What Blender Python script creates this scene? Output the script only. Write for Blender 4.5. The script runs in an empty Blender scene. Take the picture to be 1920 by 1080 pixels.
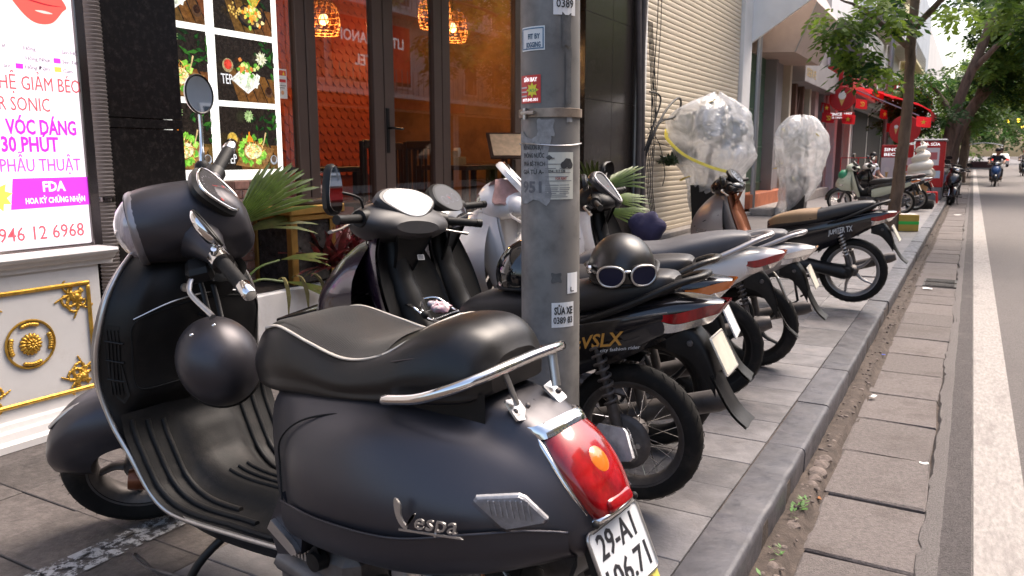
import bpy, math, random
import numpy as np
from mathutils import Vector, Matrix, noise as mnoise
R = math.radians
SC = bpy.context.scene
COL = SC.collection
random.seed(7)
# ---------------------------------------------------------------- camera
cam_data = bpy.data.cameras.new('camera'); cam = bpy.data.objects.new('camera', cam_data); COL.objects.link(cam)
cam.location = (0, 0, 1.25); cam_data.sensor_width = 36; cam_data.lens = 36 * 1500 / 1920
cam.rotation_euler = (R(90 - 9.4995), 0, R(29.6294)); cam_data.clip_start = .02; cam_data.clip_end = 1500
cam_data.dof.use_dof = True; cam_data.dof.focus_distance = 2.5; cam_data.dof.aperture_fstop = 9
SC.camera = cam
# ---------------------------------------------------------------- sky and sun
SUN_EL, SUN_AZ = 58, 25          # azimuth measured from +Y towards +X
w = bpy.data.worlds.new('World'); SC.world = w; w.use_nodes = True
nt = w.node_tree; bg = nt.nodes['Background']; sk = nt.nodes.new('ShaderNodeTexSky')
sk.sky_type = 'NISHITA'; sk.sun_disc = False; sk.sun_elevation = R(SUN_EL); sk.sun_rotation = R(SUN_AZ)
sk.air_density = 1.0; sk.dust_density = 5.0; sk.ozone_density = 0.3
nt.links.new(sk.outputs[0], bg.inputs[0]); bg.inputs[1].default_value = .15
sd = bpy.data.lights.new('sun', 'SUN'); sun = bpy.data.objects.new('sun', sd); COL.objects.link(sun)
sd.energy = 1.4; sd.angle = R(34); sd.color = (1, .88, .78)
sun.rotation_euler = (R(90 - SUN_EL), 0, R(180 - SUN_AZ))
sun.location = (6, 4, 12)
vs = SC.view_settings; SC.display_settings.display_device = 'sRGB'
vs.view_transform = 'Standard'; vs.look = 'None'; vs.gamma = 1; vs.use_curve_mapping = False; vs.exposure = 1.42
SC.cycles.max_bounces = 8; SC.cycles.transparent_max_bounces = 16; SC.cycles.use_denoising = True
SC.cycles.caustics_reflective = False; SC.cycles.caustics_refractive = False; SC.cycles.sample_clamp_indirect = 6
# ---------------------------------------------------------------- materials
MATS = {}
def M(name, col=(.5, .5, .5), rough=.5, metal=0, var=0, vs=8, bump=0, bs=60, coat=0, emit=0, ecol=None, trans=0, ior=1.45, alpha=1,
      rnd=0, col2=None, dirt=0, dcol=(.09, .07, .055), ds=3, spec=.5, sheen=0, rv=0, stretch=None, crough=.05):
    if name in MATS: return MATS[name]
    m = bpy.data.materials.new(name); m.use_nodes = True; MATS[name] = m
    t = m.node_tree; N = t.nodes; L = t.links; b = N['Principled BSDF']
    b.inputs['Base Color'].default_value = (*col, 1); b.inputs['Roughness'].default_value = rough; b.inputs['Metallic'].default_value = metal
    b.inputs['IOR'].default_value = ior; b.inputs['Coat Weight'].default_value = coat; b.inputs['Coat Roughness'].default_value = crough
    b.inputs['Transmission Weight'].default_value = trans; b.inputs['Alpha'].default_value = alpha
    b.inputs['Specular IOR Level'].default_value = spec; b.inputs['Sheen Weight'].default_value = sheen
    if emit: b.inputs['Emission Color'].default_value = (*(ecol or col), 1); b.inputs['Emission Strength'].default_value = emit
    tc = N.new('ShaderNodeTexCoord'); src = tc.outputs['Object']
    if stretch:
        mp = N.new('ShaderNodeMapping'); mp.inputs['Scale'].default_value = stretch; L.new(src, mp.inputs[0]); src = mp.outputs[0]
    if rnd or var or dirt or rv or bump:
        oi = N.new('ShaderNodeObjectInfo'); ad = N.new('ShaderNodeVectorMath'); ad.operation = 'ADD'
        ml = N.new('ShaderNodeVectorMath'); ml.operation = 'SCALE'; ml.inputs['Scale'].default_value = 37.0
        cb = N.new('ShaderNodeCombineXYZ'); [L.new(oi.outputs['Random'], cb.inputs[i]) for i in range(3)]
        L.new(cb.outputs[0], ml.inputs[0]); L.new(src, ad.inputs[0]); L.new(ml.outputs[0], ad.inputs[1]); src = ad.outputs[0]
    def noise(s, d=6, r=.6):
        n = N.new('ShaderNodeTexNoise'); n.inputs['Scale'].default_value = s; n.inputs['Detail'].default_value = d; n.inputs['Roughness'].default_value = r
        L.new(src, n.inputs['Vector']); return n.outputs[0]
    def ramp(x, a, b_, c0, c1):
        r = N.new('ShaderNodeMapRange'); r.inputs[1].default_value = a; r.inputs[2].default_value = b_; r.inputs[3].default_value = c0; r.inputs[4].default_value = c1
        L.new(x, r.inputs[0]); return r.outputs[0]
    cur = None
    def mix(fac, a, bcol, blend='MIX'):
        x = N.new('ShaderNodeMix'); x.data_type = 'RGBA'; x.blend_type = blend
        L.new(fac, x.inputs[0]) if not isinstance(fac, float) else setattr(x.inputs[0], 'default_value', fac)
        for v, i in ((a, 6), (bcol, 7)):
            if isinstance(v, tuple): x.inputs[i].default_value = (*v, 1)
            else: L.new(v, x.inputs[i])
        return x.outputs[2]
    cur = col
    if col2: cur = mix(ramp(noise(vs * .6), .4, .6, 0, 1), cur, col2)
    if var:
        h = N.new('ShaderNodeHueSaturation'); L.new(ramp(noise(vs), .3, .7, 1 - var, 1 + var), h.inputs['Value'])
        if isinstance(cur, tuple): h.inputs['Color'].default_value = (*cur, 1)
        else: L.new(cur, h.inputs['Color'])
        cur = h.outputs[0]
    if rnd:
        h = N.new('ShaderNodeHueSaturation'); L.new(ramp(oi.outputs['Random'], 0, 1, 1 - rnd, 1 + rnd), h.inputs['Value'])
        if isinstance(cur, tuple): h.inputs['Color'].default_value = (*cur, 1)
        else: L.new(cur, h.inputs['Color'])
        cur = h.outputs[0]
    if dirt: cur = mix(ramp(noise(ds, 8, .7), .52, .66, 0, dirt), cur, dcol)
    if not isinstance(cur, tuple): L.new(cur, b.inputs['Base Color'])
    if rv: L.new(ramp(noise(vs * 1.7), .3, .7, max(.02, rough - rv), rough + rv), b.inputs['Roughness'])
    if bump:
        bp = N.new('ShaderNodeBump'); bp.inputs['Strength'].default_value = bump; bp.inputs['Distance'].default_value = .01
        L.new(noise(bs, 8, .65), bp.inputs['Height']); L.new(bp.outputs[0], b.inputs['Normal'])
    return m
# ---------------------------------------------------------------- mesh building
def cr(P, n, closed=False):
    """Catmull-Rom through points P (m,d) giving n samples per segment."""
    P = np.asarray(P, float); m = len(P); out = []
    segs = m if closed else m - 1
    for i in range(segs):
        if closed: p0, p1, p2, p3 = P[(i - 1) % m], P[i], P[(i + 1) % m], P[(i + 2) % m]
        else:
            p1, p2 = P[i], P[i + 1]; p0 = P[i - 1] if i else 2 * p1 - p2; p3 = P[i + 2] if i + 2 < m else 2 * p2 - p1
        for k in range(n):
            t = k / n
            out.append(.5 * ((2 * p1) + (p2 - p0) * t + (2 * p0 - 5 * p1 + 4 * p2 - p3) * t * t + (3 * p1 - p0 - 3 * p2 + p3) * t ** 3))
    if not closed: out.append(P[-1])
    return np.array(out)
class G:
    def __init__(s): s.v = []; s.f = []
    def add(s, v, f):
        o = len(s.v); s.v.extend([tuple(map(float, p)) for p in v]); s.f.extend([tuple(i + o for i in q) for q in f]); return s
    def box(s, x0, x1, y0, y1, z0, z1, b=0, M4=None):
        if x0 > x1: x0, x1 = x1, x0
        if y0 > y1: y0, y1 = y1, y0
        if z0 > z1: z0, z1 = z1, z0
        b = min(b, (x1 - x0) * .45, (y1 - y0) * .45, (z1 - z0) * .45)
        if b <= 0:
            v = [(x, y, z) for x in (x0, x1) for y in (y0, y1) for z in (z0, z1)]
            f = [(0, 1, 3, 2), (4, 6, 7, 5), (0, 4, 5, 1), (2, 3, 7, 6), (0, 2, 6, 4), (1, 5, 7, 3)]
        else:
            lo = (x0, y0, z0); hi = (x1, y1, z1); v = []; idx = {}
            for c in range(8):
                s3 = (c & 1, c >> 1 & 1, c >> 2 & 1)
                for a in range(3):
                    p = [(hi[i] - b if s3[i] else lo[i] + b) for i in range(3)]; p[a] = hi[a] if s3[a] else lo[a]
                    idx[s3, a] = len(v); v.append(tuple(p))
            f = []
            for a in range(3):
                u, w_ = (a + 1) % 3, (a + 2) % 3
                for sd_ in (0, 1):
                    q = []
                    for (i, j) in ((0, 0), (1, 0), (1, 1), (0, 1)):
                        k = [0, 0, 0]; k[a] = sd_; k[u] = i; k[w_] = j; q.append(idx[tuple(k), a])
                    f.append(tuple(q if sd_ else q[::-1]))
            for a in range(3):
                u, w_ = (a + 1) % 3, (a + 2) % 3
                for i in (0, 1):
                    for j in (0, 1):
                        k0 = [0, 0, 0]; k0[u] = i; k0[w_] = j; k1 = list(k0); k1[a] = 1; k0, k1 = tuple(k0), tuple(k1)
                        q = (idx[k0, u], idx[k1, u], idx[k1, w_], idx[k0, w_]); f.append(q if i == j else q[::-1])
            for c in range(8):
                s3 = (c & 1, c >> 1 & 1, c >> 2 & 1); q = tuple(idx[s3, a] for a in range(3)); f.append(q if sum(s3) % 2 else q[::-1])
        if M4 is not None: v = [tuple(M4 @ Vector(p)) for p in v]
        return s.add(v, f)
    def grid(s, P, wu=False, wv=False, flip=False):
        P = np.asarray(P, float); m, n = P.shape[:2]; f = []
        for i in range(m if wu else m - 1):
            for j in range(n if wv else n - 1):
                a, b, c, d = i * n + j, ((i + 1) % m) * n + j, ((i + 1) % m) * n + (j + 1) % n, i * n + (j + 1) % n
                f.append((a, d, c, b) if flip else (a, b, c, d))
        return s.add(P.reshape(-1, 3), f)
    def tube(s, P, r, n=8, closed=False, caps=True, flat=1.0):
        P = np.asarray(P, float); m = len(P); r = np.broadcast_to(np.asarray(r, float), (m,))
        T = np.gradient(P, axis=0) if not closed else np.roll(P, -1, 0) - np.roll(P, 1, 0)
        T /= np.linalg.norm(T, axis=1)[:, None] + 1e-12
        u = np.cross(T[0], (0, 0, 1)); u = u if np.linalg.norm(u) > .05 else np.cross(T[0], (1, 0, 0)); u /= np.linalg.norm(u); rings = []
        for i in range(m):
            u = u - T[i] * (u @ T[i]); u /= np.linalg.norm(u); v = np.cross(T[i], u)
            rings.append([P[i] + r[i] * (u * math.cos(a) + v * math.sin(a) * flat) for a in np.linspace(0, 2 * math.pi, n, endpoint=False)])
        o = len(s.v); s.grid(np.array(rings), wu=closed, wv=True)
        if caps and not closed: s.f.append(tuple(o + j for j in range(n))); s.f.append(tuple(o + (m - 1) * n + j for j in range(n))[::-1])
        return s
    def lathe(s, prof, n=24, M4=None, a0=0, a1=2 * math.pi):
        full = abs(a1 - a0 - 2 * math.pi) < 1e-6
        A = np.linspace(a0, a1, n, endpoint=not full)
        P = np.array([[(r * math.cos(a), r * math.sin(a), z) for a in A] for r, z in prof])
        if M4 is not None: P = np.array([[tuple(M4 @ Vector(p)) for p in q] for q in P])
        return s.grid(P, wv=full, flip=True)
    def prism(s, pts, M4, d, b=0):
        """polygon pts (2d, ccw) in plane of M4, extruded from 0 to d along its z; b chamfers the front"""
        n = len(pts); P = np.asarray(pts, float)
        rings = [[(*p, 0) for p in P]]
        if b:
            c = P.mean(0); sz = np.abs(P - c).max(0); k = 1 - b / np.maximum(sz, 1e-6)
            rings += [[(*p, d - b) for p in P], [(*(c + (p - c) * k), d) for p in P]]
        else: rings += [[(*p, d) for p in P]]
        o = len(s.v)
        v = [tuple(M4 @ Vector(p)) for q in rings for p in q]; f = []
        for i in range(len(rings) - 1):
            for j in range(n): k = (j + 1) % n; f.append((i * n + j, i * n + k, (i + 1) * n + k, (i + 1) * n + j))
        f.append(tuple(range(n))[::-1]); f.append(tuple((len(rings) - 1) * n + j for j in range(n)))
        return s.add(v, f)
    def ell(s, c, r, n=10, M4=None):
        P = np.array([[(c[0] + r[0] * math.sin(a) * math.cos(t), c[1] + r[1] * math.sin(a) * math.sin(t), c[2] + r[2] * math.cos(a)) for t in np.linspace(0, 2 * math.pi, n * 2 if n < 8 else n + 6, endpoint=False)] for a in np.linspace(.001, math.pi - .001, n)])
        if M4 is not None: P = np.array([[tuple(M4 @ Vector(p)) for p in q] for q in P])
        return s.grid(P, wv=True)
    def xf(s, fn, i0=0):
        s.v[i0:] = [tuple(fn(p)) for p in s.v[i0:]]; return s
    def mesh(s, name, m, ang=40):
        me = bpy.data.meshes.new(name); me.from_pydata(s.v, [], s.f); me.materials.append(m)
        if ang: me.shade_smooth(); me.set_sharp_from_angle(angle=R(ang))
        return me
    def obj(s, name, m, parent=None, ang=40, **k):
        o = bpy.data.objects.new(name, s.mesh(name, m, ang)); COL.objects.link(o)
        if parent: o.parent = parent
        return tag(o, **k) if k else o
def tag(o, label=None, cat=None, group=None, kind=None):
    if label: o['label'] = label
    if cat: o['category'] = cat
    if group: o['group'] = group
    if kind: o['kind'] = kind
    return o
def E(name, loc=(0, 0, 0), label=None, cat=None, group=None, rz=0, rx=0):
    o = bpy.data.objects.new(name, None); COL.objects.link(o); o.empty_display_size = .1
    o.matrix_world = Matrix.Translation(loc) @ Matrix.Rotation(rz, 4, 'Z') @ Matrix.Rotation(rx, 4, 'X')
    return tag(o, label, cat, group)
def inst(name, me, parent=None, loc=(0, 0, 0), rot=(0, 0, 0), sc=None, **k):
    o = bpy.data.objects.new(name, me); COL.objects.link(o); o.parent = parent; o.location = loc; o.rotation_euler = rot
    if sc: o.scale = sc
    return tag(o, **k) if k else o
def frame(o, x, y, z=None):
    x = Vector(x).normalized(); y = Vector(y); z = Vector(z) if z else x.cross(y); z.normalize(); y = z.cross(x)
    m = Matrix((x, y, z)).transposed().to_4x4(); m.translation = Vector(o); return m
def FX(x, y, z): return frame((x, y, z), (0, 1, 0), (0, 0, 1))       # plane on a facade looking at +X: u = +Y, v = up
_txt = {}
def txt(name, s, size, m, parent, M4, align='LEFT', bold=0, ext=.0008, sx=1, shear=0, valign='BOTTOM_BASELINE', width=None, wrap=None):
    c = bpy.data.curves.new(name, 'FONT'); c.body = s; c.size = size; c.align_x = align; c.align_y = valign; c.offset = bold * size; c.extrude = ext; c.resolution_u = 2; c.shear = shear
    t = bpy.data.objects.new('tmp', c); me = bpy.data.meshes.new_from_object(t); bpy.data.objects.remove(t); bpy.data.curves.remove(c)
    if width:
        xs = [v.co.x for v in me.vertices]; wd = max(xs) - min(xs); sx = width / wd if wd else 1
    for v in me.vertices:
        v.co.x *= sx
        if wrap:                                   # bend onto a cylinder of radius wrap about the local y axis
            a = v.co.x / wrap; rr = wrap + v.co.z; v.co = Vector((rr * math.sin(a), v.co.y, rr * math.cos(a) - wrap))
    me.transform(M4); me.materials.clear(); me.materials.append(m); me.name = name
    o = bpy.data.objects.new(name, me); COL.objects.link(o); o.parent = parent; return o
def copy_tree(o, parent=None):
    c = o.copy(); COL.objects.link(c); c.parent = parent
    for ch in list(o.children): copy_tree(ch, c)
    return c
def rrect(w_, h_, r, n=4):
    P = []
    for cx, cy, a in ((w_ / 2 - r, h_ / 2 - r, 0), (-w_ / 2 + r, h_ / 2 - r, 90), (-w_ / 2 + r, -h_ / 2 + r, 180), (w_ / 2 - r, -h_ / 2 + r, 270)):
        for k in range(n + 1): t = R(a + 90 * k / n); P.append((cx + r * math.cos(t), cy + r * math.sin(t)))
    return P
def circ(r, n=24, cx=0, cy=0, ry=None): return [(cx + r * math.cos(t), cy + (ry or r) * math.sin(t)) for t in np.linspace(0, 2 * math.pi, n, endpoint=False)]
def star(r, n=5, k=.4, cx=0, cy=0): return [(cx + (r if i % 2 == 0 else r * k) * math.sin(math.pi * i / n), cy + (r if i % 2 == 0 else r * k) * math.cos(math.pi * i / n)) for i in range(2 * n)][::-1]
# ================================================================ ground, road, pavement
ASPH = M('asphalt', (.152, .137, .130), .9, var=.4, vs=140, bump=.9, bs=220, dirt=.5, dcol=(.13, .115, .11), ds=1.3)
BED = M('joint_dirt', (.075, .058, .048), .95, var=.4, vs=20, bump=.6, bs=90)
STONE = M('bluestone', (.124, .118, .122), .5, rnd=.32, var=.34, vs=7, bump=.35, bs=45, dirt=.5, dcol=(.20, .18, .175), ds=5, rv=.12)
KERB = M('kerb_stone', (.062, .060, .068), .45, rnd=.15, var=.28, vs=9, bump=.25, bs=30, dirt=.55, dcol=(.11, .10, .105), ds=4, rv=.15)
SLAB = M('gutter_slab', (.145, .125, .117), .88, rnd=.14, var=.25, vs=60, bump=.8, bs=140, dirt=.7, dcol=(.095, .078, .07), ds=3.5)
WHITE_LINE = M('worn_white_line', (.31, .285, .265), .8, var=.24, vs=60, bump=.5, bs=180, dirt=.75, dcol=(.20, .18, .17), ds=9, stretch=(1, .3, 1))
def sheet(name, x0, x1, y0, y1, z, m, parent=None, **k): return G().add([(x0, y0, z), (x1, y0, z), (x1, y1, z), (x0, y1, z)], [(0, 1, 2, 3)]).obj(name, m, parent, 0, **k)
sheet('ground', -300, 300, -60, 600, -.25, BED, kind='structure')
road = sheet('road', -.02, 9.2, -6, 420, -.14, ASPH, kind='structure')
# ragged asphalt lip over the slabs
g = G(); ys = np.arange(1.2, 40, .06); e = np.cumsum(np.random.RandomState(2).randn(len(ys)) * .006); e = e - np.convolve(e, np.ones(25) / 25, 'same'); top = []
top = [[(.03, y, -.1395), (-.01 + d * .5, y, -.137 + .0), (-.045 + d, y, -.1425), (-.055 + d, y, -.166)] for y, d in zip(ys, np.clip(e, -.03, .03))]
g.grid(np.array(top), flip=False).obj('asphalt_edge', ASPH, road, 30)
G().grid(np.array([[(-.012, y, -.1385), (.05, y, -.1382), (.108 + .008 * mnoise.noise(Vector((0, y * 4, 0))), y, -.1385)] for y in np.arange(1, 60, .1)]), flip=True).obj('asphalt_strip', M('dark_asphalt', (.085, .075, .073), .92, var=.5, vs=120, bump=1.0, bs=160, dirt=.5, dcol=(.14, .12, .115), ds=3), road, 30)
mk = G().add([(.115, 1, -.1355), (.30, 1, -.1355), (.30, 300, -.1355), (.115, 300, -.1355)], [(0, 1, 2, 3)]); mk.obj('edge_line', WHITE_LINE, road, 0)
gut = G().box(-.53, -.01, .8, 300, -.24, -.168).obj('gutter', BED, None, 0, kind='structure')
rs = np.random.RandomState(5)
sl_mesh = []
for k in range(4):
    g = G().box(-.188, .188, -.27, .27, -.06, 0, .008); a = rs.rand(len(g.v), 3)
    g.v = [(x + (q[0] - .5) * .016, y + (q[1] - .5) * .016, z) for (x, y, z), q in zip(g.v, a)]; sl_mesh.append(g.mesh('gutter_slab', SLAB, 30))
y = 1.73; k = 0
while y < 42:
    L_ = .555; x = -.241 + .012 * math.sin(y)
    inst('slab', sl_mesh[k % 4], gut, (x + .004, y + L_ / 2, -.142 + rs.uniform(-.008, .004)), (rs.uniform(-.012, .012), rs.uniform(-.012, .012), rs.uniform(-.012, .012)))
    y += L_; k += 1
ys = np.arange(1.0, 60, .05); g = G().grid(np.array([[(x, y, -.112 - .035 * (x > -.45) + .014 * mnoise.noise(Vector((x * 22, y * 5, 0))) + .006 * mnoise.noise(Vector((x * 60, y * 30, 3)))) for x in (-.532, -.51, -.49, -.47, -.45, -.43, -.41)] for y in ys]), flip=True); g.obj('gutter_dirt', BED, gut, 60, kind='stuff')
# rubble, chipped mortar and soil between kerb and slabs
g = G()
for i in range(300):
    yy = 1.6 + 18 * rs.rand() ** 1.8; s = rs.uniform(.004, .012); g.ell((rs.uniform(-.515, -.435), yy, -.112 + s * .2), (s * rs.uniform(.7, 1.5), s * rs.uniform(.7, 1.5), s * .6), 5)
for (yy, s) in ((3.52, .05), (3.62, .045), (3.45, .035), (3.7, .04), (3.38, .03), (2.95, .035), (2.6, .03)):
    g.ell((-.475, yy, -.118), (s * .8, s * 1.2, s * .5), 6)
g.xf(lambda p: (p[0] + .004 * math.sin(p[1] * 90), p[1], p[2])).obj('rubble', M('rubble', (.15, .12, .105), .95, var=.5, vs=30, bump=.5, bs=90), gut, 30, kind='stuff')
g = G()
for i in range(70):
    yy = [2.42, 2.68, 3.02, 3.07, 3.1, 3.13, 2.2][i % 7] + rs.randn() * .03; a = rs.rand() * 6.28; l = rs.uniform(.012, .03); x0 = -.475 + rs.randn() * .015; z0 = -.11 + rs.rand() * .03
    d = np.array([math.cos(a), math.sin(a), .6]); q = np.array([-math.sin(a), math.cos(a), 0]); o = np.array([x0, yy, z0])
    g.add([o, o + d * l * .5 + q * l * .28, o + d * l, o + d * l * .5 - q * l * .28], [(0, 1, 2, 3)])
g.obj('kerb_weeds', M('weed', (.10, .22, .05), .6, var=.3, vs=40), None, 0, kind='stuff', label='small green weeds and dead leaves in the kerb joint')
# kerb: stones with a worn round edge
kerb = G().box(-.684, -.53, .8, 300, -.24, -.03).obj('kerb', BED, None, 0, kind='structure')
prof = [(-.0, -.17), (.156, -.17), (.159, -.022), (.155, -.008), (.147, -.001), (.134, .001), (.001, .001)]
km = []
for L_ in (.86, .80, .74, .92, .68):
    st = np.linspace(0, 1, 17); P = []
    for t in st:
        chip = .016 * max(0, mnoise.noise(Vector((t * 6, L_ * 31, 0)))) ** 1.2; en = .0015 * (1 if t in (0, 1) else 0)
        P.append([(a - (chip if a > .1 else 0) - en * (a > .1), t * L_, b - chip * (b > -.05 and a > .1) - en * (b > -.05)) for a, b in prof])
    g = G().grid(np.array(P), wv=True, flip=True); n = len(prof); g.f.append(tuple(range(n))); g.f.append(tuple(16 * n + j for j in range(n))[::-1]); km.append(g.mesh('kerb_stone', KERB, 50))
y = .9; k = 0
while y < 60:
    L_ = (.86, .80, .74, .92, .68)[k * 3 % 5]; inst('kerb_stone', km[k * 3 % 5], kerb, (-.684 + rs.uniform(-.002, .002), y, rs.uniform(-.004, .003)), (0, 0, rs.uniform(-.003, .003))); y += L_ + .003; k += 1
# pavement
pv = G().box(-4.6, -.68, -4, 8.98, -.24, -.012).obj('pavement', BED, None, 0, kind='structure')
rows = [.9, 1.25, 1.56, 1.91, 2.27, 2.62]
while rows[-1] < 8.9: rows.append(rows[-1] + .2855)
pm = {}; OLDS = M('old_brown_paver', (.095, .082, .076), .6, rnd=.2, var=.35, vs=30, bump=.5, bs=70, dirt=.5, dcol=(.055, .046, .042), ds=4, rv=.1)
for j in range(len(rows) - 1):
    d = rows[j + 1] - rows[j]
    for i in range(11):
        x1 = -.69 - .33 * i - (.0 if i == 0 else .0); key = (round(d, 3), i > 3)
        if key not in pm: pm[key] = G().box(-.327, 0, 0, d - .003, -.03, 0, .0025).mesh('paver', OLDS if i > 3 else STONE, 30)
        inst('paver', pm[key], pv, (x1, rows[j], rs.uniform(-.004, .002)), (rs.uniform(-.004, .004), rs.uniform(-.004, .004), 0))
def brick_mat(name, col, mortar, bw, bh, ms, rough=.7, off=.5, rot=None):
    m = M(name, col, rough, bump=.2, bs=40); t = m.node_tree; b = t.nodes['Principled BSDF']
    tc = t.nodes.new('ShaderNodeTexCoord'); mp = t.nodes.new('ShaderNodeMapping'); mp.inputs['Rotation'].default_value = rot or (0, 0, 0)
    br = t.nodes.new('ShaderNodeTexBrick'); br.offset = off; br.inputs['Scale'].default_value = 1; br.inputs['Brick Width'].default_value = bw; br.inputs['Row Height'].default_value = bh
    br.inputs['Mortar Size'].default_value = ms; br.inputs['Color1'].default_value = (*[c * .85 for c in col], 1); br.inputs['Color2'].default_value = (*[c * 1.15 for c in col], 1); br.inputs['Mortar'].default_value = (*mortar, 1)
    t.links.new(tc.outputs['Object'], mp.inputs[0]); t.links.new(mp.outputs[0], br.inputs[0]); t.links.new(br.outputs[0], b.inputs['Base Color']); return m
G().box(-4.6, -.68, 8.985, 300, -.24, -.001).obj('pavement_far', brick_mat('bluestone_far', (.16, .15, .152), (.075, .058, .048), .33, .2855, .004, .5), None, 0, kind='structure')
# worn painted band across the near pavers
pt = M('worn_paint', (.42, .41, .40), .7, var=.2, vs=30)
t = pt.node_tree; b = t.nodes['Principled BSDF']; n = t.nodes.new('ShaderNodeTexNoise'); n.inputs['Scale'].default_value = 26; n.inputs['Detail'].default_value = 9; n.inputs['Roughness'].default_value = .75
r = t.nodes.new('ShaderNodeMapRange'); r.inputs[1].default_value = .46; r.inputs[2].default_value = .54
tc = t.nodes.new('ShaderNodeTexCoord'); t.links.new(tc.outputs['Object'], n.inputs['Vector']); t.links.new(n.outputs[0], r.inputs[0]); t.links.new(r.outputs[0], b.inputs['Alpha'])
sheet('painted_band', -2.37, -2.24, .9, 2.05, .0035, pt, pv)
# litter
PAP = M('litter_paper', (.75, .72, .68), .8, var=.15, vs=60)
def litter(x, y, z, s, m, label, cat, a=0.):
    g = G(); P = np.array([[(s * (i - 1), s * .6 * (j - 1), s * .35 * rs.rand()) for j in range(3)] for i in range(3)]); g.grid(P)
    g.v += [(p[0], p[1], p[2] - .002) for p in g.v]; g.f += [tuple(q + 9 for q in f[::-1]) for f in g.f]
    o = g.obj(cat.replace(' ', '_'), m, None, 30, label=label, cat=cat); o.location = (x, y, z); o.rotation_euler.z = a
litter(-.30, 9.3, -.136, .045, PAP, 'crumpled white paper scrap on the gutter slabs near the drain', 'paper scrap')
litter(-.19, 21, -.135, .08, PAP, 'white paper scrap lying in the gutter by the far black motorbike', 'paper scrap', .4)
litter(-.08, 3.92, -.134, .018, PAP, 'tiny white wrapper at the joint beside the asphalt edge', 'wrapper', .3)
litter(-.43, 6.0, -.13, .012, M('blue_plastic', (.05, .10, .6), .4), 'small blue bottle cap in the gutter soil', 'bottle cap')
litter(-.39, 4.9, -.13, .022, PAP, 'white cigarette butt packet scrap in the gutter by the kerb', 'litter', 1.1)
litter(-.445, 3.3, -.14, .02, M('dead_leaf', (.30, .12, .04), .8), 'small orange dead leaf lying by the kerb stones', 'leaf', .5)
dr = E('drain_grate', (-.20, 9.8, -.136), 'dark double iron drain grate set in the gutter', 'drain')
IRON = M('cast_iron', (.06, .055, .05), .6, .6, var=.3, vs=20)
for y0 in (-.28, .04):
    G().box(-.16, .16, y0, y0 + .24, -.01, .002).obj('grate_frame', IRON, dr)
    for i in range(6): G().box(-.14, .14, y0 + .02 + i * .036, y0 + .038 + i * .036, .002, .008, .002).obj('bar', IRON, dr)
# ================================================================ prints: flat coloured shapes (stickers, posters, photos)
def print_mat(name, emit=0, rough=.45, coat=0):
    if name in MATS: return MATS[name]
    m = M(name, (.5, .5, .5), rough, coat=coat); t = m.node_tree; b = t.nodes['Principled BSDF']; a = t.nodes.new('ShaderNodeAttribute'); a.attribute_name = 'Col'
    t.links.new(a.outputs['Color'], b.inputs['Base Color'])
    if emit: t.links.new(a.outputs['Color'], b.inputs['Emission Color']); b.inputs['Emission Strength'].default_value = emit
    return m
class Print:
    def __init__(s): s.p = []
    def poly(s, pts, col, step=1): s.p.append(([tuple(p) for p in pts], col, step)); return s
    def rect(s, x0, y0, x1, y1, col): return s.poly([(x0, y0), (x1, y0), (x1, y1), (x0, y1)], col)
    def disc(s, x, y, r, col, ry=None, n=14): return s.poly(circ(r, n, x, y, ry), col)
    def blob(s, x, y, r, col, rs, n=9, k=.35): return s.poly([(x + r * (1 + k * (rs.rand() - .5) * 2) * math.cos(t), y + r * (1 + k * (rs.rand() - .5) * 2) * math.sin(t)) for t in np.linspace(0, 6.283, n, endpoint=False)], col)
    def leaf(s, x, y, l, a, w_, col):
        d = np.array([math.cos(a), math.sin(a)]); q = np.array([-d[1], d[0]]); o = np.array([x, y])
        return s.poly([o, o + d * l * .35 - q * w_, o + d * l, o + d * l * .35 + q * w_], col)
    def obj(s, name, m, parent, M4, dz=.00025, clip=None, wrap=None):
        v = []; f = []; cols = []
        for i, (pts, col, st) in enumerate(s.p):
            if clip:
                x0, y0, x1, y1 = clip
                for ax, lim, sg in ((0, x0, 1), (0, x1, -1), (1, y0, 1), (1, y1, -1)):
                    out = []
                    for k in range(len(pts)):
                        a, b = pts[k], pts[(k + 1) % len(pts)]; da, db = (a[ax] - lim) * sg, (b[ax] - lim) * sg
                        if da >= 0: out.append(a)
                        if da * db < 0: t = da / (da - db); out.append(tuple(a[j] + (b[j] - a[j]) * t for j in (0, 1)))
                    pts = out
                    if len(pts) < 3: break
            if len(pts) < 3: continue
            if wrap and len(pts) == 4 and abs(pts[1][0] - pts[0][0]) > .012:
                (xa, ya), (xb, yb) = pts[0], pts[2]; k = max(2, int(abs(xb - xa) / .012)); xs = np.linspace(xa, xb, k + 1)
                strips = [[(xs[q], ya), (xs[q + 1], ya), (xs[q + 1], yb), (xs[q], yb)] for q in range(k)]
            else: strips = [pts]
            for pts_ in strips:
                o = len(v); z = .0003 + dz * i
                for p in pts_:
                    if wrap: a = p[0] / wrap; rr = wrap + z; v.append(tuple(M4 @ Vector((rr * math.sin(a), p[1], rr * math.cos(a) - wrap))))
                    else: v.append(tuple(M4 @ Vector((p[0], p[1], z))))
                f.append(tuple(range(o, o + len(pts_)))); cols += [(*col, 1)] * len(pts_)
        me = bpy.data.meshes.new(name); me.from_pydata(v, [], f); me.materials.append(m); at = me.color_attributes.new('Col', 'FLOAT_COLOR', 'CORNER')
        at.data.foreach_set('color', np.array(cols, np.float32).ravel()); o = bpy.data.objects.new(name, me); COL.objects.link(o); o.parent = parent; return o
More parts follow.
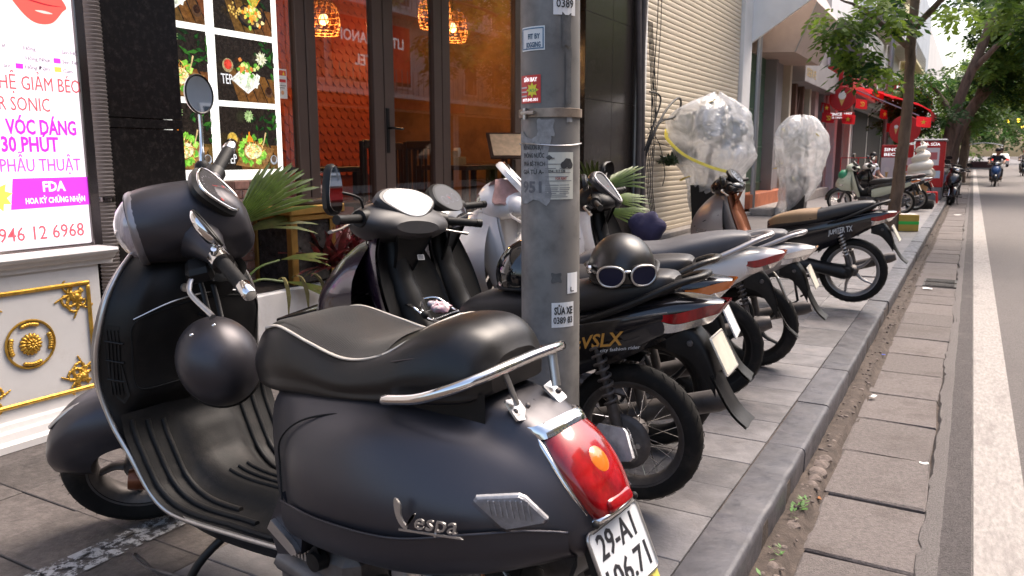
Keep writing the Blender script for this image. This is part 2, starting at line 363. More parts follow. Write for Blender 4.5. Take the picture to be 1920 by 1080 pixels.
def grain(m, sc, lo, hi):
    t = m.node_tree; b = t.nodes['Principled BSDF']; a = next(n for n in t.nodes if n.type == 'ATTRIBUTE'); tc = t.nodes.new('ShaderNodeTexCoord'); n = t.nodes.new('ShaderNodeTexNoise'); n.inputs['Scale'].default_value = sc; n.inputs['Detail'].default_value = 6; n.inputs['Roughness'].default_value = .7
    r = t.nodes.new('ShaderNodeMapRange'); r.inputs[1].default_value = .35; r.inputs[2].default_value = .65; r.inputs[3].default_value = lo; r.inputs[4].default_value = hi; h = t.nodes.new('ShaderNodeHueSaturation'); t.links.new(tc.outputs['Object'], n.inputs['Vector']); t.links.new(n.outputs[0], r.inputs[0]); t.links.new(r.outputs[0], h.inputs['Value']); t.links.new(a.outputs['Color'], h.inputs['Color'])
    for k in ('Base Color', 'Emission Color'): t.links.new(h.outputs[0], b.inputs[k])
PRINT = print_mat('print'); LIT = print_mat('print_backlit', .42, .3); LIT2 = print_mat('print_backlit_menu', .5, .25)
grain(LIT2, 45, .45, 1.35)
INK = lambda n, c, e=0, r=.5: M('ink_' + n, c, r, emit=e)
WHITEP = M('white_lacquer', (.76, .73, .70), .45, var=.06, vs=5, dirt=.35, dcol=(.5, .44, .38), ds=5)
GOLD = M('gold_paint', (.62, .36, .06), .38, .75, var=.3, vs=30, bump=.3, bs=60)
CHROME = M('chrome', (.80, .78, .76), .09, 1); DCHROME = M('dark_chrome', (.16, .14, .14), .12, .9)
# ---------------------------------------------------------------- beauty lightbox
lb = E('lightbox_sign', (-3.62, 1.5, .82), 'backlit white beauty clinic sign with pink lettering standing on the white cabinet', 'sign')
XL = lambda y, z: FX(.001, y - 1.5, z - .82)
G().box(-.10, -.002, -.15, .815, .015, 1.75, .004).obj('sign_face', M('sign_white', (.85, .80, .82), .3, emit=.42, ecol=(1, .90, .95)), lb)
for nm, a in (('frame', (-.11, .012, .815, .862, -.0, 1.75)), ('frame', (-.11, .012, -.15, .815, 0, .0145))): G().box(*a, .004).obj(nm, DCHROME, lb)
CORAL = INK('coral', (.72, .12, .14), .25); MAG = INK('magenta', (.62, .04, .62), .3); PINKI = INK('pink', (.75, .10, .60), .3); REDI = INK('red', (.75, .10, .13), .3); GREY = INK('greytext', (.3, .2, .3)); WHI = INK('white', (.9, .9, .9), .35)
for s, ye, yb, z, sz, m, bo in (('HỆ GIẢM BÉO', 2.315, 1.955, 1.527, .086, CORAL, .0), ('R SONIC', 2.165, 1.945, 1.437, .085, CORAL, 0), ('VÓC DÁNG', 2.285, 1.97, 1.337, .09, MAG, .03), ('30 PHÚT', 2.19, 1.94, 1.262, .09, MAG, .03),
                           ('PHẪU THUẬT', 2.285, 1.925, 1.175, .08, PINKI, .008), ('946 12 6968', 2.275, 1.89, .872, .088, REDI, .006)):
    txt('lettering', s, sz, m, lb, XL(yb, z), width=ye - yb, bold=bo)
for s, y, z in (('Hồng', 2.075, 1.697), ('Sen Hồng', 2.245, 1.697), ('Hồng Nhạt', 2.08, 1.655), ('Sen Tím', 2.245, 1.655), ('Hồng Đậm', 2.075, 1.617), ('Cam', 2.245, 1.615), ('at', 1.985, 1.70), ('am', 1.985, 1.617)): txt('lettering', s, .024, GREY, lb, XL(y, z))
p = Print()
p.poly([(.455, .19), (.82, .195), (.82, .325), (.475, .325)], (.60, .05, .62))
p.poly(star(.07, 9, .62, .40, .25), (.95, .85, .1))
for y, z, c in ((.535, .875, (.95, .75, .80)), (.705, .875, (.92, .55, .78)), (.705, .833, (.65, .05, .65)), (.705, .795, (.80, .50, .10)), (.535, .795, (.65, .04, .65))): p.rect(y, z, y + .032, z + .022, c)
p.rect(.515, .945, .80, 1.4, (.93, .72, .66))
lip = cr([(.53, 1.12), (.57, 1.05), (.62, 1.005), (.67, .995), (.72, 1.01), (.765, 1.06), (.785, 1.085), (.74, 1.14), (.665, 1.16), (.6, 1.17)], 4, True); p.poly(lip, (.80, .10, .08)); p.poly(cr([(.555, 1.105), (.62, 1.088), (.70, 1.078), (.77, 1.083), (.70, 1.084), (.62, 1.095)], 4, True), (.4, .02, .03))
p.poly(cr([(.64, 1.05), (.68, 1.042), (.72, 1.046), (.68, 1.054)], 4, True), (.95, .55, .5))
p.obj('print', LIT, lb, FX(.0005, 0, 0))
txt('lettering', 'FDA', .062, WHI, lb, XL(2.10, 1.085), bold=.03, width=.105); txt('lettering', 'HOA KỲ CHỨNG NHẬN', .035, WHI, lb, XL(2.02, 1.033), bold=.03, width=.275)
# ---------------------------------------------------------------- white cabinet with gold ornaments
cb = E('ornate_cabinet', (-3.52, 1.0, 0), 'white lacquered cabinet with gold ornaments under the beauty sign', 'cabinet')
G().box(-.55, 0, -.2, 1.27, .10, .75, .004).obj('body', WHITEP, cb)
G().grid(np.array([[(x, y, z) for x, z in ((-.5, 0), (.075, 0), (.075, .03), (.06, .045), (.052, .075), (.03, .082), (.024, .105), (.0, .112))] for y in (-.2, 1.275)])).obj('plinth', WHITEP, cb, 30)
led = [(-.55, .745), (.012, .745), (.016, .765), (.035, .775), (.042, .79), (.058, .797), (.066, .81), (.060, .822), (-.55, .822)]
g = G().grid(np.array([[(x, y, z) for x, z in led] for y in (-.2, 1.335)]), flip=True); n = len(led); g.f.append(tuple(range(n, 2 * n))); g.obj('ledge', WHITEP, cb, 30)
for y0, y1, z0, z1 in ((.45, 1.215, .655, .675), (.45, 1.215, .165, .185), (1.195, 1.215, .1855, .6545)): G().box(.0005, .014, y0, y1, z0, z1, .006).obj('gold_frame', GOLD, cb, 60)
def scroll(g, o, d0, turn, n, s0):
    a = d0; p = np.array(o, float)
    for i in range(n):
        s = s0 * (1 - .6 * i / n); g.ell((0, 0, 0), (s * .38, s * 1.0, s * .42), 6, Matrix.Translation((.004, p[0], p[1])) @ Matrix.Rotation(a, 4, 'X')); p = p + s * 1.1 * np.array([math.cos(a), math.sin(a)]); a += turn * (1 + i * .12)
for cy, cz, sy, sz in ((1.165, .628, -1, -1), (1.165, .212, -1, 1), (.70, .212, 1, 1), (.70, .628, 1, -1)):
    g = G(); an = math.atan2(sz, sy)
    for d0, tr, n, ln in ((0.18, .34, 10, .022), (0.25, -.26, 9, .018), (1.39, -.34, 10, .022), (1.32, .26, 9, .018), (math.pi / 4, .5, 8, .02), (math.pi / 4, -.5, 8, .018), (0.16, .04, 8, .02), (1.41, -.04, 8, .02), (.5, .35, 7, .017), (1.05, -.35, 7, .017), (.35, -.5, 6, .014), (1.2, .5, 6, .014)):
        a = math.atan2(math.sin(d0) * sz, math.cos(d0) * sy); scroll(g, (cy, cz), a, tr * sy * sz, n, ln)
    for k in range(7): a = R(90 * k / 6); g.ell((.006, cy + sy * .045 * math.cos(a), cz + sz * .035 * math.sin(a)), (.012, .012, .012), 6)
    g.ell((.008, cy + sy * .02, cz + sz * .02), (.014, .018, .018), 6); g.obj('corner_ornament', GOLD, cb, 60)
ro = G(); ry, rz = .925, .43
for k in range(16): a = 6.283 * k / 16; ro.ell((0, 0, 0), (.012, .019, .009), 6, Matrix.Translation((.004, ry + .032 * math.cos(a), rz + .032 * math.sin(a))) @ Matrix.Rotation(a, 4, 'X'))
for k in range(10): a = 6.283 * k / 10; ro.ell((0, 0, 0), (.014, .012, .007), 6, Matrix.Translation((.010, ry + .016 * math.cos(a), rz + .016 * math.sin(a))) @ Matrix.Rotation(a, 4, 'X'))
ro.ell((.016, ry, rz), (.010, .008, .008), 6); ro.obj('rosette', GOLD, cb, 60)
rg = G().tube([(.004, ry + .105 * math.cos(a), rz + .105 * math.sin(a)) for a in np.linspace(0, 6.283, 40, endpoint=False)], .006, 6, True)
for k in range(4):
    for j in range(-3, 4): a = k * math.pi / 2 + j * .12; rg.ell((.006, ry + .088 * math.cos(a), rz + .088 * math.sin(a)), (.009, .012, .009), 5)
rg.obj('ring_ornament', GOLD, cb, 60)
# ---------------------------------------------------------------- corrugated conduit
g = G(); zz = np.arange(0, 2.6, .0065); g.tube([(-3.9 + .0, 2.575 + .012 * math.sin(z), z) for z in zz], [.046 + .0035 * math.sin(i * 6.283 / 3.) for i in range(len(zz))], 16)
pp = E('corrugated_conduit', (0, 0, 0), 'grey corrugated plastic conduit running up beside the black granite column', 'conduit'); g.obj('hose', M('conduit_grey', (.22, .19, .175), .5, var=.15, vs=10), pp, 60)
G().lathe([(.051, -.012), (.053, 0), (.051, .012)], 16, Matrix.Translation((-3.9, 2.583, 1.02))).obj('clip', DCHROME, pp)
# ---------------------------------------------------------------- granite columns
def granite():
    m = M('black_granite', (.016, .0145, .0145), .2, spec=.4, rv=.05); t = m.node_tree; b = t.nodes['Principled BSDF']; tc = t.nodes.new('ShaderNodeTexCoord')
    v = t.nodes.new('ShaderNodeTexVoronoi'); v.inputs['Scale'].default_value = 70; n = t.nodes.new('ShaderNodeTexNoise'); n.inputs['Scale'].default_value = 25; n.inputs['Detail'].default_value = 9; n.inputs['Roughness'].default_value = .8
    for q in (v, n): t.links.new(tc.outputs['Object'], q.inputs['Vector'])
    r = t.nodes.new('ShaderNodeMapRange'); r.inputs[1].default_value = .13; r.inputs[2].default_value = .06; t.links.new(v.outputs['Distance'], r.inputs[0])
    r2 = t.nodes.new('ShaderNodeMapRange'); r2.inputs[1].default_value = .5; r2.inputs[2].default_value = .75; t.links.new(n.outputs[0], r2.inputs[0])
    ml = t.nodes.new('ShaderNodeMath'); ml.operation = 'MULTIPLY'; t.links.new(r.outputs[0], ml.inputs[0]); t.links.new(r2.outputs[0], ml.inputs[1])
    x = t.nodes.new('ShaderNodeMix'); x.data_type = 'RGBA'; x.inputs[6].default_value = (.02, .017, .016, 1); x.inputs[7].default_value = (.5, .43, .4, 1); t.links.new(ml.outputs[0], x.inputs[0])
    y_ = t.nodes.new('ShaderNodeMix'); y_.data_type = 'RGBA'; t.links.new(r2.outputs[0], y_.inputs[0]); t.links.new(x.outputs[2], y_.inputs[6]); y_.inputs[7].default_value = (.085, .068, .060, 1)
    t.links.new(y_.outputs[2], b.inputs['Base Color']); return m
GRAN = granite()
c1 = E('granite_column', (-3.96, 2.5, 0), 'polished black granite column between the conduit and the food menu board', 'column')
for z0, z1 in ((0, .60), (.604, 1.385), (1.389, 1.44), (1.444, 2.3), (2.304, 3.4)): G().box(-.3, .0, .05, .64, z0, z1, .003).obj('granite_panel', GRAN, c1, 20)
c2 = E('granite_column', (-4.05, 8.86, 0), 'black granite column between the restaurant doors and the cream roller shutter', 'column')
for z0, z1 in ((0, .9), (.904, 1.9), (1.904, 2.9), (2.904, 4.6)):
    for y0, y1 in ((0, .82), (.824, 1.64)): G().box(-.3, 0, y0, y1, z0, z1, .003).obj('granite_panel', GRAN, c2, 20)
# brick strip under the menu board
bw = E('brick_pier', (-4.0, 3.15, 0), 'whitewashed pinkish brick pier below the food menu board', 'brick pier')
G().box(-.25, -.012, 0, .80, 0, 1.09).obj('mortar', M('mortar', (.50, .42, .38), .9, var=.2, vs=20), bw)
bm_ = [G().box(0, .012, 0, .118, 0, .052, .003).mesh('brick', M('brick', (.40, .20, .15), .85, rnd=.35, var=.3, vs=25, dirt=.8, dcol=(.55, .47, .42), ds=12), 20)]
for j in range(19):
    for i in range(7):
        if .06 * (j % 2) + i * .125 + .12 < .80: inst('brick', bm_[0], bw, (-.012, .003 + .06 * (j % 2) + i * .125, .004 + j * .057))
# ---------------------------------------------------------------- food menu lightbox
mb = E('menu_lightbox', (-4.0, 3.1, 1.09), 'backlit white menu board with a grid of food photographs', 'menu board')
G().box(-.08, .0, 0, .845, 0, 1.6, .004).obj('sign_face', M('menu_white', (.85, .83, .78), .3, emit=.55, ecol=(1, .97, .90)), mb)
DW = (.035, .02, .012)
def food(kind, rs):
    p = Print(); W, H = .46, .385; p.rect(0, 0, W, H, (.018, .013, .010))
    for i in range(5): x = .16 + i * .08; p.poly([(x, 0), (x + .075, 0), (x - .02, .2 - i * .012), (x - .08, .2 - i * .012)], (.10 + .05 * rs.rand(), .045 + .02 * rs.rand(), .015))
    for i in range(26): p.leaf(.28 + rs.rand() * .22, .18 + rs.rand() * .2, .04 + .05 * rs.rand(), rs.rand() * 6.28, .012, [(.012, .06, .01), (.008, .03, .008), (.03, .12, .015), (.02, .015, .01)][i % 4])
    if kind == 0:
        p.poly([(.10, .13), (.23, .05), (.33, .12), (.20, .21)], (.75, .73, .66)); p.poly([(.12, .132), (.23, .066), (.31, .12), (.20, .197)], (.62, .62, .52))
        for i in range(5): x = .15 + i * .032; p.poly([(x, .11 - i * .004), (x + .028, .095 - i * .002), (x + .055, .165), (x + .027, .18)], [(.70, .74, .58), (.80, .82, .70), (.55, .65, .42)][i % 3])
        for i in range(28): p.blob(.22 + rs.randn() * .035, .21 + rs.randn() * .022, .014, [(.18, .42, .05), (.10, .30, .03), (.55, .60, .2), (.60, .20, .05)][i % 4], rs)
        for a in range(16): p.leaf(.34, .27, .055 - .001 * a, a * .83, .012, [(.62, .60, .42), (.75, .72, .55), (.5, .5, .3)][a % 3])
        p.disc(.07, .21, .042, (.32, .24, .12)); p.disc(.07, .215, .03, (.60, .05, .03)); p.disc(.39, .07, .035, (.08, .04, .02)); p.disc(.39, .078, .024, (.03, .012, .006))
    elif kind == 1:
        p.poly([(.1, .03), (.33, .0), (.43, .13), (.2, .17)], (.22, .11, .035))
        for i in range(34): a = rs.rand() * 6.28; p.leaf(.24 + .075 * math.cos(a), .12 + .06 * math.sin(a), .045, a, .022, [(.20, .48, .05), (.35, .62, .10), (.10, .30, .03)][i % 3])
        p.disc(.24, .115, .07, (.70, .66, .45), .048)
        for i in range(60): p.leaf(.24 + rs.randn() * .032, .125 + rs.randn() * .022, .05, rs.rand() * 6.28, .003, [(.72, .42, .10), (.80, .60, .22), (.55, .22, .05), (.15, .40, .05)][i % 4])
        for i in range(7): p.leaf(.18 + i * .008, .17, .07, 1.2 + i * .16, .008, (.80, .22, .02))
        for a in range(14): p.leaf(.20, .33, .04, a * .83, .012, [(.25, .38, .14), (.38, .5, .22)][a % 2])
        p.disc(.06, .19, .04, (.45, .32, .08)); p.disc(.06, .195, .03, (.65, .40, .06)); p.disc(.39, .06, .03, (.35, .38, .42)); p.disc(.39, .065, .022, (.10, .07, .05)); p.poly([(.30, .15), (.307, .15), (.335, .23), (.325, .235)], (.60, .42, .20))
    else:
        p.disc(.29, .10, .115, (.012, .01, .01), .075); p.disc(.29, .105, .1, (.05, .03, .02), .062)
        for i in range(60): p.blob(.29 + rs.randn() * .035, .115 + rs.randn() * .024, .013, [(.72, .45, .08), (.80, .25, .03), (.25, .45, .06), (.85, .70, .30)][i % 4], rs)
        for i in range(12): p.leaf(.29, .15, .10, .8 + i * .14, .008, [(.80, .28, .03), (.20, .45, .06)][i % 2])
        p.poly([(.05, .25), (.12, .25), (.13, .38), (.04, .38)], (.55, .57, .58)); p.disc(.085, .25, .035, (.35, .2, .08), .015); p.poly([(.13, .3), (.2, .36), (.19, .38), (.12, .32)], (.55, .35, .12))
        for i in range(20): p.blob(.13 + rs.randn() * .03, .12 + rs.randn() * .02, .007, (.65, .42, .1), rs)
    return p
rs = np.random.RandomState(11)
for r_, z0 in enumerate((.063, .483, .905)):
    k = (1, 0, 2)[r_]; o = food(k, rs).obj('food_photo', LIT2, mb, FX(.001, .335, z0), clip=(0, 0, .46, .385))
    txt('lettering', 'TEP', .085, WHI, mb, FX(.0175, .355, z0 + (.04, .10, .27)[r_]), width=.085, shear=-.1)
    food((1, 1, 0)[r_], rs).obj('food_photo', LIT2, mb, FX(.001, -.19, z0 + .005), clip=(.19, 0, .46, .385))
# ---------------------------------------------------------------- restaurant
BRZ = M('bronze_aluminium', (.13, .09, .075), .4, .45, var=.08, vs=3)
def glass_mat(name, tint=(.93, .95, .94), rough=.0, k=1.):
    if name in MATS: return MATS[name]
    m = bpy.data.materials.new(name); m.use_nodes = True; MATS[name] = m; t = m.node_tree; t.nodes.clear(); o = t.nodes.new('ShaderNodeOutputMaterial')
    tr = t.nodes.new('ShaderNodeBsdfTransparent'); tr.inputs[0].default_value = (*tint, 1); gl = t.nodes.new('ShaderNodeBsdfGlossy'); gl.inputs['Roughness'].default_value = rough
    fr = t.nodes.new('ShaderNodeLayerWeight'); fr.inputs[0].default_value = .5; pw = t.nodes.new('ShaderNodeMath'); pw.operation = 'POWER'; pw.inputs[1].default_value = 4.5; t.links.new(fr.outputs['Facing'], pw.inputs[0])
    ma = t.nodes.new('ShaderNodeMath'); ma.operation = 'MULTIPLY_ADD'; ma.inputs[1].default_value = .9; ma.inputs[2].default_value = .045 * k; ma.use_clamp = True
    mx = t.nodes.new('ShaderNodeMixShader'); t.links.new(pw.outputs[0], ma.inputs[0]); t.links.new(ma.outputs[0], mx.inputs[0]); t.links.new(tr.outputs[0], mx.inputs[1]); t.links.new(gl.outputs[0], mx.inputs[2]); t.links.new(mx.outputs[0], o.inputs[0]); return m
GLASS = glass_mat('shop_glass', (.90, .90, .88), .0, 2.2)
rf = E('restaurant', (-4.2, 4.0, 0), 'restaurant front of bronze framed glass doors with a warm interior', 'shopfront')
for y0, y1 in ((-.05, .09), (.28, .375), (.385, .48), (1.12, 1.245), (1.255, 1.38), (1.95, 2.07), (2.08, 2.20), (3.40, 3.52), (3.53, 3.65), (4.78, 4.86)): G().box(-.03, .03, y0, y1, .2205, 3.199, .004).obj('door_stile', BRZ, rf)
for z0, z1 in ((.10, .22), (3.2, 3.4)): G().box(-.032, .032, -.05, 4.86, z0, z1, .004).obj('door_rail', BRZ, rf)
G().box(-.25, .22, -.05, 4.86, .0, .0995, .006).obj('door_step', GRAN, rf)
for y0, y1 in ((.091, .279), (.481, 1.119), (1.381, 1.949), (2.201, 3.399), (3.651, 4.779)): G().box(-.004, .004, y0, y1, .221, 3.199).obj('pane', GLASS, rf, 0)
hd = G().box(.031, .04, 1.26, 1.30, 1.26, 1.62, .004); hd.tube([(.036, 1.28, 1.46), (.075, 1.28, 1.46), (.08, 1.29, 1.46), (.08, 1.42, 1.455)], .010, 8); hd.obj('door_handle', M('black_metal', (.02, .018, .018), .35, .6), rf)
p = Print().rect(0, 0, .085, .20, (.75, .72, .72)).rect(.006, .155, .079, .19, (.70, .10, .05)).poly([(.045, .158), (.068, .158), (.057, .185)], (.9, .65, .05)).rect(.01, .11, .075, .13, (.6, .05, .05)).rect(.01, .085, .075, .09, (.2, .2, .2)).rect(.01, .07, .06, .075, (.2, .2, .2)).poly(circ(.015, 10, .04, .04), (.72, .35, .2))
p.obj('notice_sticker', PRINT, rf, FX(.0045, .12, 1.63))
TAN = M('tan_plaster', (.36, .18, .08), .8, var=.25, vs=3, dirt=.6, dcol=(.14, .06, .025), ds=2.2)
room = E('dining_room', (0, 0, 0), 'warm tan walled dining room behind the glass doors', 'room')
G().box(-7.6, -7.5, 4.0, 9.45, .22, 3.5).obj('back_wall', TAN, room); G().box(-7.5, -4.35, 9.3, 9.45, .22, 3.5).obj('side_wall', TAN, room); G().box(-7.5, -4.25, 3.85, 4.0, .22, 3.5).obj('side_wall', TAN, room)
G().box(-7.6, -4.24, 3.85, 9.45, .10, .219).obj('floor', M('dark_wood_floor', (.06, .03, .018), .4, var=.3, vs=4), room); G().box(-7.6, -4.24, 3.85, 9.45, 3.501, 3.6).obj('ceiling', M('dark_ceiling', (.10, .055, .03), .8), room)
fw = E('scale_panel', (-6.4, 6.05, .5), 'terracotta red partition covered in fish scale tiles inside the restaurant', 'partition')
G().box(-.10, -.012, 0, 1.8, -.28, 2.999).obj('backing', M('scale_backing', (.20, .03, .012), .7), fw)
sc_me = G().prism([(-.058, .05), (-.058, .0)] + [(.058 * math.sin(a), -.058 * math.cos(a)) for a in np.linspace(-1.4, 1.4, 9)] + [(.058, 0), (.058, .05)], frame((0, 0, 0), (0, 1, -.0), (-.14, 0, 1)), .008).mesh('scale_tile', M('scale_red', (.42, .07, .022), .5, rnd=.12), 30)
for j in range(22):
    for i in range(13): inst('scale_tile', sc_me, fw, (.002, .95 + (i - 6.5) * .118 + .059 * (j % 2) + .06, .56 + j * .092))
# furniture
DWD = M('dark_wood', (.045, .022, .014), .4, var=.3, vs=10, stretch=(1, 1, .2)); LWD = M('light_wood', (.42, .24, .09), .5, var=.2, vs=14)
def table(x, y, label):
    t_ = E('dining_table', (x, y, .22), label, 'table', 'tables in the restaurant'); G().box(-.35, .35, -.35, .35, .86, .91, .006).obj('table_top', DWD, t_)
    for a in (-1, 1):
        for b_ in (-1, 1): G().box(a * .3 - .03, a * .3 + .03, b_ * .3 - .03, b_ * .3 + .03, 0, .86, .004).obj('leg', DWD, t_)
    return t_
def chair(x, y, a, label):
    t_ = E('dining_chair', (x, y, .22), label, 'chair', 'chairs in the restaurant', a); G().box(-.2, .2, -.2, .2, .55, .59, .01).obj('seat', DWD, t_)
    for p_ in (-.18, .18):
        G().box(-.2, -.165, p_ - .018, p_ + .018, 0, 1.15, .004).obj('leg', DWD, t_); G().box(.165, .2, p_ - .018, p_ + .018, 0, .55, .004).obj('leg', DWD, t_)
    for i in range(5): G().box(-.19, -.175, -.13 + i * .065 - .014, -.13 + i * .065 + .014, .6, 1.08, .002).obj('slat', DWD, t_)
    G().box(-.2, -.165, -.16, .16, 1.08, 1.16, .006).obj('top_rail', DWD, t_)
table(-5.0, 7.55, 'dark wooden table holding a tissue box seen behind the right door'); table(-5.6, 5.9, 'dark wooden table seen behind the door with the handle'); table(-5.4, 8.7, 'dark wooden table by the tan side wall')
for (x, y, a, l) in ((-4.75, 6.7, 1.57, 'dark slat back chair nearest the third door stile'), (-5.6, 7.4, 0, 'dark slat back chair left of the table with the tissue box'), (-4.8, 8.35, -1.57, 'dark slat back chair just right of the tissue box table'), (-5.0, 5.9, 3.14, 'dark slat back chair behind the door handle'), (-5.9, 8.2, 0, 'dark slat back chair deep inside by the red partition'), (-4.85, 8.95, 3.14, 'dark slat back chair close to the pole edge by the side wall')): chair(x, y, a, l)
tb = E('tissue_box', (-5.0, 7.5, 1.13), 'pale wooden tissue box on the restaurant table', 'tissue box'); G().box(-.07, .07, -.13, .13, 0, .09, .004).obj('box', LWD, tb); G().box(-.05, .05, -.12, .0, .091, .16, .004).obj('drawer', LWD, tb)
g = G().grid(np.array([[(.03 * math.cos(a) * k, .055 + .03 * math.sin(a) * k, .09 + h_) for a in np.linspace(0, 6.28, 9)] for k, h_ in ((1, 0), (1.4, .05), (.9 + .3, .10))])); g.obj('tissue', M('tissue', (.8, .78, .75), .9), tb)
bo = E('sauce_bottle', (-5.12, 7.38, 1.13), 'small dark sauce bottle with a white cap beside the tissue box', 'bottle'); G().lathe([(0, 0), (.03, 0), (.03, .12), (.012, .17), (.012, .2)], 12).obj('body', M('dark_sauce', (.05, .015, .01), .15), bo); G().lathe([(.015, .2), (.015, .225), (0, .225)], 12).obj('cap', WHITEP, bo)
ms = E('menu_stand', (-3.75, 6.62, 0), 'wooden menu stand with an open menu beside the lamp post', 'menu stand')
G().tube([(0, 0, .0), (0, 0, 1.2)], .025, 8).obj('post', DWD, ms); G().box(-.2, .2, -.2, .2, 0, .03, .01).obj('base', DWD, ms)
Mm = frame((0, 0, 1.32), (.75, .66, 0), (-.45, .5, .62)); G().prism([(-.24, -.17), (.24, -.17), (.24, .17), (-.24, .17)], Mm, .02).obj('board', DWD, ms); G().prism([(-.21, -.145), (.21, -.145), (.21, .145), (-.21, .145)], Mm @ Matrix.Translation((0, 0, .021)), .004).obj('menu_page', M('menu_page', (.60, .42, .26), .6, var=.2, vs=20), ms)
def wicker(x, y, z, r, h, label):
    t_ = E('wicker_lamp', (x, y, z), label, 'pendant lamp', 'wicker pendant lamps'); W = M('wicker', (.26, .11, .03), .6)
    g = G(); prof = [(r * .45, h), (r * .8, h * .85), (r, h * .55), (r, h * .2), (r * .92, 0)]; pc = cr(prof, 4)
    for rr, zz_ in pc[::2]: g.tube([(rr * math.cos(a), rr * math.sin(a), zz_) for a in np.linspace(0, 6.283, 28, endpoint=False)], .0045, 5, True)
    for k in range(14):
        for s_ in (-1, 1): g.tube([(rr * math.cos(k * .4488 + s_ * q * .06), rr * math.sin(k * .4488 + s_ * q * .06), zz_) for q, (rr, zz_) in enumerate(pc)], .004, 4)
    g.obj('shade', W, t_, 60); G().ell((0, 0, h * .45), (.045, .045, .055), 8).obj('bulb', M('warm_bulb', (1, .7, .35), .5, emit=3, ecol=(1, .5, .18)), t_); G().tube([(0, 0, h), (0, 0, 3.5 - z)], .005, 6).obj('cord', DWD, t_)
    l = bpy.data.lights.new('lamp_glow', 'POINT'); l.energy = 13; l.color = (1, .50, .18); l.shadow_soft_size = .06; lo = bpy.data.objects.new('lamp_glow', l); COL.objects.link(lo); lo.parent = t_; lo.location = (0, 0, h * .2)
wicker(-5.4, 5.92, 2.36, .15, .30, 'woven wicker pendant lamp lit in front of the red scale partition'); wicker(-5.0, 7.16, 2.55, .17, .36, 'woven wicker pendant lamp lit above the table with the tissue box'); wicker(-5.6, 8.4, 2.6, .17, .36, 'woven wicker pendant lamp near the tan side wall')
# upper floor over the restaurant
ub = E('restaurant_building', (-4.1, 2.0, 3.4), 'dark upper wall of the restaurant building above the doors', 'building'); G().box(-3, .0, -3.5, 8.6, 0.02, 6).obj('wall', M('upper_wall', (.30, .26, .22), .8, var=.1, vs=2), ub)
G().box(.001, 1.5, 1.2, 6.7, -.02, .16, .01).obj('added_shade_slab', MATS['upper_wall'], ub); G().box(1.42, 1.5, 1.2, 6.7, .161, .95, .01).obj('added_shade_parapet', MATS['upper_wall'], ub)  # unseen overhang and its parapet, added to darken the pavement below
for i in range(4): G().box(.002, .03, .5 + i * 2, 1.7 + i * 2, 1.5, 3.4, .01).obj('window', M('window_dark', (.03, .035, .04), .1), ub)
G().box(-7.6, -4.25, -1.5, 2.4, 0, 3.4).obj('clinic_wall', WHITEP, None, 0, label='white wall of the clinic behind the beauty sign', cat='wall')
# ================================================================ shared vehicle materials
MATTE = M('matte_black_paint', (.052, .048, .055), .38, metal=.5, spec=.8, rv=.03, vs=2, dirt=.06, dcol=(.10, .085, .07), ds=30)
SATIN = M('black_plastic', (.008, .0075, .0075), .45, spec=.35, var=.1, vs=20, bump=.04, bs=300, dirt=.10, dcol=(.07, .055, .045), ds=12)
RUB = M('black_rubber', (.010, .0095, .0095), .6, spec=.35, var=.2, vs=30, bump=.08, bs=200, dirt=.25, dcol=(.07, .058, .05), ds=9)
TYRE = M('tyre_rubber', (.012, .011, .010), .8, spec=.3, var=.25, vs=14, bump=.15, bs=120, dirt=.4, dcol=(.07, .055, .045), ds=5)
LEATH = M('black_vinyl', (.008, .007, .0075), .36, spec=.5, bump=.05, bs=500, rv=.04, vs=12)
PIPING = M('cream_piping', (.62, .56, .48), .5)
STEEL = M('satin_alloy', (.55, .53, .51), .32, .9, var=.12, vs=15, dirt=.15, dcol=(.15, .12, .10), ds=14)
DSTEEL = M('dark_alloy', (.11, .10, .097), .55, .6, var=.3, vs=12, dirt=.35, dcol=(.06, .045, .035), ds=7)
LENSR = M('red_lens', (.30, .005, .008), .14, coat=.8, var=.55, vs=22, stretch=(1, 1, .25)); LENSO = M('amber_lens', (.70, .17, .02), .15, coat=.6)
CLEAR = glass_mat('clear_lens', (.92, .92, .93), .03, .8)
SILV = M('lens_reflector', (.75, .74, .73), .18, .85)
MIRR = M('mirror_glass', (.72, .72, .72), .02, 1.0)
# ================================================================ shutter, next shops, street
CREAM = M('cream_shutter', (.66, .57, .44), .5, var=.06, vs=2, dirt=.12, dcol=(.35, .28, .2), ds=2)
WPAINT = M('white_wall', (.82, .80, .78), .7, var=.06, vs=2, dirt=.15, dcol=(.5, .45, .4), ds=1.5)
rsx = E('roller_shutter', (-4.08, 10.86, .08), 'closed cream roller shutter beside the black granite column', 'shutter')
G().box(-.06, -.0125, 0, 5.2, 0, 4.6).obj('backing', CREAM, rsx)
sm_ = G().grid(np.array([[(x, y, z) for x, z in ((-.012, 0), (.0, .003), (.003, .010), (.004, .055), (.001, .066), (-.006, .0725), (-.012, .075))] for y in (0, 5.2)]), flip=True).mesh('slat', CREAM, 40)
for k in range(58): inst('slat', sm_, rsx, (0, 0, .06 + k * .078))
G().box(-.05, .012, 0, 5.2, 0, .055, .006).obj('bottom_bar', CREAM, rsx)
fr = E('shutter_surround', (-4.05, 10.5, 0), 'white painted frame around the cream shutter', 'wall'); G().box(-.2, .03, .01, .34, 0, 5.2, .01).obj('jamb', WPAINT, fr); G().box(-.2, .05, 5.57, 6.2, 0, 5.2, .01).obj('jamb', WPAINT, fr); G().box(-.2, .03, .01, 6.2, 5.201, 8, .01).obj('wall', WPAINT, fr); G().box(-.15, .15, .0, 6.6, -.0, .075, .01).obj('sill', M('step_stone', (.3, .27, .25), .7, var=.2, vs=6), fr)
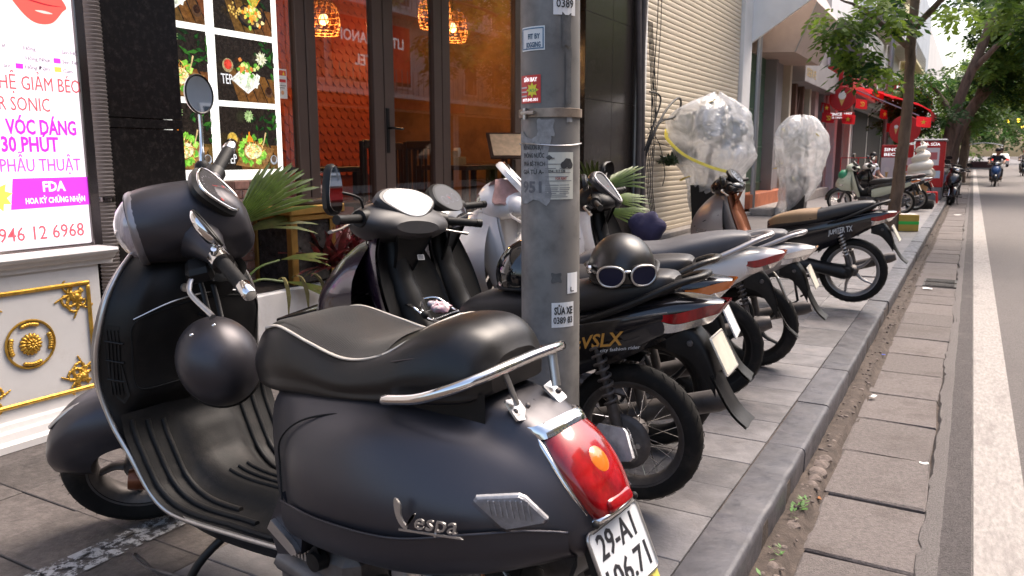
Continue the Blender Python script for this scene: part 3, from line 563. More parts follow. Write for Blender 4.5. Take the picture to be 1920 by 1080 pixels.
# white flared side panel of the awning
G().prism([(0, 3.42), (1.45, 4.40), (2.0, 4.80), (2.0, 6.5), (0, 6.5)], frame((-4.02, 16.74, 0), (1, 0, 0), (0, 0, 1), (0, -1, 0)), .08).obj('awning_side_panel', WPAINT, None, 30, label='white flared side panel of the awning above the cream shutter', cat='awning')
# cable bundle
cbn = E('cable_bundle', (-3.98, 10.42, 0), 'bundle of grey corrugated conduits and black cables beside the shutter', 'cables')
for k, (dx, dy, r_) in enumerate(((0, 0, .04), (.05, .085, .036), (.0, .15, .034))): zz = np.arange(0, 4.6, .012); G().tube([(dx + .02 * math.sin(z * 1.3 + k), dy + .035 * math.sin(z * 1.1 + k * 2), z) for z in zz], [r_ + .003 * (i % 2) for i in range(len(zz))], 10).obj('conduit', M('conduit_dark', (.10, .085, .08), .6, var=.2, vs=8), cbn, 60)
BLC = M('black_cable', (.015, .014, .014), .5); rs = np.random.RandomState(12)
for P, r_ in (([(.1, .1, 1.25), (.16, .25, 1.55), (.2, .62, 1.88), (.22, 1.05, 2.05), (.2, 1.22, 1.95), (.18, 1.0, 1.78), (.14, .5, 1.68), (.1, .15, 1.35), (.08, .1, .9)], .016), ([(.1, .05, 1.3), (.14, .2, 1.6), (.17, .42, 1.95), (.16, .35, 2.06), (.12, .12, 2.08)], .012), ([(.1, .12, 1.5), (.15, .5, 1.72), (.18, 1.1, 1.72), (.2, 1.35, 1.5), (.17, 1.0, 1.36), (.12, .4, 1.42)], .005), ([(.1, .15, 1.6), (.14, .5, 1.4), (.15, .75, 1.0), (.14, .7, .8)], .006), ([(.09, .2, 4.4), (.12, .35, 3.4), (.12, .28, 2.4), (.12, .2, 1.6)], .006), ([(.09, .25, 4.4), (.12, .48, 3.4), (.13, .38, 2.2), (.12, .3, 1.2)], .005)): G().tube(cr(P, 6), r_, 7).obj('cable', BLC, cbn, 60)
for k in range(4): G().tube(cr([(.08, .1 + k * .05, 3.0), (.11, .25 + k * .06, 1.8), (.1, .16 + k * .07, .9), (.13, .35 + k * .05, .3)], 6), .007, 6).obj('cable', BLC, cbn, 60)
# ---------------------------------------------------------------- plants wrapped in plastic
def film(name, tint=(.93, .93, .94)):
    if name in MATS: return MATS[name]
    m = bpy.data.materials.new(name); m.use_nodes = True; MATS[name] = m; t = m.node_tree; t.nodes.clear(); o = t.nodes.new('ShaderNodeOutputMaterial'); tr_ = t.nodes.new('ShaderNodeBsdfTransparent'); df = t.nodes.new('ShaderNodeBsdfDiffuse'); gl = t.nodes.new('ShaderNodeBsdfGlossy'); tl_ = t.nodes.new('ShaderNodeBsdfTranslucent')
    df.inputs[0].default_value = (.90, .90, .91, 1); tl_.inputs[0].default_value = (.90, .90, .92, 1); gl.inputs['Roughness'].default_value = .18; tc = t.nodes.new('ShaderNodeTexCoord'); n = t.nodes.new('ShaderNodeTexNoise'); n.inputs['Scale'].default_value = 2.6; n.inputs['Detail'].default_value = 3; n.inputs['Distortion'].default_value = 2.2
    t.links.new(tc.outputs['Object'], n.inputs[0]); bp = t.nodes.new('ShaderNodeBump'); bp.inputs['Strength'].default_value = .8; bp.inputs['Distance'].default_value = .06; t.links.new(n.outputs[0], bp.inputs['Height'])
    for q in (df, gl, tl_): t.links.new(bp.outputs[0], q.inputs['Normal'])
    r_ = t.nodes.new('ShaderNodeMapRange'); r_.inputs[1].default_value = .40; r_.inputs[2].default_value = .65; r_.inputs[3].default_value = .46; r_.inputs[4].default_value = .88; t.links.new(n.outputs[0], r_.inputs[0])
    a = t.nodes.new('ShaderNodeAddShader'); m1 = t.nodes.new('ShaderNodeMixShader'); m1.inputs[0].default_value = .5; t.links.new(df.outputs[0], m1.inputs[1]); t.links.new(tl_.outputs[0], m1.inputs[2]); m2 = t.nodes.new('ShaderNodeMixShader'); m2.inputs[0].default_value = .14; t.links.new(m1.outputs[0], m2.inputs[1]); t.links.new(gl.outputs[0], m2.inputs[2])
    m3 = t.nodes.new('ShaderNodeMixShader'); t.links.new(r_.outputs[0], m3.inputs[0]); t.links.new(tr_.outputs[0], m3.inputs[1]); t.links.new(m2.outputs[0], m3.inputs[2]); t.links.new(m3.outputs[0], o.inputs[0]); return m
FILM = film('plastic_film'); LEAFD = M('bonsai_leaf', (.03, .055, .02), .6, var=.4, vs=20)
def leaf_cloud(c, rad, n, size, rs, m_flat=.6, shell=.45):
    g = G(); c = np.array(c, float); rad = np.array(rad, float)
    for k in range(n):
        d = rs.randn(3); d /= np.linalg.norm(d); p = c + d * rad * (shell + (1 - shell) * rs.rand()); a = rs.randn(3); a /= np.linalg.norm(a); b = np.cross(a, rs.randn(3)); b /= np.linalg.norm(b) + 1e-9; s = size * rs.uniform(.6, 1.3)
        g.add([p - a * s * .5, p + b * s * .3, p + a * s * .5, p - b * s * .3], [(0, 1, 2, 3)])
    return g
def wrapped(x, y, label, prof, tape, seed, sc=1., balls=()):
    t_ = E('wrapped_plant', (x, y, 0), label, 'plant', 'potted plants wrapped in plastic'); rs = np.random.RandomState(seed)
    G().prism([(-.20, -.20), (.20, -.20), (.20, .20), (-.20, .20)], Matrix.Identity(4), .80).xf(lambda p: (p[0] * (.8 + .25 * p[2] / .8), p[1] * (.8 + .25 * p[2] / .8), p[2])).obj('pot', M('black_planter', (.012, .011, .012), .35), t_, 30)
    G().tube(cr([(0, 0, .7), (.04, .02, .95), (-.02, 0, 1.15), (.05, 0, 1.4)], 4), [.05] * 5 + [.04] * 8, 8).obj('trunk', M('bonsai_bark', (.12, .08, .05), .9), t_, 60)
    for c_, r_, n_ in balls: leaf_cloud(c_, r_, n_, .09, rs).obj('foliage', LEAFD, t_, 0, kind='stuff')
    n = 110; P = []
    for i, (z, r1, r2, ox) in enumerate(cr(prof, 8)):
        row = []
        for k in range(n):
            a = 6.283 * k / n; q_ = Vector((math.cos(a) * 1.1, math.sin(a) * 1.1, z * .7 + seed)); f = 1 + .42 * mnoise.noise(q_ * 1.25) + .22 * (.35 - abs(mnoise.noise(q_ * 2.3))) + .12 * (.3 - abs(mnoise.noise(q_ * 4.7))) + .06 * (.3 - abs(mnoise.noise(Vector((math.cos(a) * 6, math.sin(a) * 6, z * 1.6 + seed))))); row.append((ox + r1 * f * math.cos(a), r2 * f * math.sin(a), z + .03 * math.sin(a * 4 + seed)))
        P.append(row)
    P = np.array(P) + rs.randn(len(P), n, 3) * .002; g = G().grid(P, wv=True); g.obj('plastic_wrap', FILM, t_, 50)
    for tp in tape: G().tube([tuple(p) for p in cr(tp, 6)], .028, 6, flat=.15).obj('tape', M('yellow_tape', (.72, .58, .04), .45), t_, 60)
    return t_
wrapped(-3.40, 11.9, 'large ball shaped plant wrapped in clear plastic with a long yellow tape', [(.42, .10, .12, -.15), (.62, .22, .2, -.1), (.85, .36, .3, .0), (1.08, .50, .42, .0), (1.22, .60, .5, .0), (1.45, .58, .52, .02), (1.66, .62, .5, .02), (1.86, .56, .44, .02), (1.97, .42, .34, .04), (2.06, .20, .16, .06), (2.12, .05, .05, .08)],
        [[(-.60, -.2, 1.62), (-.50, -.45, 1.47), (-.2, -.58, 1.24), (.15, -.55, 1.08), (.40, -.42, 1.0)], [(-.03, -.42, 1.86), (.06, -.40, 1.95), (.14, -.32, 2.02)], [(-.36, -.2, .86), (-.28, -.30, .90), (-.18, -.34, .93)]], 3, 1., (((-.28, 0, 1.65), (.28, .3, .2), 420), ((.22, 0, 1.55), (.30, .3, .25), 420), ((-.35, -.1, 1.25), (.2, .2, .12), 200), ((.05, 0, 1.9), (.25, .25, .12), 200), ((-.52, -.34, 1.16), (.16, .12, .07), 90)))
wrapped(-3.12, 17.5, 'tall plant wrapped in clear plastic with small yellow tape patches', [(.0, .22, .2, -.3), (.2, .26, .22, -.15), (.42, .34, .3, -.05), (.7, .40, .36, .02), (.95, .42, .38, .02), (1.1, .46, .4, .02), (1.4, .50, .44, .02), (1.65, .50, .44, .0), (1.85, .40, .36, .0), (1.98, .26, .24, 0), (2.02, .04, .04, .0)],
        [[(-.3, -.34, 1.76), (-.24, -.38, 1.70)], [(.34, -.3, 1.66), (.4, -.26, 1.6)], [(-.34, -.26, 1.08), (-.26, -.33, 1.06)], [(-.05, -.38, .80), (0, -.39, .72)], [(-.45, -.2, .95), (-.40, -.28, .97)]], 5, 1., (((-.05, 0, 1.45), (.32, .3, .3), 300),))
# ---------------------------------------------------------------- terrace of shops
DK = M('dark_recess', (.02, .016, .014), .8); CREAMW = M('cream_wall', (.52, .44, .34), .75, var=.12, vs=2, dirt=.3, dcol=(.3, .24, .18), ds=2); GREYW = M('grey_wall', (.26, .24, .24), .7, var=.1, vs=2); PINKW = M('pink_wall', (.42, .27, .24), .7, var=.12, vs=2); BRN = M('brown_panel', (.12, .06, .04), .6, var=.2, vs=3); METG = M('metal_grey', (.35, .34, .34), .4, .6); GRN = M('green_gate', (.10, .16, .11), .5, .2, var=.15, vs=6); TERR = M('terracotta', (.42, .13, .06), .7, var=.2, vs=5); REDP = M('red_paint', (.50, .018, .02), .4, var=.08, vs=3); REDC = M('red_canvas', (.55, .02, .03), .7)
for m_ in (REDC,):
    t = m_.node_tree; b = t.nodes['Principled BSDF']; tr_ = t.nodes.new('ShaderNodeBsdfTranslucent'); tr_.inputs[0].default_value = (.75, .03, .04, 1); mx = t.nodes.new('ShaderNodeMixShader'); mx.inputs[0].default_value = .55; t.links.new(b.outputs[0], mx.inputs[1]); t.links.new(tr_.outputs[0], mx.inputs[2]); t.links.new(mx.outputs[0], t.nodes['Material Output'].inputs[0])
def shop(name, label, y0, y1, wallm, h=9, x=-4.05):
    s = E(name, (x, y0, 0), label, 'shop'); G().box(-4, .0, 0, y1 - y0 - .02, 3.6, h, .01).obj('upper_wall', wallm, s); return s
s1 = shop('shop_house', 'shop with green folding gate and hanging sign box beyond the shutter', 16.85, 20.6, CREAMW)
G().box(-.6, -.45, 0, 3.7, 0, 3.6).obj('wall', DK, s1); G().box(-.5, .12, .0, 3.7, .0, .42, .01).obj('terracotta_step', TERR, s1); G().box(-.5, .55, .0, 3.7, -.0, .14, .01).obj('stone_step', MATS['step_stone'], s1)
gm = G().grid(np.array([[(x, y, z) for x, y in ((0, 0), (.03, .02), (.03, .05), (0, .07), (0, .10))] for z in (.42, 3.4)])).mesh('gate_slat', GRN, 20)
for k in range(20): inst('gate_slat', gm, s1, (-.25, .35 + k * .102, 0))
for z in (.6, 1.4, 2.2, 3.0): G().box(-.235, -.21, .35, 2.4, z, z + .03).obj('gate_bar', GRN, s1)
G().tube([(.10, .28, 0), (.10, .28, 5)], .055, 12).obj('drain_pipe', METG, s1, 60); G().box(-.4, .02, 2.42, 2.6, 0, 3.6, .01).obj('pillar', GREYW, s1); G().box(-.4, -.1, 3.2, 3.7, .42, 3.6, .01).obj('pillar', GREYW, s1)
zg = G()
for k in range(12): z = .5 + k * .24; zg.tube([(-.12, 2.86, z), (-.12, 3.1, z + .12), (-.12, 2.86, z + .24)], .012, 5)
zg.obj('scissor_gate', METG, s1, 60)
bx_ = E('sign_box', (-4.0, 17.8, 3.3), 'tilted beige sign box with green handwriting hanging over the pavement', 'sign'); SB = M('sign_beige', (.42, .32, .27), .5, var=.1, vs=3)
Lf = np.array([(-.3, .08), (.62, .04), (1.0, 1.0), (.6, 1.7), (-.3, 1.7)]); A = np.array([[(x, y, z) for x, z in Lf] for y in (0, 3.0)]); g = G().grid(A, wv=True, flip=False); g.f += [tuple(range(5))[::-1], tuple(range(5, 10))]; g.obj('box', SB, bx_, 20)
sgm = M('green_ink', (.02, .22, .06), .5); Mfr = frame((.635, .15, .14), (0, 1, 0), (.38, 0, .96)); txt('lettering', 'Chen', .62, sgm, bx_, Mfr @ Matrix.Translation((.45, .36, .004)), width=1.9, shear=.25, bold=.01); txt('lettering', 'Quốc Khánh', .16, INK('dk', (.1, .04, .04)), bx_, Mfr @ Matrix.Translation((.5, .12, .004)), width=1.7)
for y in (0, 3.0): G().tube([(p[0], y + (-.005 if y == 0 else .005), p[1]) for p in Lf[1:3]], .015, 6).obj('edge_trim', METG, bx_)
s2 = shop('shop_house', 'shop with cream pillars and dark open doorway under grey fascia', 20.6, 26.5, GREYW, 7)
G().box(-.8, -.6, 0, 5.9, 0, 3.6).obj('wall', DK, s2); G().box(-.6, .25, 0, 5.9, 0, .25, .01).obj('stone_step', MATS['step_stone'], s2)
for y0, y1, m in ((.1, .3, CREAMW), (.9, 1.1, BRN), (1.9, 2.05, BRN), (2.9, 3.1, CREAMW), (3.8, 4.3, PINKW), (5.2, 5.6, GREYW)): G().box(-.4, .05, y0, y1, .25, 3.6, .01).obj('pillar', m, s2)
G().box(-.3, .35, .3, 5.8, 3.0, 3.6, .01).obj('fascia', GREYW, s2); txt('lettering', 'SERVE', .28, M('gold_letters', (.45, .30, .10), .4, .5), s2, FX(.352, .5, 3.15), width=1.3, bold=.02)
for k in range(3): G().box(-.35, -.3, .55 + k * .25, .75 + k * .25, .3, 1.6 + .4 * (k % 2), .01).obj('display_rack', BRN, s2)
G().tube([(-.1, 1.0, .3), (-.05, 1.9, 2.9)], .03, 6).obj('leaning_timber', BRN, s2)
s3 = shop('shop_house', 'ice cream and tea shop with red fascia and awning', 26.5, 33, WPAINT, 8)
G().box(-.8, -.6, 0, 6.5, 0, 3.6).obj('wall', M('shop_interior', (.35, .25, .2), .7), s3); G().box(.0, .75, .0, 6.4, 3.1, 3.9, .02).obj('red_fascia', REDP, s3); G().box(.0, .9, .4, 6.4, 3.95, 5.2, .02).obj('sign_panel', M('panel_dark', (.12, .10, .10), .4), s3)
for y0, m in ((.1, PINKW), (1.9, WPAINT), (3.6, GREYW), (5.5, WPAINT)): G().box(-.4, .05, y0, y0 + .45, 0, 3.09, .01).obj('pillar', m, s3)
txt('lettering', 'NEM', .8, INK('white2', (.75, .75, .75)), s3, FX(.905, 1.2, 4.2), width=2.2, bold=.02); txt('lettering', 'HOTEL', .25, INK('white2', (.75, .75, .75)), s3, FX(.755, 2.0, 3.4), width=1.6, bold=.02)
MY = lambda x, y, z: frame((x, y, z), (1, 0, 0), (0, 0, 1), (0, -1, 0))   # sign facing the camera side (-Y)
rd = E('round_sign', (-3.5, 25.9, 2.87), 'round red hanging sign with an ice cream cone above a small red plate', 'sign')
G().prism(circ(.36, 36), MY(0, 0, 0), .05, .01).obj('disc', REDP, rd, 40); p = Print(); p.poly(circ(.30, 30), (.42, .015, .02)); p.poly([(-.09, .02), (.09, .02), (0, -.22)], (.65, .42, .12)); p.disc(0, .08, .11, (.8, .78, .72)); p.disc(0, .17, .06, (.8, .78, .72)); p.obj('print', PRINT, rd, MY(0, -.051, 0))
sp2 = G().box(-.36, .36, -.03, .02, -.60, -.40, .01).obj('plate', REDP, rd); txt('lettering', 'SINCE 1997', .11, WHI, rd, MY(-.30, -.032, -.49), width=.6, bold=.02); txt('lettering', 'ICE CREAM & TEA', .07, WHI, rd, MY(-.30, -.032, -.575), width=.6, bold=.01); G().tube([(0, 0, .36), (0, .0, .75)], .015, 6).obj('hanger', METG, rd)
def flag(x, y, z, a, party, label):
    f_ = E('hanging_flag', (x, y, z), label, 'flag', 'small red flags strung under the shop fronts', a); P = np.array([[(u, .04 * math.sin(u * 9 + v * 5), -v * (1 - .25 * abs(u)) - .12 * u) for v in np.linspace(0, .28, 6)] for u in np.linspace(-.18, .18, 8)]); g = G().grid(P); g.obj('cloth', REDC, f_, 60)
    if party: G().tube(cr([(-.05, -.05, -.19), (.04, -.05, -.20), (.06, -.05, -.12), (.0, -.05, -.08)], 4), .011, 5).obj('emblem', M('flag_yellow', (.80, .60, .05), .6), f_); G().tube([(-.05, -.05, -.08), (.04, -.05, -.19)], .011, 5).obj('emblem', MATS['flag_yellow'], f_)
    else: G().prism(star(.075, 5, .4, 0, -.14), MY(0, -.045, 0), .004).obj('star', M('flag_yellow', (.80, .60, .05), .6), f_)
for a in ((-3.85, 25.8, 2.45, .3, True, 'red party flag left of the round ice cream sign'), (-3.28, 25.8, 2.40, -.2, False, 'red star flag just right below the round sign'), (-3.0, 26.2, 2.85, .5, True, 'red party flag hanging at the corner of the red fascia'), (-2.5, 27.5, 2.6, .9, False, 'small red flag under the red awning edge'), (-2.3, 28.5, 2.2, .2, False, 'red flag hanging left of the red poster wall'), (-3.95, 25.9, 2.75, .8, False, 'small red flag tied above the party flag'), (-2.75, 28.0, 3.2, .2, False, 'red flag tied on the red awning corner')): flag(*a)
aw = E('awning', (-4.0, 27.2, 3.2), 'red canvas awning sloping over the pavement', 'awning'); A = np.array([[(x, y, z) for x, z in ((0.75, .10), (1.6, -.16), (2.45, -.46), (2.80, -.66), (2.82, -.95))] for y in np.linspace(0, 4.5, 8)]); g = G().grid(A); g.obj('canvas', REDC, aw, 30)
for y in (0.05, 4.45): G().tube([(.7, y, .0), (2.5, y, -.82)], .02, 6).obj('awning_arm', METG, aw)
for k, (x, y, z, w_, h_, a, b_) in enumerate(((-2.85, 33.0, 3.35, 1.1, .5, 'HLO', 'restaurant'), (-2.9, 32.5, 2.78, 1.5, .5, 'ĐỒ NGUỘI', 'CHIM CÚT'))):
    q = E('shop_plate', (x, y, z), ('red wall plate with white lettering beside the steel street pole', 'lower red plate with two lines of white lettering above the awning')[k], 'sign'); G().box(0, w_, -.03, 0, 0, h_, .01).obj('plate', REDP, q); txt('lettering', a, .2, WHI, q, MY(.2, -.032, .26), width=w_ * .7, bold=.01); txt('lettering', b_, .14, WHI, q, MY(.2, -.032, .08), width=w_ * .6)
po_ = E('poster_stand', (-1.95, 26.4, 0), 'red and white ice cream poster stand behind the tree trunk', 'poster'); G().box(-.42, .42, 0, .12, .0, 1.5, .01).obj('panel', M('poster_white', (.72, .68, .66), .5), po_); G().box(-.43, .43, -.01, .13, 1.15, 1.52, .01).obj('red_header', REDP, po_); G().prism(circ(.42, 30), MY(.15, 0, 1.95), .06, .01).obj('round_panel', REDP, po_, 40)
Print().poly([(-.13, 2.0), (-.03, 2.0), (-.08, 1.82)], (.7, .45, .15)).disc(-.08, 2.04, .055, (.8, .78, .72)).obj('print', PRINT, po_, MY(0, -.062, 0)); txt('lettering', 'SINCE', .13, WHI, po_, MY(-.36, -.012, 1.34), width=.45, bold=.02); txt('lettering', 'BEC', .12, WHI, po_, MY(-.36, -.012, 1.2), width=.3, bold=.02)
Print().poly([(-.30, .75), (-.2, .75), (-.25, .5)], (.65, .4, .12)).disc(-.25, .8, .08, (.8, .75, .7)).disc(.22, .85, .11, (.55, .08, .06)).disc(.22, .62, .10, (.7, .45, .15)).rect(-.38, .3, -.1, .36, (.6, .1, .1)).disc(-.2, .15, .1, (.75, .5, .12)).obj('print', PRINT, po_, MY(0, -.002, 0))
ki = E('red_kiosk', (-1.05, 25.0, 0), 'red freezer kiosk with star flag behind the ice cream cone statue', 'kiosk'); G().box(-.36, .38, 0, .7, .35, 1.6, .02).obj('cabinet', REDP, ki); G().box(-.36, .38, .0, .7, 0, .349, .02).obj('base', M('kiosk_base', (.2, .19, .19), .6, var=.3, vs=8), ki); G().box(-.40, .42, -.03, .73, 1.601, 1.66, .02).obj('top', METG, ki)
Print().rect(-.22, .95, .25, 1.42, (.72, .68, .68)).poly([(-.16, 1.0), (-.10, 1.15), (-.14, 1.15), (-.08, 1.35), (-.06, 1.2), (-.1, 1.2)], (.6, .05, .05)).rect(0, 1.1, .2, 1.3, (.55, .15, .15)).rect(-.2, .6, .3, .8, (.55, .65, .75)).obj('print', PRINT, ki, MY(0, -.002, 0)); txt('lettering', 'TRÀ SỮA', .1, WHI, ki, MY(-.25, -.003, 1.48), width=.5, bold=.02)
flag(-1.25, 24.9, 2.25, 0, False, 'red flag with yellow star standing on the red kiosk')
cn = E('ice_cream_statue', (-1.06, 21.6, 0), 'giant soft ice cream cone statue on the pavement', 'statue'); cn.scale = (1.15, 1.15, 1.12); K = .92
G().lathe([(0, .0), (.07, 0), (.10, .1), (.2, .62), (.215, .64), (.2, .66), (0, .66)], 24).obj('cone', M('waffle', (.48, .28, .12), .6, var=.2, vs=20), cn, 60)
P = []
for i, t in enumerate(np.linspace(0, 1, 70)): a = t * 6.283 * 3.6; r_ = .15 * (1 - t) ** .8 + .012; P.append((r_ * math.cos(a), r_ * math.sin(a), .70 + .72 * t))
g = G().tube(P, [.115 * (1 - t) ** .75 + .012 for t in np.linspace(0, 1, 70)], 14); g.lathe([(0, .66), (.22, .66), (.24, .72), (.2, .78), (.12, 1.1), (0, 1.25)], 20); g.obj('soft_ice', M('soft_white', (.75, .70, .60), .5), cn, 60)
def stool(x, y, label):
    t_ = E('plastic_stool', (x, y, 0), label, 'stool'); m = M('red_plastic', (.60, .02, .02), .35); G().box(-.15, .15, -.15, .15, .26, .29, .01).obj('seat', m, t_)
    for a in (-1, 1):
        for b in (-1, 1): G().tube([(a * .13, b * .13, .265), (a * .16, b * .16, 0)], [.03, .022], 6).obj('leg', m, t_)
stool(-.88, 23.6, 'small red plastic stool beside the red kiosk')
G().lathe([(.12, 0), (.28, .0), (.31, .06), (.31, .14), (.28, .2), (.16, .2), (.14, .1), (.12, 0)], 28, Matrix.Translation((-1.0, 21.0, 0))).obj('old_tyre', TYRE, None, 50, label='old black tyre lying flat at the foot of the ice cream cone', cat='tyre')
yb = E('carton_box', (-.86, 14.75, 0), 'yellow carton with a green tape band beside the tree trunk', 'box', rz=.25); G().box(-.15, .15, -.14, .14, 0, .27, .006).obj('box', M('yellow_card', (.55, .36, .07), .7, var=.1, vs=8), yb); G().box(-.152, .152, -.142, .142, .11, .165, .003).obj('green_tape', M('green_tape', (.05, .55, .08), .4), yb); G().box(-.13, .13, -.12, .12, .271, .275, .001).obj('lid_paper', PAP, yb)
sl = E('street_pole', (-2.62, 30, 0), 'plain steel street pole rising behind the red awning', 'pole'); G().tube([(0, 0, 0), (0, 0, 3.6), (0, 0, 9)], [.10, .09, .07], 14).obj('shaft', METG, sl, 60)
# more houses down the street, both sides
PAL = [M('house_a', (.55, .50, .44), .8, var=.1, vs=1), M('house_b', (.60, .52, .30), .8, var=.1, vs=1), M('house_c', (.42, .44, .46), .8, var=.1, vs=1), M('house_d', (.62, .58, .54), .8, var=.1, vs=1)]; WINM = M('far_window', (.05, .06, .075), .12)
def house(label, x, y0, y1, h, m, side=1, z0=0.0, fl=3, det=True):
    b = E('town_house', (x, y0, 0), label, 'house'); L_ = y1 - y0 - .06; s = side; G().box(0, -8 * s, 0, L_, z0, h).obj('wall', m, b)
    if det:
        n = max(2, int(L_ / 2.2))
        for f in range(fl):
            z = 3.8 + f * 3.1
            if z + 2 > h: break
            for k in range(n):
                yc = (k + .5) * L_ / n; w_ = G().box(.003 * s, .05 * s, yc - .55, yc + .55, z, z + 1.7).obj('window', WPAINT, b); G().box(.051 * s, .06 * s, yc - .47, yc + .47, z + .08, z + 1.62).obj('pane', WINM, w_)
            bal = G().box(.003 * s, .8 * s, .2, L_ - .2, z - .45, z - .3).obj('balcony', m, b)
            for k in range(int(L_ / .35)): G().box(.76 * s, .79 * s, .25 + k * .35, .28 + k * .35, z - .3, z + .6).obj('baluster', METG, bal)
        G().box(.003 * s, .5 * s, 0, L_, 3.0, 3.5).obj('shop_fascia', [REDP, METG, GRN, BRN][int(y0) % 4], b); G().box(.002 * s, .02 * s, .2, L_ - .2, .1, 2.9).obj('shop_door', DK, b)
    return b
for i, (y0, y1, h) in enumerate(((33.1, 38, 12), (38, 44, 10), (44, 52, 14), (52, 62, 11), (62, 80, 13), (80, 120, 12))): house(['grey town house beyond the ice cream shop', 'cream town house behind the second tree', 'tall pale town house far down the left side', 'low yellow town house far down the left side', 'distant town house row end on the left', 'farthest block closing the left side of the street'][i], -4.05, y0, y1, h, PAL[(i + 2) % 4], 1, det=i < 4)
sgn = None
for i, (y0, y1, h) in enumerate(((-12, 2, 13), (2, 12, 14), (12, 20, 12), (20, 30, 13), (30, 44, 10), (44, 70, 12), (70, 130, 10))):
    b = house(['cream house across the road behind the camera', 'grey house across the road facing the scooter', 'pale house across the road facing the shutter', 'hostel building across the road with red sign', 'yellow house across the road beyond the hostel', 'grey block far across the road', 'last block far across the road'][i], 11.5, y0, y1, h, PAL[i % 4], -1, -.2, det=i < 5)
hs_ = E('hostel_sign', (11.3, 24.2, 4.0), 'red hostel sign across the road seen mirrored in the restaurant glass', 'sign'); G().box(-.06, .06, -2.2, 2.2, 0, 2.1, .02).obj('panel', M('hostel_red', (.60, .03, .02), .5, emit=.15), hs_); Mh = frame((-.065, 2.0, .2), (0, -1, 0), (0, 0, 1)); txt('lettering', 'LITTLE HANOI', .55, WHI, hs_, Mh @ Matrix.Translation((.2, 1.05, 0)), width=3.6, bold=.02); txt('lettering', 'HOSTEL', .55, WHI, hs_, Mh @ Matrix.Translation((.9, .25, 0)), width=2.2, bold=.02)
# ---------------------------------------------------------------- trees
BARK = M('tree_bark', (.16, .11, .08), .95, var=.5, vs=9, bump=1.0, bs=24, stretch=(1, 1, .3), dirt=.4, dcol=(.22, .17, .12), ds=4)
LG = [M('leaf_light', (.14, .21, .03), .65, spec=.25, var=.3, vs=3), M('leaf_mid', (.075, .13, .022), .65, spec=.25, var=.3, vs=3), M('leaf_dark', (.03, .07, .018), .65, spec=.25, var=.3, vs=3)]
for m_ in LG:
    b = m_.node_tree.nodes['Principled BSDF']; tr_ = m_.node_tree.nodes.new('ShaderNodeBsdfTranslucent'); tr_.inputs[0].default_value = (*[c * 1.8 for c in b.inputs['Base Color'].default_value[:3]], 1); mx = m_.node_tree.nodes.new('ShaderNodeMixShader'); mx.inputs[0].default_value = .35; m_.node_tree.links.new(b.outputs[0], mx.inputs[1]); m_.node_tree.links.new(tr_.outputs[0], mx.inputs[2]); m_.node_tree.links.new(mx.outputs[0], m_.node_tree.nodes['Material Output'].inputs[0])
def leaves(clusters, size, rs, per):
    """pinnate sprays: each cluster (centre, radius) gets `per` hanging sprays of paired leaflets"""
    V, F = [], []
    for c, rad in clusters:
        for k in range(per):
            d = rs.randn(3); d /= np.linalg.norm(d); p = np.array(c) + d * rad * rs.rand() ** .5 * np.array([1, 1, .7]); a = rs.rand() * 6.283; sd_ = np.array([math.cos(a), math.sin(a), -.5 - .6 * rs.rand()]); sd_ /= np.linalg.norm(sd_); q = np.cross(sd_, (0, 0, 1)); q /= np.linalg.norm(q); n = np.cross(q, sd_)
            for j in range(5):
                o = p + sd_ * size * .55 * j
                for s in ((1, -1) if j < 4 else (0,)):
                    dl_ = (q * s * .85 + sd_ * .6) if s else sd_; dl_ = dl_ / np.linalg.norm(dl_) + rs.randn(3) * .12; w_ = np.cross(dl_, n + rs.randn(3) * .3); w_ /= np.linalg.norm(w_); L_ = size * rs.uniform(.8, 1.15); i0 = len(V)
                    V += [o, o + dl_ * L_ * .45 + w_ * L_ * .24, o + dl_ * L_, o + dl_ * L_ * .45 - w_ * L_ * .24]; F.append((i0, i0 + 1, i0 + 2, i0 + 3))
    g = G(); g.v = [tuple(v) for v in V]; g.f = F; return g
def tree(name, label, base, trunk, r0, limbs, clusters, size, per, seed, mats=(0, 1, 2)):
    t_ = E(name, base, label, 'tree', 'street trees along the kerb'); rs = np.random.RandomState(seed); T_ = cr(trunk, 6); rad = np.linspace(r0, r0 * .55, len(T_)); rad[:3] *= (1.35, 1.2, 1.08)
    tk = G().tube(T_ + rs.randn(*T_.shape) * .008, rad * (1 + rs.randn(len(T_)) * .03), 12).obj('trunk', BARK, t_, 60)
    for L_ in limbs: Lc = cr(L_, 5); G().tube(Lc + rs.randn(*Lc.shape) * .01, np.linspace(r0 * .5, r0 * .12, len(Lc)), 8).obj('limb', BARK, t_, 60)
    cc = [list(clusters[i::len(mats)]) for i in range(len(mats))]
    for m_i, cl_ in zip(mats, cc):
        if cl_: leaves(cl_, size, rs, per).obj('crown', LG[m_i], t_, 0, kind='stuff')
    return t_
rs = np.random.RandomState(21)
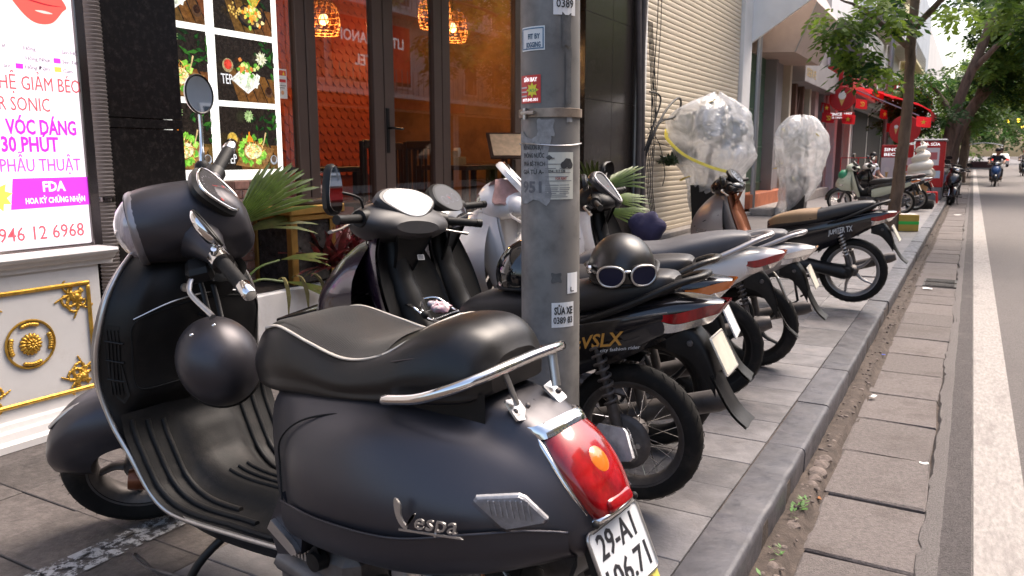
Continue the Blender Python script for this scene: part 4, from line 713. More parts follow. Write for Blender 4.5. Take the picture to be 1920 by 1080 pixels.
# first tree: trunk in front of the ice cream shop
cl1 = [((rs.uniform(-1.0, .1), rs.uniform(-1.6, -.2), rs.uniform(3.0, 3.5)), .25) for k in range(12)] + [((rs.uniform(-1.2, 2.8), rs.uniform(-2.0, 2.2), rs.uniform(3.7, 5.6)), .5) for k in range(48)]
cl1 += [((rs.uniform(.6, 2.4), rs.uniform(-1.5, 1.5), rs.uniform(3.3, 4.2)), .35) for k in range(14)]
cl1 += [((-.85 + .09 * k, -.7 - .12 * k, 2.85 - .12 * (k % 4)), .16) for k in range(8)] + [((1.15 + rs.rand() * .7, -1.8 + rs.randn() * .4, 2.85 + rs.rand() * .6), .22) for k in range(8)]
tree('street_tree', 'street tree with leaning slender trunk beside the yellow carton', (-1.08, 14.7, 0), [(0, 0, 0), (.03, 0, .6), (.07, 0, 1.3), (.09, 0, 2.0), (.07, 0, 3.1), (.10, 0, 4.2), (.2, 0, 5.2)], .108, [[(.08, 0, 2.9), (-.5, -.6, 3.4), (-.9, -1.1, 3.6)], [(.08, 0, 3.2), (.9, -1.0, 3.9), (1.8, -1.8, 4.2)], [(.1, 0, 3.8), (-.8, .8, 4.8), (-1.3, 1.4, 5.3)], [(.15, 0, 4.2), (1.2, 1.0, 5.3), (2.0, 1.6, 5.8)]], cl1, .15, 7, 1)
def crown(n, cx, cy, cz, rx, ry, rz, r_): return [((cx + rs.randn() * rx * .5, cy + rs.randn() * ry * .5, cz + rs.randn() * rz * .5), r_) for k in range(n)]
tree('street_tree', 'street tree leaning over the road behind the red kiosk', (-.8, 30, 0), [(0, 0, 0), (.0, 0, .6), (.05, 0, 1.6), (.3, 0, 3.1), (.7, 0, 4.4), (1.1, 0, 6)], .22, [[(.15, 0, 2.4), (-.35, 0, 3.2), (-.8, -.3, 3.7)], [(.5, 0, 3.8), (1.6, -.5, 5.0), (2.4, -.8, 5.8)]], crown(26, -.9, -.3, 2.9, .9, 1.4, .8, .55) + crown(44, 2.4, -.5, 6.4, 1.8, 2.2, 1.6, .7), .17, 16, 2, (1, 2, 2))
tree('street_tree', 'dark trunked street tree bending far over the road', (-.68, 34, 0), [(0, 0, 0), (.0, 0, 1.2), (.2, 0, 2.2), (.9, 0, 3.5), (1.95, 0, 4.65), (3.4, 0, 5.8)], .24, [[(.6, 0, 3.1), (.9, 0, 4.4), (1.1, 0, 5.4)], [(1.9, 0, 4.6), (2.4, .4, 6.0)]], crown(34, 1.6, 0, 4.0, 1.1, 1.8, 1.0, .6) + crown(44, 1.7, 0, 6.0, 1.3, 2, 1.3, .7) + crown(54, 3.4, 0, 6.8, 2.4, 2.6, 1.8, .9), .2, 16, 3, (0, 1, 2))
for i, (x, y, h, n) in enumerate(((-.5, 46, 5.2, 40), (-.6, 60, 5.6, 40), (9.6, 48, 8, 60), (9.8, 66, 9, 60), (-.6, 82, 7, 50), (9.7, 92, 10, 60), (10.2, 34, 8, 40), (3.5, 140, 11, 110))):
    tree('street_tree', ['third tree on the left kerb with a rounded crown', 'fourth tree on the left kerb in the distance', 'leafy tree on the right kerb beyond the rider', 'second distant tree on the right kerb', 'fifth tree on the left kerb far away', 'third distant tree on the right kerb', 'nearest tree on the opposite kerb out of frame', 'mass of green closing the end of the street'][i], (x, y, -.1), [(0, 0, 0), (.1, 0, 1.5), (.2, 0, 3.2), (.3, 0, h * .8)], .22, [[(.2, 0, 2.8), (1.2, .3, 4.5)], [(.2, 0, 3.0), (-1.0, .3, 4.8)]], crown(n, .3, 0, h * .78, (2.2 if i in (0, 1, 4) else 3.4) if i < 7 else 9, 3.2, (1.7 if i in (0, 1, 4) else 2.6) if i < 7 else 7, 1.0 if i < 7 else 1.8), .3 if i < 7 else .55, 12, 30 + i, (1, 2, 1))
# yellow lights in the far trees
for k in range(14): G().ell((5.0 + rs.randn() * 1.6, 96 + rs.randn() * 3, 4.0 + rs.randn() * .9), (.16, .16, .2), 6).obj('lantern', M('lantern_yellow', (.9, .6, .05), .5, emit=3.5, ecol=(1, .55, .03)), None, 60, label='small yellow lantern glowing among the far trees', cat='lantern', group='yellow lanterns in the far trees')
# ================================================================ matte black scooter in front
def surf(secs, nu=5, nv=4, mirror=True, close_bottom=False):
    """secs: [(x, [(y,z)...top centre -> bottom])] -> smooth closed-in-y grid points"""
    A = np.array([[(x, y, z) for y, z in pr] for x, pr in secs], float)
    A = np.array([cr(A[:, j], nu) for j in range(A.shape[1])]).transpose(1, 0, 2)
    A = np.array([cr(r, nv) for r in A])
    if mirror:
        B = A[:, ::-1].copy(); B[:, :, 1] *= -1; A = np.concatenate([B[:, :-1], A], 1)
    return A
def cap(g, ring): c = np.mean(ring, 0); o = len(g.v); g.v += [tuple(p) for p in ring] + [tuple(c)]; n = len(ring); g.f += [(o + i, o + (i + 1) % n, o + n) for i in range(n)]; return g
VS = E('scooter', (-.975, 1.445, 0), 'matte black classic scooter with cream seat piping parked in the foreground', 'scooter', rz=R(173), rx=R(-2))
RAKE = R(26.5); AX = Vector((-math.sin(RAKE), 0, math.cos(RAKE))); A0 = Vector((1.536, 0, 0)); STEER = Matrix.Translation(A0 + Vector((-.08, 0, 0))) @ Matrix.Rotation(R(56), 4, AX) @ Matrix.Translation(-A0); STB = Matrix.Translation(A0 + Vector((-.08, 0, 0))) @ Matrix.Rotation(R(58), 4, AX) @ Matrix.Translation(-A0) @ Matrix.Translation((1.0, 0, 1.06)) @ Matrix.Rotation(R(-6.5), 4, 'X') @ Matrix.Translation((-1.0, 0, -1.06)); STH = Matrix.Translation(A0 + Vector((-.085, 0, .005))) @ Matrix.Rotation(R(62), 4, AX) @ Matrix.Translation(-A0); SWH = Matrix.Translation(A0 + Vector((-.055, 0, 0))) @ Matrix.Rotation(R(56), 4, AX) @ Matrix.Translation(-A0)
def st(g): g.v = [tuple(STEER @ Vector(p)) for p in g.v]; return g
def sh_(g): g.v = [tuple(STH @ Vector(p)) for p in g.v]; return g
def sb_(g): g.v = [tuple(STB @ Vector(p)) for p in g.v]; return g
def sw(g): g.v = [tuple(SWH @ Vector(p)) for p in g.v]; return g
# --- rear body
body = [(.43, [(0, .70), (.09, .70), (.135, .67), (.150, .60), (.150, .50), (.145, .42), (.12, .37)]),
        (.35, [(0, .72), (.11, .72), (.165, .685), (.188, .60), (.192, .50), (.185, .42), (.15, .37)]),
        (.22, [(0, .745), (.12, .742), (.19, .70), (.245, .62), (.262, .52), (.25, .45), (.21, .405)]),
        (.05, [(0, .765), (.12, .76), (.175, .735), (.24, .685), (.282, .57), (.273, .48), (.23, .42)]),
        (-.12, [(0, .775), (.085, .768), (.128, .737), (.20, .702), (.264, .60), (.264, .50), (.22, .44)]),
        (-.25, [(0, .754), (.075, .746), (.110, .708), (.165, .672), (.222, .595), (.219, .52), (.18, .465)]),
        (-.34, [(0, .697), (.066, .692), (.100, .662), (.135, .625), (.160, .575), (.154, .525), (.12, .485)]),
        (-.40, [(0, .63), (.05, .625), (.08, .605), (.105, .575), (.112, .55), (.105, .52), (.08, .495)]),
        (-.425, [(0, .575), (.035, .572), (.055, .565), (.07, .55), (.073, .54), (.07, .525), (.05, .51)])]
A = surf(body, 7, 5); g = G().grid(A); cap(g, A[-1][::-1]); cap(g, A[0]); rb = g.obj('rear_body', MATTE, VS, 60)
# lower skirt under the crease
def skirt(s):
    pr = [(.27, [(.258, .497), (.258, .45), (.235, .405), (.19, .385)]), (.1, [(.288, .512), (.282, .46), (.26, .425), (.20, .40)]), (-.1, [(.285, .532), (.278, .48), (.252, .445), (.20, .42)]), (-.25, [(.236, .562), (.232, .51), (.205, .47), (.15, .45)]), (-.34, [(.168, .567), (.166, .52), (.14, .487), (.09, .475)]), (-.40, [(.12, .562), (.118, .525), (.095, .505), (.06, .50)])]
    A = surf([(x, [(y * s, z) for y, z in p]) for x, p in pr], 6, 4, False); return G().grid(A, flip=s < 0).obj('skirt', MATTE, rb, 60)
skirt(1); skirt(-1)
crs = cr([(.27, .259, .499), (.1, .289, .514), (-.1, .286, .534), (-.25, .237, .564), (-.34, .169, .569), (-.40, .121, .563)], 8)
for s in (1, -1): G().tube(crs * (1, s, 1), .0028, 6).obj('crease_bead', MATTE, rb, 60)
gap = M('panel_gap', (.004, .004, .004), .9)
for P in ([(.27, .255, .50), (.318, .219, .56), (.306, .222, .62), (.25, .217, .672), (.17, .2, .702), (.06, .188, .722)],):
    for s in (1, -1): G().tube(cr(P, 8) * (1, s, 1), .0022, 6).obj('panel_gap', gap, rb, 0)
G().tube(cr([(-.24, .0, .757), (-.30, 0, .727), (-.345, 0, .693)], 6), .0012, 5).obj('panel_gap', gap, rb, 0)
# --- seat
seat = [(.57, [(0, .775), (.03, .77), (.05, .755), (.06, .735), (.06, .71), (.045, .69), (0, .685)]), (.545, [(0, .81), (.05, .805), (.08, .785), (.10, .75), (.10, .715), (.08, .69), (0, .685)]),
        (.49, [(0, .84), (.065, .84), (.108, .825), (.132, .775), (.132, .72), (.115, .69), (0, .685)]), (.40, [(0, .855), (.075, .860), (.128, .852), (.157, .80), (.157, .74), (.142, .697), (0, .69)]),
        (.28, [(0, .843), (.08, .846), (.14, .832), (.167, .785), (.167, .75), (.152, .712), (0, .70)]), (.16, [(0, .836), (.08, .835), (.145, .815), (.172, .775), (.172, .75), (.157, .727), (0, .72)]),
        (.04, [(0, .868), (.08, .863), (.145, .838), (.170, .795), (.170, .765), (.157, .742), (0, .74)]), (-.05, [(0, .908), (.08, .90), (.135, .872), (.164, .82), (.164, .785), (.152, .752), (0, .75)]),
        (-.14, [(0, .918), (.078, .91), (.125, .882), (.15, .83), (.15, .79), (.14, .762), (0, .76)]), (-.20, [(0, .90), (.066, .893), (.105, .865), (.127, .825), (.127, .79), (.115, .77), (0, .77)]), (-.235, [(0, .86), (.045, .855), (.07, .84), (.085, .82), (.085, .80), (.075, .785), (0, .785)])]
seat = [(x if x > .1 else .1 + (x - .1) * .9, p) for x, p in seat]
A = surf(seat, 6, 5); g = G().grid(A); cap(g, A[-1][::-1]); cap(g, A[0]); se = g.obj('seat', LEATH, VS, 60)
B = surf([(x, [(y * k, z + .0035) for (y, z), k in zip(p[:3], (1, 1, .99))]) for x, p in [(x, p) for x, p in seat if -.02 < x < .53]], 6, 6)
rib = M('ribbed_vinyl', (.020, .018, .019), .5); t = rib.node_tree; wv = t.nodes.new('ShaderNodeTexWave'); wv.bands_direction = 'X'; wv.inputs['Scale'].default_value = 55; bp = t.nodes.new('ShaderNodeBump'); bp.inputs['Strength'].default_value = .9; bp.inputs['Distance'].default_value = .004
tc = t.nodes.new('ShaderNodeTexCoord'); t.links.new(tc.outputs['Object'], wv.inputs[0]); t.links.new(wv.outputs[1], bp.inputs['Height']); t.links.new(bp.outputs[0], t.nodes['Principled BSDF'].inputs['Normal'])
G().grid(B).obj('seat_insert', rib, se, 60)
pp_ = cr([(.53, .04, .822), (.505, .085, .827), (.47, .115, .838), (.40, .130, .854), (.28, .1425, .834), (.16, .1475, .817), (.06, .142, .835), (.0, .118, .868), (-.035, .075, .898), (-.05, .0, .911)], 8)
full = np.concatenate([pp_, (pp_ * (1, -1, 1))[::-1][1:], ]); G().tube(full, .0035, 6).obj('piping', PIPING, se, 60)
stt = cr([(-.165, .0, .897), (-.16, .06, .889), (-.135, .115, .861), (-.065, .146, .852), (0, .160, .838)], 6)
for s in (1, -1): G().tube(stt * (1, s, 1), .0014, 5).obj('seam', M('thread', (.05, .04, .04), .8), se, 60)
G().grid(surf([(x, [(y * 1.0, .66), (y * .98, z0)]) for x, y, z0 in ((.45, .11, .70), (.25, .14, .73), (0, .15, .76), (-.2, .11, .79))], 4, 1, False)).obj('seat_base', SATIN, VS)
# --- grab rail
rl = cr([(-.0, .176, .762), (-.01, .19, .768), (-.10, .196, .788), (-.17, .182, .814), (-.215, .142, .834), (-.235, .08, .845), (-.238, 0, .848)], 8)
rl = np.concatenate([rl, (rl * (1, -1, 1))[::-1][1:]]); gr_ = G().tube(rl, .0115, 10).obj('grab_rail', CHROME, VS, 60)
for s in (1, -1):
    G().tube(cr([(-.230, .085 * s, .838), (-.238, .078 * s, .81), (-.250, .07 * s, .768)], 5), .010, 8, flat=.6).obj('rail_bracket', STEEL, gr_, 60)
    pl = G().prism(rrect(.05, .046, .006), frame((-.25, .066 * s, .757), (-.75, .15 * s, -.66), (0, 1, .2)), .005); pl.obj('rail_foot', STEEL, gr_, 30)
    for q in (-.013, .013): G().ell((-.258 + q * .5, (.066 + q * .9) * s, .760 - q * .3), (.006, .006, .006), 6).obj('bolt', DSTEEL, gr_)
# --- tail lamp: chrome surround, red lens, amber indicator
tl = [(-.300, .716, .070), (-.338, .683, .081), (-.378, .637, .083), (-.408, .592, .074), (-.420, .566, .062)]
P = np.array([[(x - .030 * math.cos(a * math.pi / 2) ** .7 - .0, w_ * math.sin(a * math.pi / 2) if abs(a) < 1 else w_ * a, z + .014 * math.cos(a * math.pi / 2)) for a in np.linspace(-1, 1, 13)] for x, z, w_ in cr(tl, 4)])
g = G().grid(P); ring = list(P[0]) + [P[i][-1] for i in range(1, len(P))] + list(P[-1][::-1])[1:] + [P[i][0] for i in range(len(P) - 2, 0, -1)]
rg2 = [(p[0] + .045, p[1], p[2] - .005) for p in ring]; n = len(ring); o = len(g.v); g.v += [tuple(p) for p in ring] + rg2; g.f += [(o + i, o + (i + 1) % n, o + n + (i + 1) % n, o + n + i) for i in range(n)]
tlo = g.obj('tail_lamp', LENSR, VS, 50)
c0 = np.mean(ring, 0); G().tube([np.array(p) * (1, 1, 1) + (np.array(p) - c0) * .03 + (.006, 0, 0) for p in ring], .006, 8, True).obj('lamp_surround', CHROME, tlo, 60)
band = [(-.302, .742), (-.316, .728)]
G().grid(np.array([[(x - .034 * math.cos(a * 1.5708) ** .7, .079 * math.sin(a * 1.5708), z + .012 * math.cos(a * 1.57)) for a in np.linspace(-1, 1, 13)] for x, z in ((-.280, .730), (-.290, .728), (-.300, .718), (-.305, .709))])).obj('lamp_brow', CHROME, tlo, 60)
for s in (1, -1): G().grid(np.array([[(x + .004, (w_ + .003) * s, z), (x + .04, (w_ + .022) * s, z - .004)] for x, z, w_ in cr(tl, 4)])).obj('lamp_cheek', STEEL, tlo, 60)
Mt = frame((-.388, .0, .658), (0, -1, 0), (.62, 0, .79)); G().lathe([(0, .014), (.02, .0125), (.031, .006), (.034, 0)], 20, Mt @ Matrix.Scale(1.15, 4, (0, 1, 0))).obj('amber_lamp', LENSO, tlo)
Mt = frame((-.434, .0, .588), (0, -1, 0), (.45, 0, .89)); G().prism(rrect(.085, .026, .008), Mt, .014, .004).obj('plate_lamp', LENSR, tlo, 40)
# --- indicators
for s in (1, -1):
    Mi = frame((-.325, .196 * s, .622), Vector((-.93, -.37 * s, .09)), (.05, .30 * s * 1, .95), ) if s > 0 else frame((-.325, -.180, .622), Vector((.93, -.37, -.09)), (.05, -.30, .95))
    pts = [(-.066, .022), (-.06, .03), (.022, .036), (.034, .03), (.068, -.018), (.058, -.028), (-.014, -.046), (-.024, -.04)]
    if s < 0: pts = [(-a, b) for a, b in pts][::-1]
    io = G().prism(pts, Mi, .010, .004).obj('indicator', M('indicator_lens', (.42, .41, .41), .12, coat=.8, var=.3, vs=30), VS, 30)
    G().prism([(a * 1.02, b * 1.02) for a, b in pts], Mi @ Matrix.Translation((0, 0, .0105)), .008, .005).obj('lens', CLEAR, io, 30)
    for k in range(8): x_ = (-.036 + k * .0105) * s; G().prism([(x_ - .0012, -.006 - k * .002), (x_ + .0012, -.006 - k * .002), (x_ + .0012, .026), (x_ - .0012, .026)], Mi @ Matrix.Translation((0, 0, .0101)), .003).obj('reflector_rib', MATS['indicator_lens'], io)
Me = frame((-.125, .292, .562), (-.985, -.13, .11), (0, -.10, .995)); em = E('emblem'); em.parent = VS
bpy.data.objects.remove(em)
txt('emblem', 'espa', .046, STEEL, VS, Me @ Matrix.Translation((.038, .006, -.002)), ext=.002, sx=1.2, shear=.25, bold=-.002)
vpl = [(.004, .062), (.017, .050), (.016, .030), (.027, .012), (.040, .022), (.050, .036), (.044, .034), (.034, .022), (.026, .004), (.010, .016), (.002, .040)]
G().prism([tuple(q) for q in cr(vpl, 3, True)][::-1], Me, .004).obj('emblem', STEEL, VS, 30)
g = G().prism([(.008, 0), (.152, 0), (.146, .0035), (.008, .0035)], Me, .003); g.obj('emblem', STEEL, VS)
# --- number plate
Mp = frame((-.448, .0, .484), (.0, -1, 0), (.40, 0, .9165)); PLW = M('plate_white', (.72, .74, .76), .35, dirt=.15, dcol=(.45, .4, .36), ds=20); PLK = M('plate_black', (.03, .03, .035), .4)
npo = G().prism(rrect(.19, .14, .012), Mp, .003).obj('number_plate', PLW, VS, 30)
g = G().tube([tuple(Mp @ Vector((*p, .003))) for p in rrect(.19, .14, .012)], .0035, 6, True); g.obj('plate_rim', STEEL, npo, 60)
txt('plate_text', '29-A1', .068, PLK, npo, Mp @ Matrix.Translation((0, .012, .0034)), 'CENTER', width=.135, bold=.012); txt('plate_text', '106.71', .068, PLK, npo, Mp @ Matrix.Translation((0, -.055, .0034)), 'CENTER', width=.155, bold=.012)
st_ = Print().rect(.02, -.105, .09, -.07, (.75, .66, .15)).disc(.06, -.087, .01, (.55, .15, .12)); st_.obj('sticker', PRINT, npo, Mp)
G().prism([(-.085, -.1), (.085, -.1), (.07, .1), (-.07, .1)], Mp @ Matrix.Translation((0, .02, -.03)), .022, .006).obj('plate_holder', SATIN, VS)
for s in (1, -1): G().ell((-.432, .075 * s, .568), (.008, .008, .008), 6).obj('bolt', RUB, VS)
G().grid(surf([(-.40, [(0, .53), (.08, .52), (.09, .48)]), (-.36, [(0, .42), (.085, .41), (.1, .38)]), (-.30, [(0, .36), (.085, .35), (.1, .33)])], 4, 3)).obj('mudguard', SATIN, VS)
# --- leg shield
tr = [(1.085, .07, 1.02), (1.07, .10, .99), (1.04, .17, .935), (1.022, .222, .87), (1.028, .25, .785), (1.045, .258, .71), (1.052, .258, .62), (1.02, .25, .52), (.955, .24, .43), (.90, .23, .345), (.84, .222, .303), (.75, .215, .294), (.57, .21, .308), (.34, .205, .332)]
T = cr(tr, 5); G().tube(T, .0075, 8).obj('edge_trim', STEEL, VS, 60); G().tube(T * (1, -1, 1), .0075, 8).obj('edge_trim', STEEL, VS, 60)
out, inn = [], []
for (x, y, z) in T[:11 * 5 - 4]:
    fr_ = 1.53 - .4986 * z + .075 - (.0 if z > .5 else (.5 - z) * .5)     # centre line ahead of the steering column
    cx = min(fr_ + .03, x + .24); out.append([(x, y, z), (x + (cx - x) * .45, y * .86, z), (x + (cx - x) * .80, y * .52, z), (cx, y * .2, z), (cx + .003, 0, z)])
    k = min(1, max(0, (z - .50) / .10)) * min(1, max(0, (1.03 - z) / .08))
    inn.append([(x - .002, y * .99, z), (x - .012 * k, y * .95, z), (x - .075 * k, y * .80, z), (x - .092 * k, y * .6, z), (x - .112 * k, y * .3, z), (x - .118 * k, 0, z)])
def mir(rows): A = np.array([cr(r, 4) for r in rows]); B = A[:, ::-1].copy(); B[:, :, 1] *= -1; return np.concatenate([A, B[:, 1:]], 1)
ls = G().grid(mir(out)).obj('leg_shield', MATTE, VS, 60); G().grid(mir(inn), flip=True).obj('inner_shield', SATIN, VS, 60)
def innpt(y, z):
    zs = [q[0][2] for q in inn]; i1 = next((i for i in range(len(zs)) if zs[i] < z), len(zs) - 1); i0 = max(0, i1 - 1); w_ = (zs[i0] - z) / max(1e-6, zs[i0] - zs[i1])
    A = cr(np.array(inn[i0]) * (1 - w_) + np.array(inn[i1]) * w_, 8); return Vector((float(np.interp(-abs(y), -A[:, 1], A[:, 0])), y, z))
# glovebox door outline + lock
gb = [(-.005 + 0, 0)]; gp = []
for y, z in ((.192, .805), (.20, .73), (.198, .64), (.18, .612), (.10, .615), (0, .62), (-.10, .615), (-.18, .612), (-.2, .73), (-.192, .805), (-.10, .835), (0, .845), (.10, .835)): gp.append(innpt(y, z) + Vector((-.002, 0, 0)))
G().tube(cr([tuple(p) for p in gp], 5, True), .0025, 5, True).obj('glovebox_seam', gap, VS, 0)
gp = [innpt(y, z) + Vector((-.004, 0, 0)) for y, z in ((.195, .815), (.10, .85), (0, .862), (-.10, .85), (-.195, .815))]; G().tube(cr([tuple(p) for p in gp], 6), .0022, 5).obj('glovebox_line', STEEL, VS, 60)
pk = innpt(.06, .885); G().lathe([(.012, 0), (.012, .006), (.006, .007), (0, .007)], 14, frame(pk + Vector((-.002, 0, 0)), (0, -1, 0), (0, 0, 1))).obj('ignition_lock', STEEL, VS)
# air vent with ribs
vn = E('x'); bpy.data.objects.remove(vn)
vp = [(.236, .80), (.219, .795), (.222, .70), (.212, .60), (.219, .572), (.232, .59), (.241, .67), (.243, .74)]
V3 = [innpt(y, z) + Vector((-.0035, 0, 0)) for y, z in vp]; g = G().add([tuple(p) for p in V3], [tuple(range(len(V3)))[::-1]]); vo = g.obj('vent', M('vent_dark', (.004, .004, .004), .6), VS, 0)
for z in (.755, .70, .645): G().tube([tuple(innpt(.243, z) + Vector((-.005, 0, 0))), tuple(innpt(.23, z - .004) + Vector((-.006, 0, 0))), tuple(innpt(.217, z - .008) + Vector((-.005, 0, 0)))], .0028, 6).obj('vent_rib', SATIN, vo, 60)
for y in (.238, .233, .228, .223): G().tube([tuple(innpt(y, z) + Vector((-.004, 0, 0))) for z in np.linspace(.60, .785, 6)], .0018, 5).obj('vent_fin', SATIN, vo, 60)
# --- floor board with rubber strips
fp = [(.30, .340), (.45, .320), (.60, .307), (.74, .300), (.83, .312), (.895, .352), (.94, .42), (.975, .49), (.985, .55)]
fl = cr([(x, 0, z) for x, z in fp], 5)
def fy(x, z): return .205 + max(0, min(.04, (x - .6) * .1))
rows = [[(x - .004 * (z > .36), fy(x, z) * k, z + (.045 if k < .28 else (.022 if k < .36 else 0)) * (1 if z < .42 else max(0, 1 - (z - .42) / .1))) for k in (1, .9, .7, .45, .35, .25, .12, 0)] for x, _, z in fl]
A = np.array(rows); B = A[:, ::-1].copy(); B[:, :, 1] *= -1; G().grid(np.concatenate([A, B[:, 1:]], 1), flip=True).obj('floor_mat', RUB, VS, 60)
for s in (1, -1):
    for k, i0, i1 in ((.88, 4, 38), (.70, 8, 37), (.52, 12, 36)):
        G().tube([(x - .002, fy(x, z) * k * s, z + .003) for x, _, z in fl[i0:i1 + 1]], .008, 8, flat=1).obj('floor_strip', RUB, VS, 60)
for k in (.13, 0, -.13): G().tube([(x, fy(x, z) * k, z + .047) for x, _, z in fl[3:20]], .006, 8).obj('floor_strip', RUB, VS, 60)
G().grid(surf([(.95, [(0, .40), (.15, .40), (.238, .425)]), (.84, [(0, .26), (.15, .265), (.22, .295)]), (.7, [(0, .23), (.16, .24), (.21, .287)]), (.5, [(0, .24), (.16, .25), (.207, .306)]), (.3, [(0, .26), (.16, .28), (.204, .33)]), (.2, [(0, .30), (.18, .32), (.23, .40)])], 4, 3)).obj('underfloor', SATIN, VS)
G().prism([(.30, .50), (.235, .42), (.245, .365), (.33, .34), (.36, .40)], frame((0, .19, 0), (1, 0, 0), (0, 0, 1), (0, -1, 0)) @ Matrix.Translation((0, 0, -.045)), .05, .01).obj('side_flare', MATTE, VS, 40)
for s in (1, -1): G().prism([(.345, .405), (.33, .43), (.255, .39), (.243, .373), (.262, .362)], frame((0, .236 * s, 0), (1, 0, 0), (0, 0, 1), (0, -1, 0)) @ Matrix.Translation((0, 0, -.012 if s > 0 else 0)), .016, .004).obj('foot_peg', STEEL, VS, 40)
# --- steering head: headset, lamp, dash, bars, mirrors (steered)
hx, hz = 1.025, 1.055
hs = []
for u, ry, tp, bt, sh in ((.135, .098, .123, -.073, 0), (.11, .104, .128, -.080, 0), (.07, .108, .130, -.090, 0), (.01, .108, .126, -.115, 0), (-.055, .102, .116, -.140, 0), (-.105, .088, .088, -.145, 0), (-.145, .06, .045, -.12, 0), (-.16, .03, .0, -.09, 0)):
    c_ = (tp + bt) / 2; h_ = (tp - bt) / 2
    hs.append((u, [(ry * math.sin(a) * (1 - .15 * (math.cos(a) < -.3) * (u < .05)), c_ + h_ * math.cos(a)) for a in np.linspace(0, math.pi, 9)]))
A = surf([(hx + u, [(y, hz + z) for y, z in p]) for u, p in hs], 5, 3); g = G().grid(A, flip=True); cap(g, A[-1]); ho = sh_(g).obj('headset', MATTE, VS, 60)
Hm = frame((hx + .158, 0, hz), (0, -1, 0), (0, 0, 1), (1, 0, 0)) if False else Matrix.Translation((hx + .130, 0, hz + .025)) @ Matrix.Rotation(R(86), 4, 'Y')
hl = sh_(G().lathe([(.090, -.004), (.080, .020), (.058, .042), (.03, .055), (0, .060)], 28, Hm)).obj('headlamp_glass', M('headlamp_lens', (.50, .44, .46), .12, .25, coat=.8, var=.45, vs=60, stretch=(1, 1, .08)), ho, 60)
sh_(G().lathe([(0, -.05), (.05, -.04), (.085, -.006)], 28, Hm)).obj('headlamp_reflector', SILV, ho, 60)
sh_(G().lathe([(.086, .004), (.092, .010), (.100, .008), (.104, -.002), (.103, -.012)], 32, Hm)).obj('headlamp_rim', M('lamp_rim', (.28, .26, .27), .3, .6), ho, 60)
st(G().lathe([(.105, 0), (.085, -.06), (.07, -.14)], 20, Matrix.Translation((hx - .02, 0, hz - .13)) @ Matrix.Rotation(-RAKE, 4, 'Y'))).obj('neck', SATIN, ho)
Md = frame((hx - .108, 0, hz + .080), (0, -1, 0), (.56, 0, .83))
ds = cr([(-.072, .03), (-.055, .062), (0, .072), (.055, .062), (.072, .03), (.058, -.035), (.03, -.062), (-.03, -.062), (-.058, -.035)], 4, True)
do = st(G().prism(ds * 1.18, Md @ Matrix.Translation((0, 0, -.02)), .024, .01)).obj('dash_housing', SATIN, ho, 40)
st(G().tube([tuple(Md @ Vector((*p, .005))) for p in ds], .005, 8, True)).obj('dash_bezel', CHROME, do, 60); st(G().prism(ds, Md @ Matrix.Translation((0, 0, .006)), .004)).obj('dash_glass', CLEAR, do, 20)
pr_ = Print(); pr_.poly(ds * .97, (.045, .045, .05))
for k in range(13): a = R(20 + k * 22); pr_.poly([(.0 + .040 * math.cos(a) - .003, .026 + .034 * math.sin(a)), (.0 + .040 * math.cos(a) + .003, .026 + .034 * math.sin(a)), (.034 * math.cos(a), .026 + .028 * math.sin(a))], (.7, .7, .7))
pr_.poly([(-.002, .026), (.002, .026), (.03, .0), (.028, -.003)], (.7, .05, .04)); pr_.rect(-.025, -.05, .025, -.022, (.22, .25, .22)); pr_.disc(-.04, -.01, .006, (.5, .05, .04)); pr_.disc(.04, -.01, .006, (.5, .05, .04))
po = pr_.obj('dash_dial', PRINT, do, STEER @ Md @ Matrix.Translation((0, 0, .0045)), dz=.00008)
for s in (1, -1):
    sb_(G().tube(cr([(hx - .03, .07 * s, hz - .0), (hx - .055, .14 * s, hz + .01), (hx - .082, .205 * s, hz + .012)], 5), [.07, .062, .056, .051, .047, .043, .039, .035, .032, .030, .028], 14)).obj('bar_shroud', MATTE, ho, 60)
    sb_(G().tube([(hx - .078, .20 * s, hz + .012), (hx - .090, .232 * s, hz + .012)], .0305, 14)).obj('bar_collar', CHROME if s > 0 else SATIN, ho, 40)
    n = 26; gp = [(hx - .088 - .045 * k / n, (.225 + .118 * k / n) * s, hz + .012) for k in range(n + 1)]
    sb_(G().tube(gp, [.0185 + .0012 * (k % 2) for k in range(n + 1)], 14)).obj('grip', RUB, ho, 50)
    sb_(G().tube([(hx - .132, .342 * s, hz + .012), (hx - .134, .349 * s, hz + .012), (hx - .148, .386 * s, hz + .012), (hx - .150, .390 * s, hz + .012)], [.018, .0205, .018, .015], 14)).obj('bar_end', CHROME, ho, 40)
    sb_(G().tube(cr([(hx - .0, .18 * s, hz - .035), (hx + .015, .215 * s, hz - .045), (hx + .012, .25 * s, hz - .052), (hx - .03, .33 * s, hz - .062), (hx - .035, .345 * s, hz - .062)], 5), [.008] + [.0085] * 6 + [.007] * 10 + [.0075] * 3 + [.010], 8, flat=.6)).obj('brake_lever', STEEL, ho, 60)
    sb_(G().box(hx - .05, hx + .02, s * .13, s * .2, hz - .065, hz - .015, .012)).obj('switch_block', SATIN, ho)
